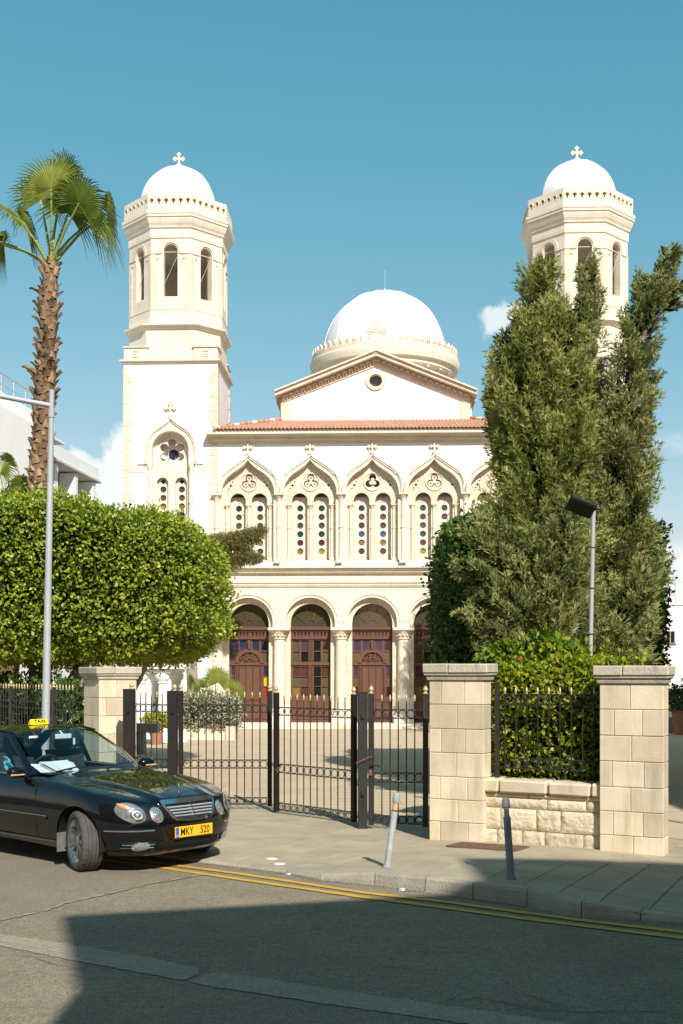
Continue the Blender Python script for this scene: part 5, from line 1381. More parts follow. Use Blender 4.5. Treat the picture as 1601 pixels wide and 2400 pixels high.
conifer('low grey-green conifer with long boughs reaching out towards the church', 18.0,
        [([(1270, 1570, 90), (1290, 1430, 110), (1300, 1290, 80), (1320, 1200, 30)], .1, .7),
         ([(1230, 1370, 30), (1172, 1304, 24), (1132, 1268, 14), (1104, 1256, 5)], -.4, 1.0), ([(1220, 1450, 34), (1164, 1376, 26), (1122, 1342, 14), (1096, 1332, 5)], -.5, 1.0),
         ([(1210, 1540, 40), (1156, 1474, 30), (1126, 1446, 15), (1112, 1438, 6)], -.4, 1.0), ([(1190, 1500, 46), (1160, 1444, 30), (1134, 1408, 12), (1124, 1400, 5)], -.2, 1.0),
         ([(1200, 1290, 36), (1162, 1250, 20), (1136, 1232, 7)], -.2, 1.0),
         ([(1400, 1560, 60), (1440, 1480, 60), (1480, 1400, 40), (1500, 1350, 10)], 0, .8), ([(1430, 1560, 38), (1480, 1530, 34), (1512, 1505, 22), (1520, 1490, 6)], -.3, .9)], 19, 'conifer_grey', 13., [(1270, 1700), (1285, 1400), (1310, 1220)])

conifer('tall dark cypress standing near the church front, hidden behind the nearer conifers', 36.0,
        [([(1240, 1620, 78), (1240, 1300, 84), (1238, 1100, 70), (1236, 960, 44), (1236, 880, 10)], 0, .9)], 7, 'conifer', 21., [(1240, 1700), (1240, 1300), (1236, 900)])

# --- bright hedge behind the railing, with one red flower

hd0 = pm + Vector((math.cos(AL), -math.sin(AL), 0)) * 1.45 + nb * .95
hg = thing('hedge', 'bright yellow-green leafy hedge showing through the railing on the low wall', 'hedge', (hd0.x, hd0.y, 0), -AL)
a = clipped(23000, (0, 0, 1.22), (.98, .48, 1.05), 4.5, 'hedge', .072, .22, .07, 11., up=.3)
b_ = filler(2500, (0, 0, 1.2), (.95, .45, 1.02), .16)
N = 2200; sp = np.stack([rng.uniform(-1.15, .1, N), rng.uniform(-.1, .7, N), np.zeros(N)], 1)
sp[:, 2] = 2.22 + rng.random(N) ** 1.5 * (.30 + .16 * nz3(sp, 4., 2.)) * np.clip((sp[:, 0] + 1.25) / .5, 0, 1)
c3 = [sp, rng.normal(0, .6, (N, 3)) + np.array([-.4, 0, .8]), rng.normal(0, 1, (N, 3)), rng.uniform(.07, .13, N), rng.uniform(.15, .6, N)]
a = cat(a, b_, c3)
link('foliage', leaf_mesh(a[0], a[1], a[2], a[3], a[3] * .34, 'hedge', rnd=a[4]), hg)
new('stems', trunk_mesh([([(x, random.uniform(-.2, .2), -.02), (x + .05, 0, .6), (x - .03, .05, 1.6)], .02, .008) for x in (-.8, -.5, -.2, .1, .4, .7)], 6), 'bark', hg, 60)
fp = P(1221, 1543, 14.05)
flw = thing('flower', 'single red hibiscus bud poking out of the bright hedge', 'flower', fp)
mb = MB()
for k in range(6):
    a_ = k * PI / 3; mb.add([(0, 0, -.035), (.016 * math.cos(a_), .016 * math.sin(a_), 0), (.006 * math.cos(a_ + .5), .006 * math.sin(a_ + .5), .035), (.016 * math.cos(a_ + 1.05), .016 * math.sin(a_ + 1.05), 0)], [(0, 1, 2, 3)])
new('petals', mb, 'red_petal', flw); mb = MB(); mb.tube([(0, 0, -.03), (.01, .03, -.12)], .004, 5); new('stem', mb, 'petiole', flw)

# --- fan palms
def frond(parent, base, tip, facing, rad, nseg=34, spread=2.35, droop=.35, wid=.5, pr=.03, tone=0.):
    """fan leaf: petiole from base to tip, blade opening around 'facing' """
    base, tip, facing = Vector(base), Vector(tip), Vector(facing).normalized()
    mb = MB(); mid = base.lerp(tip, .5) + Vector((0, 0, (tip - base).length * .06))
    mb.tube([base, base.lerp(mid, .5) + Vector((0, 0, .01)), mid, mid.lerp(tip, .5), tip], [pr, pr * .85, pr * .7, pr * .6, pr * .5], 6)
    pet = new('frond', mb, 'petiole', parent, 60)
    ax = (tip - mid).normalized(); ax = (ax - facing * ax.dot(facing) * .7).normalized(); sd = facing.cross(ax).normalized(); fn = ax.cross(sd)
    vs, fs, rr = [], [], []
    for k in range(nseg):
        t = (k + .5) / nseg * 2 - 1; ang = t * spread / 1.0
        dr = (ax * math.cos(ang) + sd * math.sin(ang)).normalized(); wv = fn.cross(dr).normalized()
        L_ = rad * (1 - .22 * abs(t) ** 2) * random.uniform(.92, 1.06); w = rad * spread / nseg * wid
        lift = .10 * (1 if k % 2 else -1) * w * 3; o = len(vs); rows = 6; pv_ = tip
        for i in range(rows + 1):
            s_ = i / rows; ww = w * min(1, s_ * 2.4) * (1 if s_ < .4 else max(0.03, (1 - s_) / .6) ** .9)
            g = droop * max(0, s_ - .38) ** 1.7 * L_ * 2.1 * random.uniform(.8, 1.25)
            pt = tip + dr * (L_ * s_ * (1 - .12 * max(0, s_ - .4))) + fn * (.10 * L_ * s_ * (1 - s_)) - Vector((0, 0, g))
            vs += [pt + wv * ww + fn * ww * .5, pt - fn * ww * .35, pt - wv * ww + fn * ww * .5]
        for i in range(rows):
            a_ = o + i * 3; fs += [(a_, a_ + 1, a_ + 4, a_ + 3), (a_ + 1, a_ + 2, a_ + 5, a_ + 4)]; 
            rr += [min(1, max(0, .5 + tone + (.18 if i < 3 else -.1 * (i - 3)) + random.uniform(-.15, .15)))] * 2
    me = bpy.data.meshes.new('blade'); me.from_pydata([tuple(p) for p in vs], [], fs)
    at = me.attributes.new('rnd', 'FLOAT', 'FACE'); at.data.foreach_set('value', rr)
    me.materials.append(MATS['palm_leaf']); me.update()
    link('blade', me, pet)
    return pet
dP = 27.0; pb = P(96, 1600, dP); pb.z = 0
palm = thing('fan_palm', 'tall fan palm with a shaggy brown trunk rising above the clipped tree', 'palm tree', pb)
axis = [P(92, 1700, dP), P(92, 1150, dP), P(100, 1000, dP), P(112, 800, dP), P(115, 680, dP), P(118, 612, dP)]
axis = [p - pb for p in axis]; axis[0].z = -.05
rad = [.285, .27, .25, .225, .21, .14]
mb = MB(); dn, dr_ = [], []
for i in range(len(axis) - 1):
    for k in range(6): dn.append(axis[i].lerp(axis[i + 1], k / 6)); dr_.append(lerp(rad[i], rad[i + 1], k / 6) * .86)
dn.append(axis[-1]); dr_.append(rad[-1]); mb.tube(dn, dr_, 16); new('trunk', mb, 'palm_fibre', palm, 60)
def boot(ln, w, flare, torn, mat='palm_boot'):
    mb = MB(); n_ = 5; rows = []
    for i in range(n_ + 1):
        s_ = i / n_; ww = w * (1 - .45 * s_ ** 1.5) * (1 + .12 * math.sin(i * 3.1)); o = flare * s_ ** 1.6
        rows.append([Vector((-ww, o - .02, ln * s_)), Vector((-ww * .4, o + .018, ln * s_)), Vector((ww * .4, o + .018, ln * s_ + (torn if i == n_ else 0))), Vector((ww, o - .02, ln * s_ - (torn if i == n_ else 0)))])
    mb.grid(rows); mb.grid([[p - Vector((0, .022, 0)) for p in r] for r in rows])
    return mesh_of(mb, mat)
BT = [boot(.17, .085, .04, .01), boot(.19, .09, .06, -.02), boot(.22, .095, .10, .03), boot(.27, .085, .17, -.03)]
BL = [boot(.17, .085, .035, .01, 'palm_boot_tan'), boot(.20, .10, .03, -.02, 'palm_boot_tan'), boot(.15, .075, .05, .02, 'palm_boot_tan')]
k = 0; z = 3.4
ztop = axis[-1].z
while z < ztop - .05 and k < 420:
    i = max(j for j in range(len(axis) - 1) if axis[j].z <= z); t = (z - axis[i].z) / (axis[i + 1].z - axis[i].z); c = axis[i].lerp(axis[i + 1], t); r_ = lerp(rad[i], rad[i + 1], t) * .88
    a_ = k * 2.39996 + random.uniform(-.15, .15); hi = (z - 3.4) / (ztop - 3.4)
    m = random.choice(BL) if hi < .38 + random.uniform(-.1, .1) else (BT[random.choice((0, 1, 1))] if hi < .6 else BT[random.choice((1, 1, 2, 2, 3))])
    o = link('leaf_base', m, palm, (c.x + r_ * math.cos(a_), c.y + r_ * math.sin(a_), z))
    o.rotation_euler = (random.uniform(-.2, .2), random.uniform(-.4, .4), a_ - PI / 2 + random.uniform(-.3, .3)); o.scale = (random.uniform(.6, 1.25), random.uniform(.6, 1.7), random.uniform(.6, 1.25))
    z += .0225 if hi < .55 else .026; k += 1
ct = axis[-1]
def rp(u, v, dd=0.): return P(u, v, dP + dd) - pb
for (u, v, dd, fu, fv, fd, rad_, dr, tn) in [
        (120, 442, -.5, .0, -.95, .35, 1.22, .20, .22), (186, 476, -.7, .5, -.65, .35, 1.15, .55, -.28), (42, 509, -.6, -.35, -.55, .8, .95, .55, .15), (150, 420, .5, .3, .5, .8, 1.15, .5, .05),
        (210, 520, .3, .7, -.25, .6, 1.2, .75, -.05), (95, 470, .6, -.4, .6, .7, 1.1, .5, -.05),
        (-20, 560, .0, -.9, -.1, .4, .95, .9, .0), (160, 500, -.2, .3, -.7, .4, 1.15, .7, -.1), (62, 530, .5, -.8, .3, .4, 1.0, .8, -.1), (250, 500, .8, .8, .3, .5, 1.1, .8, .1),
        (10, 575, .2, -.8, -.3, .1, .8, .8, -.05)]:
    frond(palm, ct + Vector((random.uniform(-.06, .06), random.uniform(-.06, .06), -.12)), rp(u, v, dd), (fu, fv, fd), rad_ * .94, 42, 2.2, dr * .8, .46, .045, tn)
# small palm beside the planter hedge
dS = 39.6; sb = P(505, 1700, dS); sb.z = 0
p2 = thing('fan_palm', 'small fan palm with bright spiky leaves beside the variegated hedge', 'palm tree', sb)
mb = MB(); mb.lathe([(.12, -.02), (.13, .5), (.10, 1.05)], 10); new('trunk', mb, 'palm_fibre', p2, 60)
for (u, v, dd, fx, fy, fz, r_, tn) in [(512, 1600, -.3, .05, -.85, .45, .78, .3), (470, 1612, -.1, -.7, -.4, .5, .6, .1), (548, 1618, -.1, .6, -.5, .4, .62, .15), (545, 1640, -.3, .5, -.8, .0, .55, -.1), (490, 1632, -.3, -.3, -.8, .2, .5, -.2), (505, 1590, .3, 0, .5, .8, .7, .1), (450, 1600, .1, -.9, -.2, .3, .5, .2)]:
    frond(p2, (0, 0, 1.0), P(u, v, dS + dd) - sb, (fx, fy, fz), r_, 30, 2.2, .25, .5, .022, tn)
# a second, far palm low behind the ficus on the left
dL = 31.0; sb = P(20, 1700, dL); sb.z = 0
p3 = thing('fan_palm', 'green fan palm peeping over the clipped tree beside the white building', 'palm tree', sb)
mb = MB(); mb.lathe([(.3, -.02), (.26, 4.6), (.2, 6.4)], 12); new('trunk', mb, 'palm_fibre', p3, 60)
for (u, v, dd, fx, fy, fz, r_, tn) in [(50, 1138, -.3, .4, -.8, .3, .62, -.15), (0, 1110, -.2, -.3, -.6, .6, .8, .2), (-30, 1100, .2, -.6, -.3, .6, .8, .1), (35, 1160, -.4, .2, -.9, .1, .6, -.2), (60, 1160, .2, .7, -.3, .3, .6, 0), (20, 1090, .4, .1, .4, .8, .7, .2)]:
    frond(p3, (0, 0, 6.2), P(u, v, dL + dd) - sb, (fx, fy, fz), r_, 30, 2.2, .6, .5, .03, tn)

# --- brown drooping branch tree behind the ficus
dB = 41.0; sb = P(452, 1700, dB); sb.z = 0
bt = thing('tamarisk', 'feathery olive-brown tree reaching past the clipped ficus, with a bleached trunk', 'tree', sb)
tr = [((0, 0, -.05), (.05, 0, .9), (-.05, .1, 1.9), (.1, 0, 3.2)), ]
brs = [(455, 1400), (520, 1300), (560, 1262), (600, 1240)]
bp_ = [tuple(P(u, v, dB) - sb) for u, v in brs]
new('trunk', trunk_mesh([([(0, 0, -.05), (.06, 0, .9), (-.06, .1, 1.9), bp_[0]], .34, .16), ([bp_[0], bp_[1], bp_[2], bp_[3]], .10, .02), ([bp_[1], tuple(P(548, 1320, dB) - sb), tuple(P(560, 1338, dB) - sb)], .04, .01)]), 'bark_pale', bt, 60)
N = 15000; w0 = np.array([list(P(u, v, dB) - sb) for u, v in [(528, 1270), (560, 1265), (590, 1250), (612, 1238), (570, 1300), (600, 1305), (540, 1310), (500, 1280)]]); rr = np.array([.55, .55, .40, .19, .45, .27, .45, .66])
ix = rng.choice(8, N, p=rr ** 2 / (rr ** 2).sum()); off_ = unit(rng.normal(0, 1, (N, 3))) * (rng.random(N) ** .4)[:, None] * rr[ix][:, None] * np.array([1.1, 1, .75])
p = w0[ix] + off_; d = rng.normal(0, .45, (N, 3)) + np.array([.35, 0, -.75])
link('crown', leaf_mesh(p, d, rng.normal(0, 1, (N, 3)), rng.uniform(.10, .24, N), .010, 'conifer_brown', .1, rng.random(N)), bt)

# --- planter hedge in the courtyard
dV = 36.6; c = P(492, 1700, dV)
ph = thing('planter_hedge', 'square variegated grey-green hedge growing in a low stone planter', 'hedge', (c.x - .35, c.y, 0))
a = cat(clipped(21000, (0, 0, .80), (1.28, .75, .56), 5, 'variegated', .075, .25, .07, 17.), filler(1500, (0, 0, .8), (1.2, .7, .5), .2))
rim = np.clip((.8 - a[0][:, 2]) / .4, 0, 1); a[4] = np.where(rng.random(len(a[4])) < .10 + .2 * rim, .98, np.clip(a[4], 0, .78))
link('foliage', leaf_mesh(a[0], a[1], a[2], a[3], a[3] * .36, 'variegated', rnd=a[4]), ph)
new('stems', trunk_mesh([([(x, 0, .2), (x, .05, .6), (x + .1, 0, 1.1)], .03, .01) for x in (-.9, -.4, .1, .6)], 6), 'bark', ph)
pl_ = thing('planter', 'low cream stone planter box with stepped corner under the variegated hedge', 'planter', (c.x - .35, c.y, 0))
for x0, x1, y0, y1 in ((-1.25, 1.12, -.7, -.55), (-1.25, 1.12, .55, .7), (-1.25, -1.1, -.545, .545), (.97, 1.12, -.545, .545)):
    mb = MB(); mb.cbox(x0, x1, y0, y1, -.02, .36, .02); new('side', mb, 'stone', pl_)
mb = MB(); mb.box(-1.1, .97, -.545, .545, -.02, .28); new('soil', mb, 'earth', pl_)
mb = MB(); mb.cbox(.92, 1.22, -.8, -.45, -.02, .42, .02); new('corner_post', mb, 'stone_dark', pl_)
# potted lime-green plant and white colonnade in the courtyard
dC = 35.0
sh_ = thing('shrine', 'small white marble colonnade with bulbous capitals beneath the clipped tree', 'shrine', (P(355, 1700, dC).x, dC, 0))
S_ = dC / F
mb = MB(); mb.cbox(-.75, 1.1, -.35, 2.1, -.02, .10, .02); new('plinth', mb, 'marble', sh_)
for i, (u, yy) in enumerate([(330.5, 0), (381, 0), (340, 1.6), (392, 1.6)]):
    x = (u - 355) * S_ if yy == 0 else (u - 355) * S_ + .05
    m_ = 'marble'
    mb = MB(); mb.lathe([(.145, .42), (.14, .9), (.125, 1.78)], 18, (x, yy, 0)); cl_ = new('column', mb, m_, sh_, 40)
    mb = MB(); mb.lathe([(.13, 1.76), (.165, 1.79), (.15, 1.83), (.23, 1.93), (.235, 2.02), (.20, 2.10)], 18, (x, yy, 0)); mb.cbox(x - .24, x + .24, yy - .24, yy + .24, 2.10, 2.2, .015); new('capital', mb, m_, cl_, 40)
    mb = MB(); mb.lathe([(.155, .45), (.19, .38), (.24, .25), (.25, .16), (.22, .10)], 18, (x, yy, 0)); new('base', mb, m_, cl_, 40)
mb = MB(); mb.cbox(-.75, 1.1, -.35, 2.0, 2.2, 2.55, .02); new('entablature', mb, 'marble', sh_)
mb = MB(); mb.lathe([(1.2, 2.56), (1.0, 2.9), (.5, 3.15), (0.02, 3.25)], 24, (.15, .85, 0)); new('dome_roof', mb, 'marble', sh_, 40)
bn = thing('stone_bench', 'grey concrete bench in the shade behind the oblique iron panel', 'bench', (P(340, 1700, 30).x, 30, 0))
mb = MB(); mb.cbox(-.35, .36, -.25, .25, .55, .78, .012); new('slab', mb, 'concrete', bn)
mb = MB(); mb.cbox(-.30, -.02, -.2, .2, -.02, .55, .012); new('support', mb, 'concrete', bn)
pt = thing('potted_plant', 'lime-green shrub in a terracotta pot between the white columns', 'plant', (P(366, 1700, 33.6).x, 33.6, 0))
mb = MB(); mb.lathe([(.13, -.01), (.2, .36), (.22, .37), (.22, .42), (.18, .42), (.17, .38)], 16); new('pot', mb, 'terracotta', pt, 40)
a = clipped(2600, (0, 0, .68), (.36, .3, .26), 2.2, 'lime', .07, .25, .06, 3.); link('foliage', leaf_mesh(a[0], a[1], a[2], a[3], a[3] * .35, 'lime', rnd=a[4]), pt)
# ================================================================== OTHER BUILDINGS
# white modern block on the left: its long side runs almost along the line of sight
ang = math.atan2(1, .11)
bo = Vector((-12.74, 60.0, 0)); bd = Vector((math.sin(R(6.3)), math.cos(R(6.3)), 0)); bn_ = Vector((bd.y, -bd.x, 0))
wb = thing('apartment_block', 'white modern building with a recessed window band behind the tall palm', 'building', bo, -R(6.3))
# local: +y away from the camera along the facade, +x out of the facade to the right
def bz(v, y):       # height of a photo row at facade depth y (local)
    return CZ + (HV - v) / F * (60 + y)
mb = MB(); mb.box(-9, -.9, -26, 0, 0, bz(1095, 0) - .55); new('wall', mb, 'house_bright', wb)
zt = bz(1095, 0); zb = zt - .66
mb = MB(); mb.cbox(-9, 0, -13.2, .3, zb + .0, zt, .02); new('parapet', mb, 'house_bright', wb)
mb = MB(); mb.cbox(-9.02, .12, -13.3, .42, zb - .13, zb - .005, .02); new('soffit_band', mb, 'house_cream', wb)
mb = MB(); mb.cbox(-9, 0, -13.2, .1, zb - 3.4, zb - 1.95, .02); new('sill_wall', mb, 'house_bright', wb)
for k in range(5):
    y = -.35 - k * 2.75
    mb = MB(); mb.cbox(-.85, -.02, y - .22, y + .22, zb - 1.95, zb - .225, .01); new('pillar', mb, 'house_bright', wb)
    if k < 4:
        mb = MB(); mb.box(-.88, -.84, y - 2.5, y - .25, zb - 1.94, zb - .24); w_ = new('window', mb, 'dark_glass', wb)
        for f in (0, .33, .66, 1): mb = MB(); mb.box(-.84, -.80, y - 2.5 + f * 2.2, y - 2.44 + f * 2.2, zb - 1.94, zb - .24); new('frame', mb, 'frame_dark', w_)
        mb = MB(); mb.box(-.838, -.795, y - 2.5, y - .25, zb - .78, zb - .72); new('frame', mb, 'frame_dark', w_)
# taller plain block and penthouse nearer the camera
mb = MB(); mb.cbox(-9, .9, -17, -9.4, 0, bz(1012, -9.4), .02); tb = new('stair_block', mb, 'house_bright', wb)
mb = MB(); mb.box(-9, -.6, -16, -8.2, zt - 2.4, zt - .1); new('penthouse_wall', mb, 'house_cream', wb)
mb = MB(); mb.cbox(-10, .75, -17, -6.9, zt - .22, zt - .1, .02); new('roof_slab', mb, 'house_bright', wb)
mb = MB(); mb.cbox(-10, .35, -17, -7.1, zt - .095, zt + .75, .02); new('roof_parapet', mb, 'house_bright', wb)
mb = MB(); mb.box(-.6, -.52, -10.4, -9.2, zt - 1.3, zt - .7); w_ = new('window', mb, 'dark_glass', wb)
mb = MB(); mb.cbox(-.5, .1, -10.6, -8.9, zt - .65, zt - .45, .02); new('awning', mb, 'house_cream', w_)
rl = MB(); zz = zt + .75
for k in range(7): rl.tube([(.1, -16.5 + k * 1.3, zz), (.1, -16.5 + k * 1.3, zz + .9)], .025, 5)
rl.tube([(.1, -16.5, zz + .9), (.1, -8.7, zz + .9)], .03, 5); rl.tube([(.1, -16.5, zz + .45), (.1, -8.7, zz + .45)], .02, 5)
new('roof_railing', rl, 'galv', wb)

# white house on the right
hd = 46.0; h0 = P(1505, 1575, hd); h0.z = 0
wh_ = thing('house', 'low white house beyond the side street, with one small window', 'house', h0, R(-6))
zt = CZ + (HV - 1420) / F * hd
mb = MB(); mb.box(0, 9, 0, 7, 0, zt); new('wall', mb, 'house_white', wh_)
mb = MB(); mb.cbox(-.05, 9.05, -.05, 7.05, zt, zt + .12, .02); new('parapet', mb, 'house_white', wh_)
k_ = hd / F; wx = (1569 - 1505) * k_; wz = CZ + (HV - 1493) * k_
mb = MB(); mb.box(wx - .17, wx + .17, -.02, .05, wz - .22, wz + .22); w_ = new('window', mb, 'window_dark', wh_)
mb = MB()
for a in (-.185, -.012, .16): mb.cbox(wx + a, wx + a + .03, -.05, .0, wz - .24, wz + .24, .004)
mb.cbox(wx - .19, wx + .19, -.045, .0, wz + .21, wz + .25, .004); new('frame', mb, 'house_tan', w_)
mb = MB(); mb.cbox(wx - .24, wx + .24, -.08, .0, wz - .28, wz - .235, .004); new('sill', mb, 'terracotta', w_)
mb = MB(); mb.box(2.0, 2.7, -.02, .04, .0, 1.7); new('door', mb, 'frame_dark', wh_)
ds = P(1559, 1420, hd - .5); dt = thing('satellite_dish', 'weathered satellite dish on the roof edge of the low white house', 'satellite dish', (ds.x, ds.y + .8, zt + .1))
tf = Matrix.Translation((0, 0, .42)) @ Matrix.Rotation(R(70), 4, 'Y') @ Matrix.Rotation(R(35), 4, 'X') @ Matrix.Diagonal((1, .62, 1, 1))
mb = MB(); mb.lathe([(.02, 0), (.2, .03), (.34, .09), (.33, .10), (.2, .045), (.02, .015)], 20, tf=tf, cap=False); new('reflector', mb, 'dish', dt, 50)
mb = MB(); mb.tube([(.05, 0, -.1), (.06, 0, .40)], .025, 6); new('mast', mb, 'galv', dt)
mb = MB(); mb.tube([(0, 0, .3), (.5, -.1, .35)], .014, 5); mb.cbox(.46, .56, -.14, -.04, .33, .42, .01); new('feed_arm', mb, 'galv', dt)
an = thing('tv_aerial', 'thin rooftop aerial beside the satellite dish', 'aerial', (ds.x + .75, ds.y + 1.2, zt + .1))
mb = MB(); mb.tube([(0, 0, -.1), (0, 0, 1.0)], .015, 5); new('mast', mb, 'galv', an)
mb = MB(); mb.tube([(-.45, 0, .65), (.5, 0, .95)], .012, 5)
for k in range(7): mb.tube([(-.4 + k * .14, -.2, .665 + k * .044), (-.4 + k * .14, .2, .665 + k * .044)], .007, 4)
new('elements', mb, 'galv', an)
# side-street railing and pots in shade
sr = thing('railing', 'dark railing with pots on a low wall across the side street', 'railing', (P(1540, 0, 40).x, 40, 0))
mb = MB(); mb.cbox(-.4, 4, 0, .25, 0, .55, .02); new('wall_body', mb, 'concrete', sr)
for k in range(26): link('bar', barmesh(1.2), sr, (-.35 + k * .16, .12, .5))
for z in (.75, 1.62): mb = MB(); mb.box(-.4, 4, .11, .13, z, z + .02); new('rail', mb, 'iron', sr)
po = thing('plant_pot', 'large terracotta pot by the dark side-street railing', 'pot', (P(1598, 0, 39).x, 39, 0))
mb = MB(); mb.lathe([(.25, 0), (.34, .75), (.36, .76), (.36, .82), (.3, .82)], 16); new('pot', mb, 'terracotta', po, 40)
a = clipped(1500, (0, 0, 1.2), (.5, .4, .45), 2.2, 'ficus_shaded', .12, .3, .08, 3.); link('foliage', leaf_mesh(a[0], a[1], a[2], a[3], a[3] * .3, 'ficus_shaded', rnd=a[4]), po)
ribbon('side_street_edge', [(1560, 1919), (1601, 1926), (1700, 1944)], .06, .02, 'slab_bed')

# buildings across the street, behind the camera: they throw the shade on the road
SH = Vector((math.sin(SUN_AZ), -math.cos(SUN_AZ))); TE = math.tan(SUN_EL)
def caster(qx, qy, h, z=0.): 
    k = (h - z) / TE; return Vector((qx + SH.x * k, qy + SH.y * k))
def building(label, pts, h, mat, floors=3):
    """prism on a ground outline, with window rows on each side"""
    t = thing('building', label, 'building', (pts[0].x, pts[0].y, 0), 0, 'buildings across the street')
    o = pts[0]; L_ = [(p.x - o.x, p.y - o.y) for p in pts]; mb = MB(); n = len(L_)
    mb.loft([[Vector((x, y, -.02)) for x, y in L_], [Vector((x, y, h)) for x, y in L_]]); new('wall', mb, mat, t)
    c = Vector((sum(x for x, _ in L_) / n, sum(y for _, y in L_) / n))
    for i in range(n):
        a, b = Vector(L_[i]), Vector(L_[(i + 1) % n]); e = b - a; ln = e.length
        if ln < 1.5: continue
        nrm = Vector((e.y, -e.x)).normalized()
        if nrm.dot((a + b) / 2 - c) < 0: nrm = -nrm
        k = max(1, int(ln / 2.6)); m = mathutils_frame(a, e.normalized(), nrm)
        for j in range(k):
            for f in range(floors):
                x = ln * (j + .5) / k; z = 1.1 + f * (h - .8) / floors
                mb = MB(); mb.box(x - .5, x + .5, -.02, .03, z, z + 1.35, m); w = new('window', mb, 'dark_glass', t)
                mb = MB(); mb.box(x - .6, x + .6, -.02, .10, z - .12, z - .03, m); new('sill', mb, 'stone', w)
    return t
def mathutils_frame(a, e, n):
    return Matrix(((e.x, n.x, 0, a.x), (e.y, n.y, 0, a.y), (0, 0, 1, 0), (0, 0, 0, 1)))
q1, q2 = G(143, 2147), G(1060, 2095)
hA = 11.0; a1, a2 = caster(q1.x, q1.y, hA), caster(q2.x, q2.y, hA)
dirA = (a2 - a1).normalized(); bk = Vector((dirA.y, -dirA.x))
far = a1 + dirA * 9
building('tan three-storey building on the opposite pavement', [a1, far, far + bk * 8, a1 + bk * 8], hA, 'house_tan')
hC = 7.6; c1 = caster(-1.765, 8.02, hC); c2 = caster(-1.70, 5.5, hC)
building('cream two-storey annexe beside the tan building', [c1, c1 + Vector((.55, .1)), Vector((c1.x + .6, c2.y - 5)), Vector((c2.x, c2.y - 5))], hC, 'house_cream', 2)
hB = 16.5; b1 = caster(1.28, 12.42, hB, .12); 
building('tall cream building farther along the opposite side', [b1, b1 + Vector((14, .1)), b1 + Vector((14, -8)), b1 + Vector((0, -8))], hB, 'house_cream', 5)
building('long tan building lining the side street', [Vector((9.8, 4.2)), Vector((18, 4.2)), Vector((18, 24)), Vector((9.8, 24))], 11.8, 'house_tan')
building('white corner house farther up the side street', [Vector((11.0, 24.6)), Vector((19, 24.6)), Vector((19, 34.5)), Vector((11.0, 34.5))], 11.5, 'house_cream')
building('unseen building added across the street to block sky light', [Vector((-26, -4.6)), Vector((-2.5, -4.6)), Vector((-2.5, -14)), Vector((-26, -14))], 22, 'house_tan', 6)  # out of view, added to cut the sky light on the shaded road
building('unseen forward wing added along the street to deepen the shade', [Vector((-26, -.6)), Vector((-6.5, -.6)), Vector((-6.5, -4.4)), Vector((-26, -4.4))], 14, 'house_cream', 4)  # added wing, never seen, hides more sky so the shade goes darker
# ================================================================== TAXI
# car axes: x forward from the front axle, y to the car's left, z up
PSI = R(41.0)
wc = Vector((-2.74, 12.31)); rgt = Vector((-math.sin(PSI), -math.cos(PSI)))
C0 = wc - rgt * .78
taxi = thing('taxi', 'glossy black saloon taxi with a yellow roof sign, front wheels turned', 'taxi', (C0.x, C0.y, 0), -PSI)
XF = [(.15, .66), (.22, .74), (.28, .80), (.40, .845), (.50, .86), (.56, .855), (.60, .835), (.66, .80), (.72, .765), (.78, .715), (.84, .65), (1.0, .5)]
WZ = [(.15, .78), (.22, .82), (.30, .865), (.42, .893), (.55, .905), (.66, .908), (.76, .90), (.84, .885), (.90, .862), (.96, .83), (1.06, .78)]
XB = [(.15, -3.78), (.3, -3.90), (.45, -3.95), (.6, -3.96), (.8, -3.94), (1.0, -3.90), (1.06, -3.86)]
RIM = [(-3.96, .93), (-3.6, .985), (-3.0, .985), (-2.0, .965), (-1.2, .955), (-.85, .945), (-.4, .915), (0., .875), (.35, .825), (.55, .785), (.70, .755), (.86, .745)]
ZC = [(-3.96, .94), (-3.86, 1.02), (-3.4, 1.055), (-3.0, 1.03), (-1.2, .97), (-.72, .985), (-.4, .958), (0., .912), (.35, .86), (.55, .82), (.68, .785), (.76, .75), (.86, .745)]
NF, XS = 3.0, -.12
BOT = [(-3.96, .33), (-3.4, .27), (-.5, .20), (.2, .20), (.7, .185), (.86, .20)]
def body_pt(kind, p, z, sh=1.):
    W_ = interp(z, WZ) * sh
    if kind == 'F':        # p: 0 side .. pi/2 nose
        xf_ = interp(z, XF); return (XS + (xf_ - XS) * max(0, math.sin(p)) ** (2 / NF), W_ * max(0, math.cos(p)) ** (2 / NF))
    if kind == 'S': return (p, W_)
    xb = interp(z, XB); return (-2.95 + (xb + 2.95) * max(0, math.sin(p)) ** (2 / 4.5), W_ * max(0, math.cos(p)) ** (2 / 4.5))
stations = [('F', PI / 2 * (1 - k / 34)) for k in range(34)] + [('S', XS - k * (2.95 + XS) / 44) for k in range(44)] + [('B', PI / 2 * k / 20) for k in range(21)]
QN, RN = 18, 16
half = []
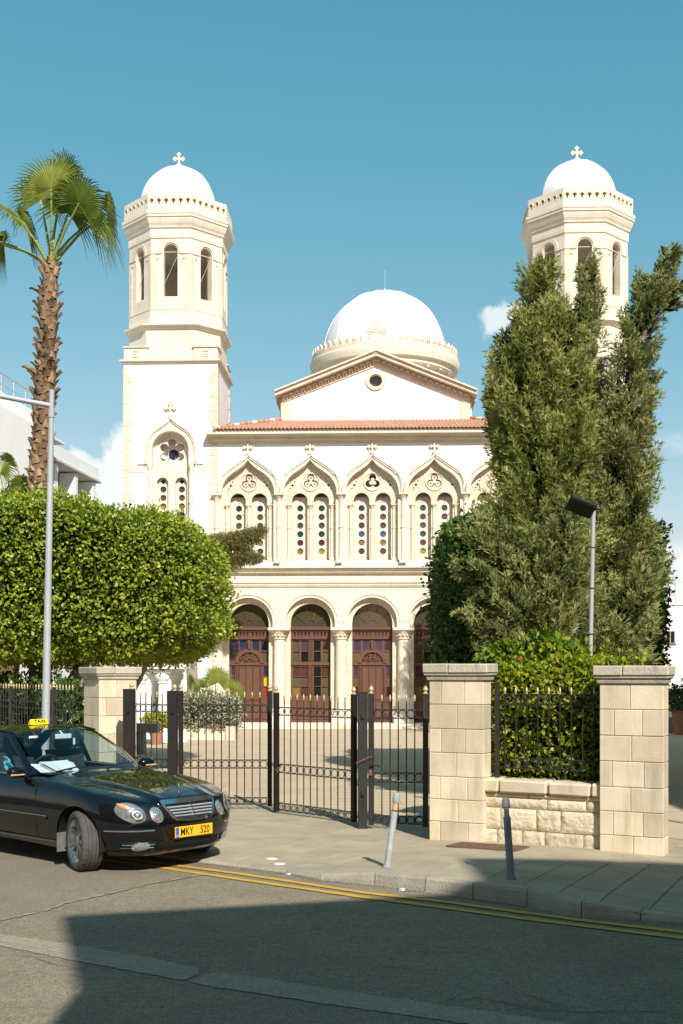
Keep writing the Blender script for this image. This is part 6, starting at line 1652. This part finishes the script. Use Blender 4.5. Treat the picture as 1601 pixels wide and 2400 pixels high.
for kd_, p in stations:
    x0, _ = body_pt(kd_, p, .7); zr_ = interp(x0, RIM); zb_ = interp(x0, BOT); row = []
    for i in range(QN + 1):
        s_ = i / QN; z = zb_ + (zr_ - zb_) * (1 - (1 - s_) ** 1.25); sh = 1 - .055 * s_ ** 9 - .02 * (1 - s_) ** 6
        x, y = body_pt(kd_, p, z, sh); row.append(Vector((x, y, z)))
    xr_, yr_ = row[-1].x, row[-1].y; zcn = interp(xr_, ZC)
    for i in range(1, RN + 1):
        r_ = i / RN; y = yr_ * (1 - r_); t = y / max(yr_, 1e-4)
        z = zcn - (zcn - zr_) * t ** 2.6
        if xr_ > -.75:
            yc_ = lerp(.34, .60, sm((.7 - xr_) / 1.4)); z += .016 * math.exp(-((y - yc_) / .055) ** 2) * sm((.86 - xr_) / .2) - .010 * math.exp(-((y - yc_ - .11) / .05) ** 2) * sm((.8 - xr_) / .3)
        if -3.25 < xr_ < -1.12 and r_ > .10: z = .50
        row.append(Vector((xr_, y, z)))
    bot = [Vector((row[0].x, row[0].y * (1 - k / 4), row[0].z)) for k in range(4, 0, -1)]
    half.append(bot + row)
mb = MB(); nrow = len(half[0]); full = []
for h in half:      # whole ring: right half mirrored, bottom centre to top centre and round
    ring = h + [Vector((p.x, -p.y, p.z)) for p in reversed(h[1:-1])]
    full.append(ring)
mb.loft(full, True, False); n_ = len(full[0])
mb.f.append(tuple(range(n_))); mb.f.append(tuple(reversed(range((len(full) - 1) * n_, len(full) * n_))))
me = bpy.data.meshes.new('body'); me.from_pydata([tuple(p) for p in mb.v], [], mb.f)
bm = bmesh.new(); bm.from_mesh(me); bmesh.ops.remove_doubles(bm, verts=bm.verts, dist=.0006); bmesh.ops.dissolve_degenerate(bm, dist=.0004, edges=bm.edges); bmesh.ops.recalc_face_normals(bm, faces=bm.faces); bm.to_mesh(me); bm.free()
me.materials.append(MATS['paint_black'])
body = link('body', me, taxi)
cut = MB(); WR, WCZ = .322, .322
for x in (0, -2.854):
    for s_ in (-1, 1):
        cut.lathe([(.372, -.25), (.372, .25)], 44, tf=Matrix.Translation((x, s_ * .80, WCZ + .005)) @ Matrix.Rotation(R(90), 4, 'X'))
cm = bpy.data.meshes.new('cut'); cm.from_pydata([tuple(p) for p in cut.v], [], cut.f)
bm = bmesh.new(); bm.from_mesh(cm); bmesh.ops.recalc_face_normals(bm, faces=bm.faces); bm.to_mesh(cm); bm.free()
co = bpy.data.objects.new('cutter', cm); col.objects.link(co); co.parent = taxi
md = body.modifiers.new('arches', 'BOOLEAN'); md.operation = 'DIFFERENCE'; md.object = co; md.solver = 'EXACT'
bpy.context.view_layer.update(); dg_ = bpy.context.evaluated_depsgraph_get()
nm_ = bpy.data.meshes.new_from_object(body.evaluated_get(dg_)); body.modifiers.clear(); body.data = nm_
bpy.data.objects.remove(co)
nm_.polygons.foreach_set('use_smooth', [True] * len(nm_.polygons)); nm_.set_sharp_from_angle(angle=R(38))
if not nm_.materials: nm_.materials.append(MATS['paint_black'])

def fx(y, z, off=0.):
    """x of the nose surface at (y,z), pushed out along its normal by off"""
    def f(y, z):
        W_ = interp(z, WZ); t = min(.9995, abs(y) / W_); return XS + (interp(z, XF) - XS) * (1 - t ** NF) ** (1 / NF)
    x = f(y, z)
    if not off: return Vector((x, y, z))
    e = .004; gy = (f(y + e, z) - f(y - e, z)) / (2 * e); gz = (f(y, z + e) - f(y, z - e)) / (2 * e)
    n_ = Vector((1, -gy, -gz)).normalized(); return Vector((x, y, z)) + n_ * off
def nose_patch(name, loop, off, mat, parent, dome=0., smooth=60, rings=5):
    """closed outline in (y,z) laid on the nose surface, optionally bulging"""
    c = (sum(p[0] for p in loop) / len(loop), sum(p[1] for p in loop) / len(loop)); mb = MB(); rr = []
    for i in range(rings):
        s_ = 1 - i / rings
        rr.append([fx(lerp(c[0], y, s_), lerp(c[1], z, s_), off + dome * (1 - s_ ** 2) + (0 if i else -.004)) for y, z in loop])
    mb.loft(rr, True, False); o = len(mb.v); mb.v.append(tuple(fx(c[0], c[1], off + dome))); n_ = len(loop); b = (rings - 1) * n_
    for j in range(n_): mb.f.append((b + j, b + (j + 1) % n_, o))
    return new(name, mb, mat, parent, smooth)
def ell(cy, cz, a, b, rot, n=28): return [(cy + a * math.cos(t) * math.cos(rot) - b * math.sin(t) * math.sin(rot), cz + a * math.cos(t) * math.sin(rot) + b * math.sin(t) * math.cos(rot)) for t in [2 * PI * k / n for k in range(n)]]
for s_ in (-1, 1):
    rot = R(-32) * -s_
    hl = nose_patch('headlight', ell(s_ * .675, .655, .122, .096, rot), .004, 'lamp_lens', taxi, .012)
    nose_patch('projector', ell(s_ * .635, .628, .062, .060, 0, 20), .019, 'chrome_soft', hl, .004)
    nose_patch('bulb', ell(s_ * .635, .628, .036, .035, 0, 16), .026, 'lamp_bulb', hl, .010)
    nose_patch('turn_signal', ell(s_ * .715, .714, .056, .022, rot, 18), .018, 'amber', hl, .004)
    nose_patch('lens', ell(s_ * .675, .655, .129, .102, rot), .020, 'lens_clear', hl, .020)
    hl = nose_patch('inner_headlight', ell(s_ * .448, .625, .070, .080, 0), .004, 'lamp_lens', taxi, .010)
    nose_patch('bulb', ell(s_ * .448, .625, .038, .040, 0, 16), .016, 'lamp_bulb', hl, .008)
    nose_patch('lens', ell(s_ * .448, .625, .076, .086, 0), .018, 'lens_clear', hl, .014)
# grille
GO = [(-.375, .742), (-.36, .752), (.36, .752), (.375, .742), (.29, .575), (.24, .552), (.10, .535), (-.10, .535), (-.24, .552), (-.29, .575)]
GI = [(-.335, .708), (-.33, .712), (.33, .712), (.335, .708), (.265, .588), (.225, .570), (.10, .556), (-.10, .556), (-.225, .570), (-.265, .588)]
def dens(l, k=5): return [(lerp(a[0], b[0], t / k), lerp(a[1], b[1], t / k)) for a, b in zip(l, l[1:] + l[:1]) for t in range(k)]
grille = nose_patch('grille', dens(GI), .006, 'black_plastic', taxi, 0, 40, 6)
mb = MB(); o_, i_ = dens(GO), dens(GI)
mb.loft([[fx(y, z, .0) for y, z in o_], [fx(y, z, .026) for y, z in o_], [fx(y * .985, z * .995 + .003, .032) for y, z in o_], [fx(y, z, .028) for y, z in i_], [fx(y, z, .002) for y, z in i_]], True, False); new('grille_frame', mb, 'chrome', grille, 40)
for k in range(4):
    z = .592 + k * .03; hw_ = lerp(.262, .322, k / 3.3); mb = MB(); rows = []
    for i in range(25):
        y = lerp(-hw_, hw_, i / 24); rows.append([fx(y, z - .007, .010), fx(y, z - .002, .024), fx(y, z + .004, .021), fx(y, z + .007, .010)])
    mb.loft(rows, True, True); new('slat', mb, 'grille_silver', grille, 40)
mb = MB(); mb.loft([[fx(-.008, z, .012), fx(-.006, z, .030), fx(.006, z, .030), fx(.008, z, .012)] for z in [lerp(.556, .715, k / 8) for k in range(9)]]); new('centre_bar', mb, 'chrome', grille, 40)
# star ornament on the bonnet
so = Vector((.62, 0, interp(.62, ZC) + .012))
mb = MB(); mb.tube([so - Vector((0, 0, .01)), so + Vector((-.006, 0, .03))], [.014, .007], 10)
cst = so + Vector((-.008, 0, .068)); mb.torus(tuple(cst), .036, .0042, 28, 6, 'x')
for k in range(3):
    a = PI / 2 + k * 2 * PI / 3; mb.tube([cst, cst + Vector((0, .035 * math.cos(a), .035 * math.sin(a)))], [.0055, .0022], 6)
new('bonnet_ornament', mb, 'chrome', taxi, 50)
# bumper: chrome strips, lower intake, fog lamps
for s_ in (-1, 1):
    mb = MB(); ring = []
    for i in range(18):
        y = s_ * lerp(.49, .845, i / 17); z = .470 - .004 * i / 17; ring.append([fx(y, z - .010, .002), fx(y, z - .004, .012), fx(y, z + .004, .012), fx(y, z + .010, .002)])
    mb.loft(ring); new('bumper_strip', mb, 'chrome', taxi, 40)
    fo = nose_patch('fog_lamp_recess', dens([(s_ * .44, .345), (s_ * .46, .262), (s_ * .70, .262), (s_ * .755, .335), (s_ * .74, .352)]), .004, 'void', taxi, 0)
    nose_patch('fog_lamp', ell(s_ * .585, .302, .072, .044, 0, 22), .010, 'lamp_lens', fo, .012)
    nose_patch('fog_lamp_ring', ell(s_ * .585, .302, .082, .053, 0, 22), .007, 'chrome', fo, .004)
    for dz in (-.016, .016):
        mb = MB(); ring = []
        for i in range(12):
            y = s_ * lerp(.465, .735, i / 11); ring.append([fx(y, .302 + dz - .006, .003), fx(y, .302 + dz, .012), fx(y, .302 + dz + .006, .003)])
        mb.loft(ring); new('fog_lamp_trim', mb, 'chrome', fo, 40)
    mb = MB(); ring = []
    for i in range(12):
        y = s_ * lerp(.47, .80, i / 11); ring.append([fx(y, .232, .001), fx(y, .238, .007), fx(y, .246, .001)])
    mb.loft(ring); new('bumper_crease', mb, 'paint_black', taxi, 40)
ik = nose_patch('lower_intake', dens([(-.40, .345), (.40, .345), (.44, .25), (.36, .228), (-.36, .228), (-.44, .25)], 6), .004, 'void', taxi, 0)
mb = MB()
for k in range(23):
    y = -.38 + k * .0345
    mb.tube([fx(y - .02, .235, .008), fx(y + .02, .335, .008)], .004, 4); mb.tube([fx(y + .02, .235, .006), fx(y - .02, .335, .006)], .004, 4)
new('intake_mesh', mb, 'black_plastic', ik)
# number plate
pc_ = fx(0, .425, .0).x + .012
mb = MB(); mb.cbox(pc_ - .012, pc_ + .006, -.262, .262, .368, .482, .003); np_ = new('number_plate', mb, 'plate_yellow', taxi)
mb = MB(); mb.box(pc_ + .006, pc_ + .0072, -.258, -.218, .372, .478); new('blue_band', mb, 'plate_blue', np_)
def text_mesh(s_, mat, size, tf, sx=1., bold=0.):
    cu = bpy.data.curves.new('t', 'FONT'); cu.body = s_; cu.size = size; cu.align_x = 'CENTER'; cu.align_y = 'CENTER'; cu.extrude = .0006; cu.offset = bold
    o = bpy.data.objects.new('t', cu); col.objects.link(o); bpy.context.view_layer.update()
    m_ = bpy.data.meshes.new_from_object(o.evaluated_get(bpy.context.evaluated_depsgraph_get())); bpy.data.objects.remove(o)
    m_.transform(tf @ Matrix.Diagonal((sx, 1, 1, 1))); m_.materials.clear(); m_.materials.append(MATS[mat]); return m_
facef = lambda x, y, z: Matrix.Translation((x, y, z)) @ Matrix(((0, 0, 1, 0), (1, 0, 0, 0), (0, 1, 0, 0), (0, 0, 0, 1)))
link('lettering', text_mesh('MKY', 'ink', .112, facef(pc_ + .0072, -.105, .423), .80, .0012), np_)
link('lettering', text_mesh('520', 'ink', .112, facef(pc_ + .0072, .150, .423), .80, .0012), np_)
link('lettering', text_mesh('CY', 'paper', .026, facef(pc_ + .0078, -.238, .388), .9), np_)
mb = MB()
for z in (.408, .440): mb.plate([circ(.025, z, .013, 12)], pc_ + .006, pc_ + .0070, Matrix(((0, 1, 0, 0), (1, 0, 0, 0), (0, 0, 1, 0), (0, 0, 0, 1))))
new('registration_seal', mb, 'amber', np_)

# wheels
def wheel(x, s_, steer):
    t = link('wheel', None, taxi, (x, s_ * .785, WCZ)); 
    tw = .113; R_ = WR; mbt = MB(); seg = 96
    prof = [(-.085, .225), (-tw + .004, .235), (-tw - .006, .268), (-tw, .300), (-.098, .315), (-.088, R_ - .002)]
    for g0 in (-.060, -.022, .022, .060): prof += [(g0 - .006, R_), (g0 - .005, R_ - .009), (g0 + .005, R_ - .009), (g0 + .006, R_)]
    prof += [(.088, R_ - .002), (.098, .315), (tw, .300), (tw + .006, .268), (tw - .004, .235), (.085, .225)]
    rings = []
    for k in range(seg):
        a = 2 * PI * k / seg; ring = []
        for (w, r_) in prof:
            if r_ > .312 and k % 3 == 0 and (abs(w) > .064 or .03 < abs(w) < .05): r_ -= .007
            aa = a + (w * .35 if abs(w) < .09 else math.copysign(.09 * .35, w))
            ring.append(Vector((r_ * math.cos(aa), w, r_ * math.sin(aa))))
        rings.append(ring)
    n_ = len(prof); mbt.v = [tuple(p) for r_ in rings for p in r_]
    for k in range(seg):
        for j in range(n_ - 1): mbt.f.append((k * n_ + j, k * n_ + j + 1, ((k + 1) % seg) * n_ + j + 1, ((k + 1) % seg) * n_ + j))
    new('tyre', mbt, 'rubber', t, 35)
    o = s_
    mb = MB(); tf = Matrix.Rotation(R(90), 4, 'X') if o < 0 else Matrix.Rotation(R(-90), 4, 'X')     # lathe z -> outward
    mb.lathe([(.235, -.085), (.222, -.06), (.205, -.02), (.212, .05), (.228, .088), (.238, .098), (.236, .104), (.222, .096), (.200, .052)], 48, tf=tf, cap=False); rim = new('rim', mb, 'alloy', t, 40)
    mb = MB(); mb.lathe([(.20, .0), (.0, .0)], 24, tf=tf, cap=False); new('brake_disc', mb, 'arch_liner', rim)
    for k in range(7):
        m_ = MB()
        for da in (-.13, .13):
            a0 = 2 * PI * k / 7; ring = []
            for i in range(6):
                f = i / 5; r_ = lerp(.04, .222, f); a = a0 + da * (1 - .15 * f) * (.6 + .5 * f); w = lerp(.020, .012, f); h = lerp(.078, .092, f) - .016 * math.sin(PI * f)
                c = Vector((r_ * math.cos(a), r_ * math.sin(a), h)); tt = Vector((-math.sin(a), math.cos(a), 0))
                ring.append([tf @ (c + tt * w - Vector((0, 0, .022))), tf @ (c + tt * w * .7 + Vector((0, 0, .004))), tf @ (c - tt * w * .7 + Vector((0, 0, .004))), tf @ (c - tt * w - Vector((0, 0, .022)))])
            m_.loft(ring)
        new('spoke', m_, 'alloy', rim, 40)
    mb = MB(); mb.lathe([(.062, .05), (.060, .082), (.045, .090), (.0, .092)], 24, tf=tf, cap=False); new('hub_cap', mb, 'alloy', rim, 40)
    t.rotation_euler = (0, 0, -steer)
    return t
for x, st in ((0, R(19)), (-2.854, 0)):
    for s_ in (-1, 1): wheel(x, s_, st)
for x in (0, -2.854):
    for s_ in (-1, 1):
        mb = MB(); tf = Matrix.Translation((x, s_ * .78, WCZ)) @ Matrix.Rotation(R(90), 4, 'X')
        ring = []
        for k in range(25):
            a = R(-12) + R(204) * k / 24; ring.append([tf @ Vector((r_ * math.cos(a), r_ * math.sin(a), z_)) for r_, z_ in ((.362, -.11), (.364, .085), (.371, .085), (.371, -.11))])
        mb.loft(ring); new('wheel_arch_liner', mb, 'black_plastic', taxi, 40)
        mb = MB(); mb.cbox(x - .366, x - .352, s_ * .775 - .11, s_ * .775 + .09, .17, .38, .004); new('mud_guard', mb, 'arch_liner', taxi)
# greenhouse
def patch(name, A, B, mat, parent, bulge=Vector(), n=12, m=8, th=0.):
    def res(l, k):
        l = [Vector(p) for p in l]; d = [0]
        for a, b in zip(l, l[1:]): d.append(d[-1] + (b - a).length)
        out = []
        for i in range(k + 1):
            s_ = d[-1] * i / k; j = max(q_ for q_ in range(len(l) - 1) if d[q_] <= s_ + 1e-9); out.append(l[j].lerp(l[j + 1], (s_ - d[j]) / max(1e-9, d[j + 1] - d[j])))
        return out
    a, b = res(A, n), res(B, n); mb = MB()
    mb.grid([[a[i].lerp(b[i], j / m) + bulge * math.sin(PI * j / m) for j in range(m + 1)] for i in range(n + 1)])
    return new(name, mb, mat, parent, 50)
ys = [k / 10 - 1 for k in range(21)]
WSB = [(-.68 - .26 * t * t, .745 * t, .985 - .018 * t * t) for t in ys]; WST = [(-1.53 - .11 * t * t, .575 * t, 1.435 - .040 * t * t) for t in ys]
ws = patch('windscreen', WSB, WST, 'car_glass', taxi, Vector((.018, 0, .03)), 20, 12)
RST = [(-2.80 + .10 * t * t, .57 * t, 1.405 - .045 * t * t) for t in ys]; RSB = [(-3.42 + .14 * t * t, .68 * t, 1.055 - .02 * t * t) for t in ys]
patch('rear_window', RST, RSB, 'car_glass', taxi, Vector((-.015, 0, .03)), 20, 8)
st_ = [(-1.53, 1.435, .575, 1.395, -1.64), (-1.8, 1.462, .592, 1.418, -1.85), (-2.1, 1.473, .60, 1.425, -2.1), (-2.4, 1.462, .597, 1.412, -2.38), (-2.62, 1.44, .585, 1.388, -2.58), (-2.80, 1.405, .57, 1.360, -2.70)]
mb = MB(); mb.grid([[Vector((lerp(x, xe_, t * t), t * ye_, lerp(zc_, ze_, abs(t) ** 2.2))) for t in ys] for x, zc_, ye_, ze_, xe_ in st_]); roof_ = new('roof', mb, 'paint_black', taxi, 50)
for s_ in (-1, 1):
    edge = [(-.94, s_ * .745, .967), (-1.3, s_ * .672, 1.195), (-1.64, s_ * .575, 1.395)] + [(xe_, s_ * ye_, ze_) for x, zc_, ye_, ze_, xe_ in st_[1:]] + [(-3.0, s_ * .635, 1.22), (-3.28, s_ * .68, 1.035)]
    sg_t = [(-1.02, s_ * .812, .965), (-1.38, s_ * .712, 1.185), (-1.70, s_ * .625, 1.355), (-1.9, s_ * .628, 1.382), (-2.1, s_ * .63, 1.388), (-2.4, s_ * .628, 1.372), (-2.60, s_ * .63, 1.335), (-2.82, s_ * .68, 1.20), (-2.98, s_ * .765, 1.0)]
    patch('pillar_and_rail', edge, [(-.98, s_ * .82, .945)] + sg_t[1:-1] + [(-3.30, s_ * .80, .99)], 'paint_black', taxi, Vector((0, s_ * .008, .008)), 40, 5)
    belt = [(-1.02, s_ * .814, .955), (-1.5, s_ * .818, .962), (-2.0, s_ * .82, .968), (-2.5, s_ * .815, .974), (-2.98, s_ * .80, .985)]
    sgo = patch('side_window', sg_t, belt, 'car_glass', taxi, Vector((0, s_ * .014, 0)), 24, 6)
    patch('door_pillar', [(-2.02, s_ * .822, .965), (-2.06, s_ * .64, 1.382)], [(-2.13, s_ * .824, .967), (-2.17, s_ * .64, 1.380)], 'black_plastic', sgo, Vector((0, s_ * .01, 0)), 6, 3)
    mb = MB(); mb.tube([Vector(p) + Vector((0, s_ * .006, .0)) for p in belt], .008, 6); new('belt_trim', mb, 'chrome_soft', taxi, 50)
    # roof drip rail, bumper strip on the doors, shut lines, handle
    mb = MB(); mb.tube([(x + 0, s_ * (y_ * 1.0 + .004), z + .008) for x, y_, z in [(xe_, ye_, ze_) for x_, zc_, ye_, ze_, xe_ in st_]], .012, 6); new('roof_rail', mb, 'black_plastic', taxi, 50)
    wall = lambda x, z, o=.0: Vector((x, s_ * (body_pt('S', x, z)[1] + o), z))
    mb = MB(); mb.loft([[wall(x, .505, -.004), wall(x, .512, .012), wall(x, .545, .014), wall(x, .552, -.004)] for x in [lerp(-.52, -2.36, k / 20) for k in range(21)]]); rb_ = new('side_moulding', mb, 'paint_black', taxi, 40)
    mb = MB(); mb.loft([[wall(x, .546, .008), wall(x, .549, .016), wall(x, .556, .016), wall(x, .558, .004)] for x in [lerp(-.50, -2.36, k / 20) for k in range(21)]]); new('chrome_strip', mb, 'chrome_soft', rb_, 40)
    for x in (-.74, -1.98, -2.75):
        z1_ = .94; mb = MB(); mb.loft([[wall(x - .0025, z, -.002), wall(x - .0025, z, .0012), wall(x + .0025, z, .0012), wall(x + .0025, z, -.002)] for z in [lerp(.29, z1_ if x > -2.5 else .93, k / 14) for k in range(15)]]); new('shut_line', mb, 'void', taxi)
    mb = MB(); mb.loft([[wall(x, .262, -.01), wall(x, .285, .004), wall(x, .29, .0005)] for x in [lerp(-.42, -2.42, k / 10) for k in range(11)]]); new('sill_trim', mb, 'paint_black', taxi, 40)
    for x in (-1.82, -2.62):
        mb = MB(); mb.tube([wall(x - .1, .80, .0), wall(x - .08, .802, .025), wall(x + .08, .80, .025), wall(x + .1, .797, .0)], .013, 6); new('door_handle', mb, 'paint_black', taxi, 50)
    # mirror
    c = Vector((-1.06, s_ * .93, 1.0)); mb = MB(); rr = []
    for i in range(9):
        f = i / 8; y = s_ * lerp(-.115, .115, f); k = math.sqrt(max(.02, 1 - (2 * f - 1) ** 4)); sl_ = [(-.055 * k, -.058 * k), (-.062 * k, .055 * k), (.02 * k, .06 * k), (.062 * k, .022 * k), (.07 * k, -.02 * k), (.03 * k, -.062 * k)]
        rr.append([c + Vector((a - abs(y) * .12, y, b)) for a, b in sl_])
    mb.loft(rr); mi = new('mirror', mb, 'paint_black', taxi, 60)
    mb = MB(); mb.tube([c + Vector((0, -s_ * .08, -.04)), c + Vector((.0, -s_ * .15, -.055)), c + Vector((.01, -s_ * .19, -.06))], [.028, .03, .036], 8); new('mirror_arm', mb, 'black_plastic', mi, 50)
    mb = MB(); mb.tube([c + Vector((.068 - abs(y) * .12, s_ * y, -.028)) for y in (-.06, 0, .06, .105)], .011, 6); new('mirror_indicator', mb, 'amber', mi, 50)
# interior
mb = MB(); mb.grid([[Vector((x, y, z)) for y in [lerp(-.70, .70, k / 8) for k in range(9)]] for x, z in ((-.78, .972), (-1.0, .985), (-1.15, .985), (-1.22, .94), (-1.24, .70))]); new('dashboard', mb, 'interior', taxi, 50)
for s_ in (-1, 1):
    mb = MB(); y0 = s_ * .36
    mb.loft([[Vector((x, y0 + y, z)) for y in (-.24, -.20, .20, .24)] + [Vector((x - .12, y0 + y, z)) for y in (.22, -.22)] for x, z in ((-1.72, .58), (-1.82, .85), (-1.92, 1.08), (-1.96, 1.15))]); se = new('seat', mb, 'interior', taxi, 50)
    mb = MB(); mb.cbox(-2.04, -1.94, y0 - .13, y0 + .13, 1.16, 1.34, .04); new('headrest', mb, 'interior', se)
mb = MB(); mb.cbox(-2.9, -2.75, -.6, .6, .6, 1.14, .05); new('rear_seat', mb, 'interior', taxi)
sw = Matrix.Translation((-1.36, -.36, .985)) @ Matrix.Rotation(R(-62), 4, 'Y')
mb = MB(); mb.torus((0, 0, 0), .185, .014, 28, 8, 'z', tf=sw); mb.cbox(-.05, .05, -.06, .06, -.02, .02, .01, tf=sw)
for a in (0, PI): mb.tube([sw @ Vector((0, .05 * math.cos(a), 0)), sw @ Vector((0, .18 * math.cos(a), 0))], .016, 6)
new('steering_wheel', mb, 'interior', taxi, 50)
mb = MB(); mb.cbox(-1.50, -1.475, -.115, .115, 1.315, 1.375, .012); mb.tube([(-1.49, 0, 1.36), (-1.56, 0, 1.41)], .012, 6); mr_ = new('rear_view_mirror', mb, 'paper', taxi)
mb = MB(); mb.cbox(-1.483, -1.472, .135, .165, 1.24, 1.32, .004); new('hanging_tag', mb, 'paper', mr_)
tfw = lambda t, f: Vector(WSB[0]).lerp(Vector(WSB[-1]), t).lerp(Vector(WST[0]).lerp(Vector(WST[-1]), t), f)
mb = MB(); mb.box(-1.46, -1.455, -.50, -.38, 1.345, 1.37); new('windscreen_sticker', mb, 'paper', taxi)
mb = MB()
for k in range(9):
    c = Vector((-1.02 + random.uniform(-.02, .02), -.44 + random.uniform(-.09, .09), 1.022 + k * .003)); a = random.uniform(-.35, .35)
    ex, ey = Vector((math.cos(a) * .11, math.sin(a) * .11, -.042)), Vector((-math.sin(a) * .17, math.cos(a) * .17, random.uniform(-.008, .012)))
    mb.add([c + ex + ey, c - ex + ey, c - ex - ey, c + ex - ey], [(0, 1, 2, 3)])
pp_ = new('papers', mb, 'paper', None, label='white sheets of paper lying on the dashboard of the taxi', cat='papers'); pp_.matrix_world = Matrix.Translation((C0.x, C0.y, 0)) @ Matrix.Rotation(-PSI, 4, 'Z')
mb = MB(); rows = []
for i in range(9):
    rows.append([Vector((-1.52 - .02 * math.sin(i) - .012 * j, -.70 + .015 * math.sin(i * 1.7 + j), .96 + .022 * j)) + Vector(((i - 4) * .032 * (1 - .1 * j), .01 * math.cos(j * 2.), 0)) for j in range(9)])
mb.grid(rows); mk = new('face_mask', mb, 'mask_blue', None, smooth=60, label='light blue face mask hanging inside the side window of the taxi', cat='mask'); mk.matrix_world = pp_.matrix_world.copy()
# wipers
for y0, y1 in ((-.55, -.02), (.05, .62)):
    a = Vector((-.70 - .26 * (y0 / .745) ** 2, y0, .992)); b = Vector((-.70 - .26 * (y1 / .745) ** 2 - .03, y1, 1.005))
    mb = MB(); mb.tube([a, a.lerp(b, .5) + Vector((-.02, 0, .035)), b + Vector((-.02, 0, .02))], [.011, .009, .006], 5); new('wiper', mb, 'black_plastic', taxi)
# roof sign
ts = Vector((-2.0, 0, 1.472)); sg = link('roof_sign', None, taxi, ts); sg.scale = (.68, .68, .68)
mb = MB(); pr = [(-.055, .0), (.055, 0), (.052, .035), (.026, .085), (.012, .098), (-.012, .098), (-.026, .085), (-.052, .035)]
mb.loft([[Vector((a * s_, y, b * (s_ if b > .05 else 1))) for a, b in pr] for y, s_ in ((-.19, .62), (-.175, .93), (-.16, 1), (.16, 1), (.175, .93), (.19, .62))]); new('sign_body', mb, 'taxi_yellow', sg, 30)
mb = MB(); mb.cbox(-.06, .06, -.195, .195, -.022, .004, .006); new('sign_base', mb, 'black_plastic', sg)
inc = math.atan2(.026, .05)
for sd in (1, -1):
    m_ = Matrix.Translation((sd * .0415, 0, .058)) @ Matrix.Rotation(sd * -inc, 4, 'Y') @ (Matrix(((0, 0, 1, 0), (1, 0, 0, 0), (0, 1, 0, 0), (0, 0, 0, 1))) if sd > 0 else Matrix(((0, 0, -1, 0), (-1, 0, 0, 0), (0, 1, 0, 0), (0, 0, 0, 1))))
    link('lettering', text_mesh('TAXI', 'ink', .078, m_, 1.35, .0035), sg)
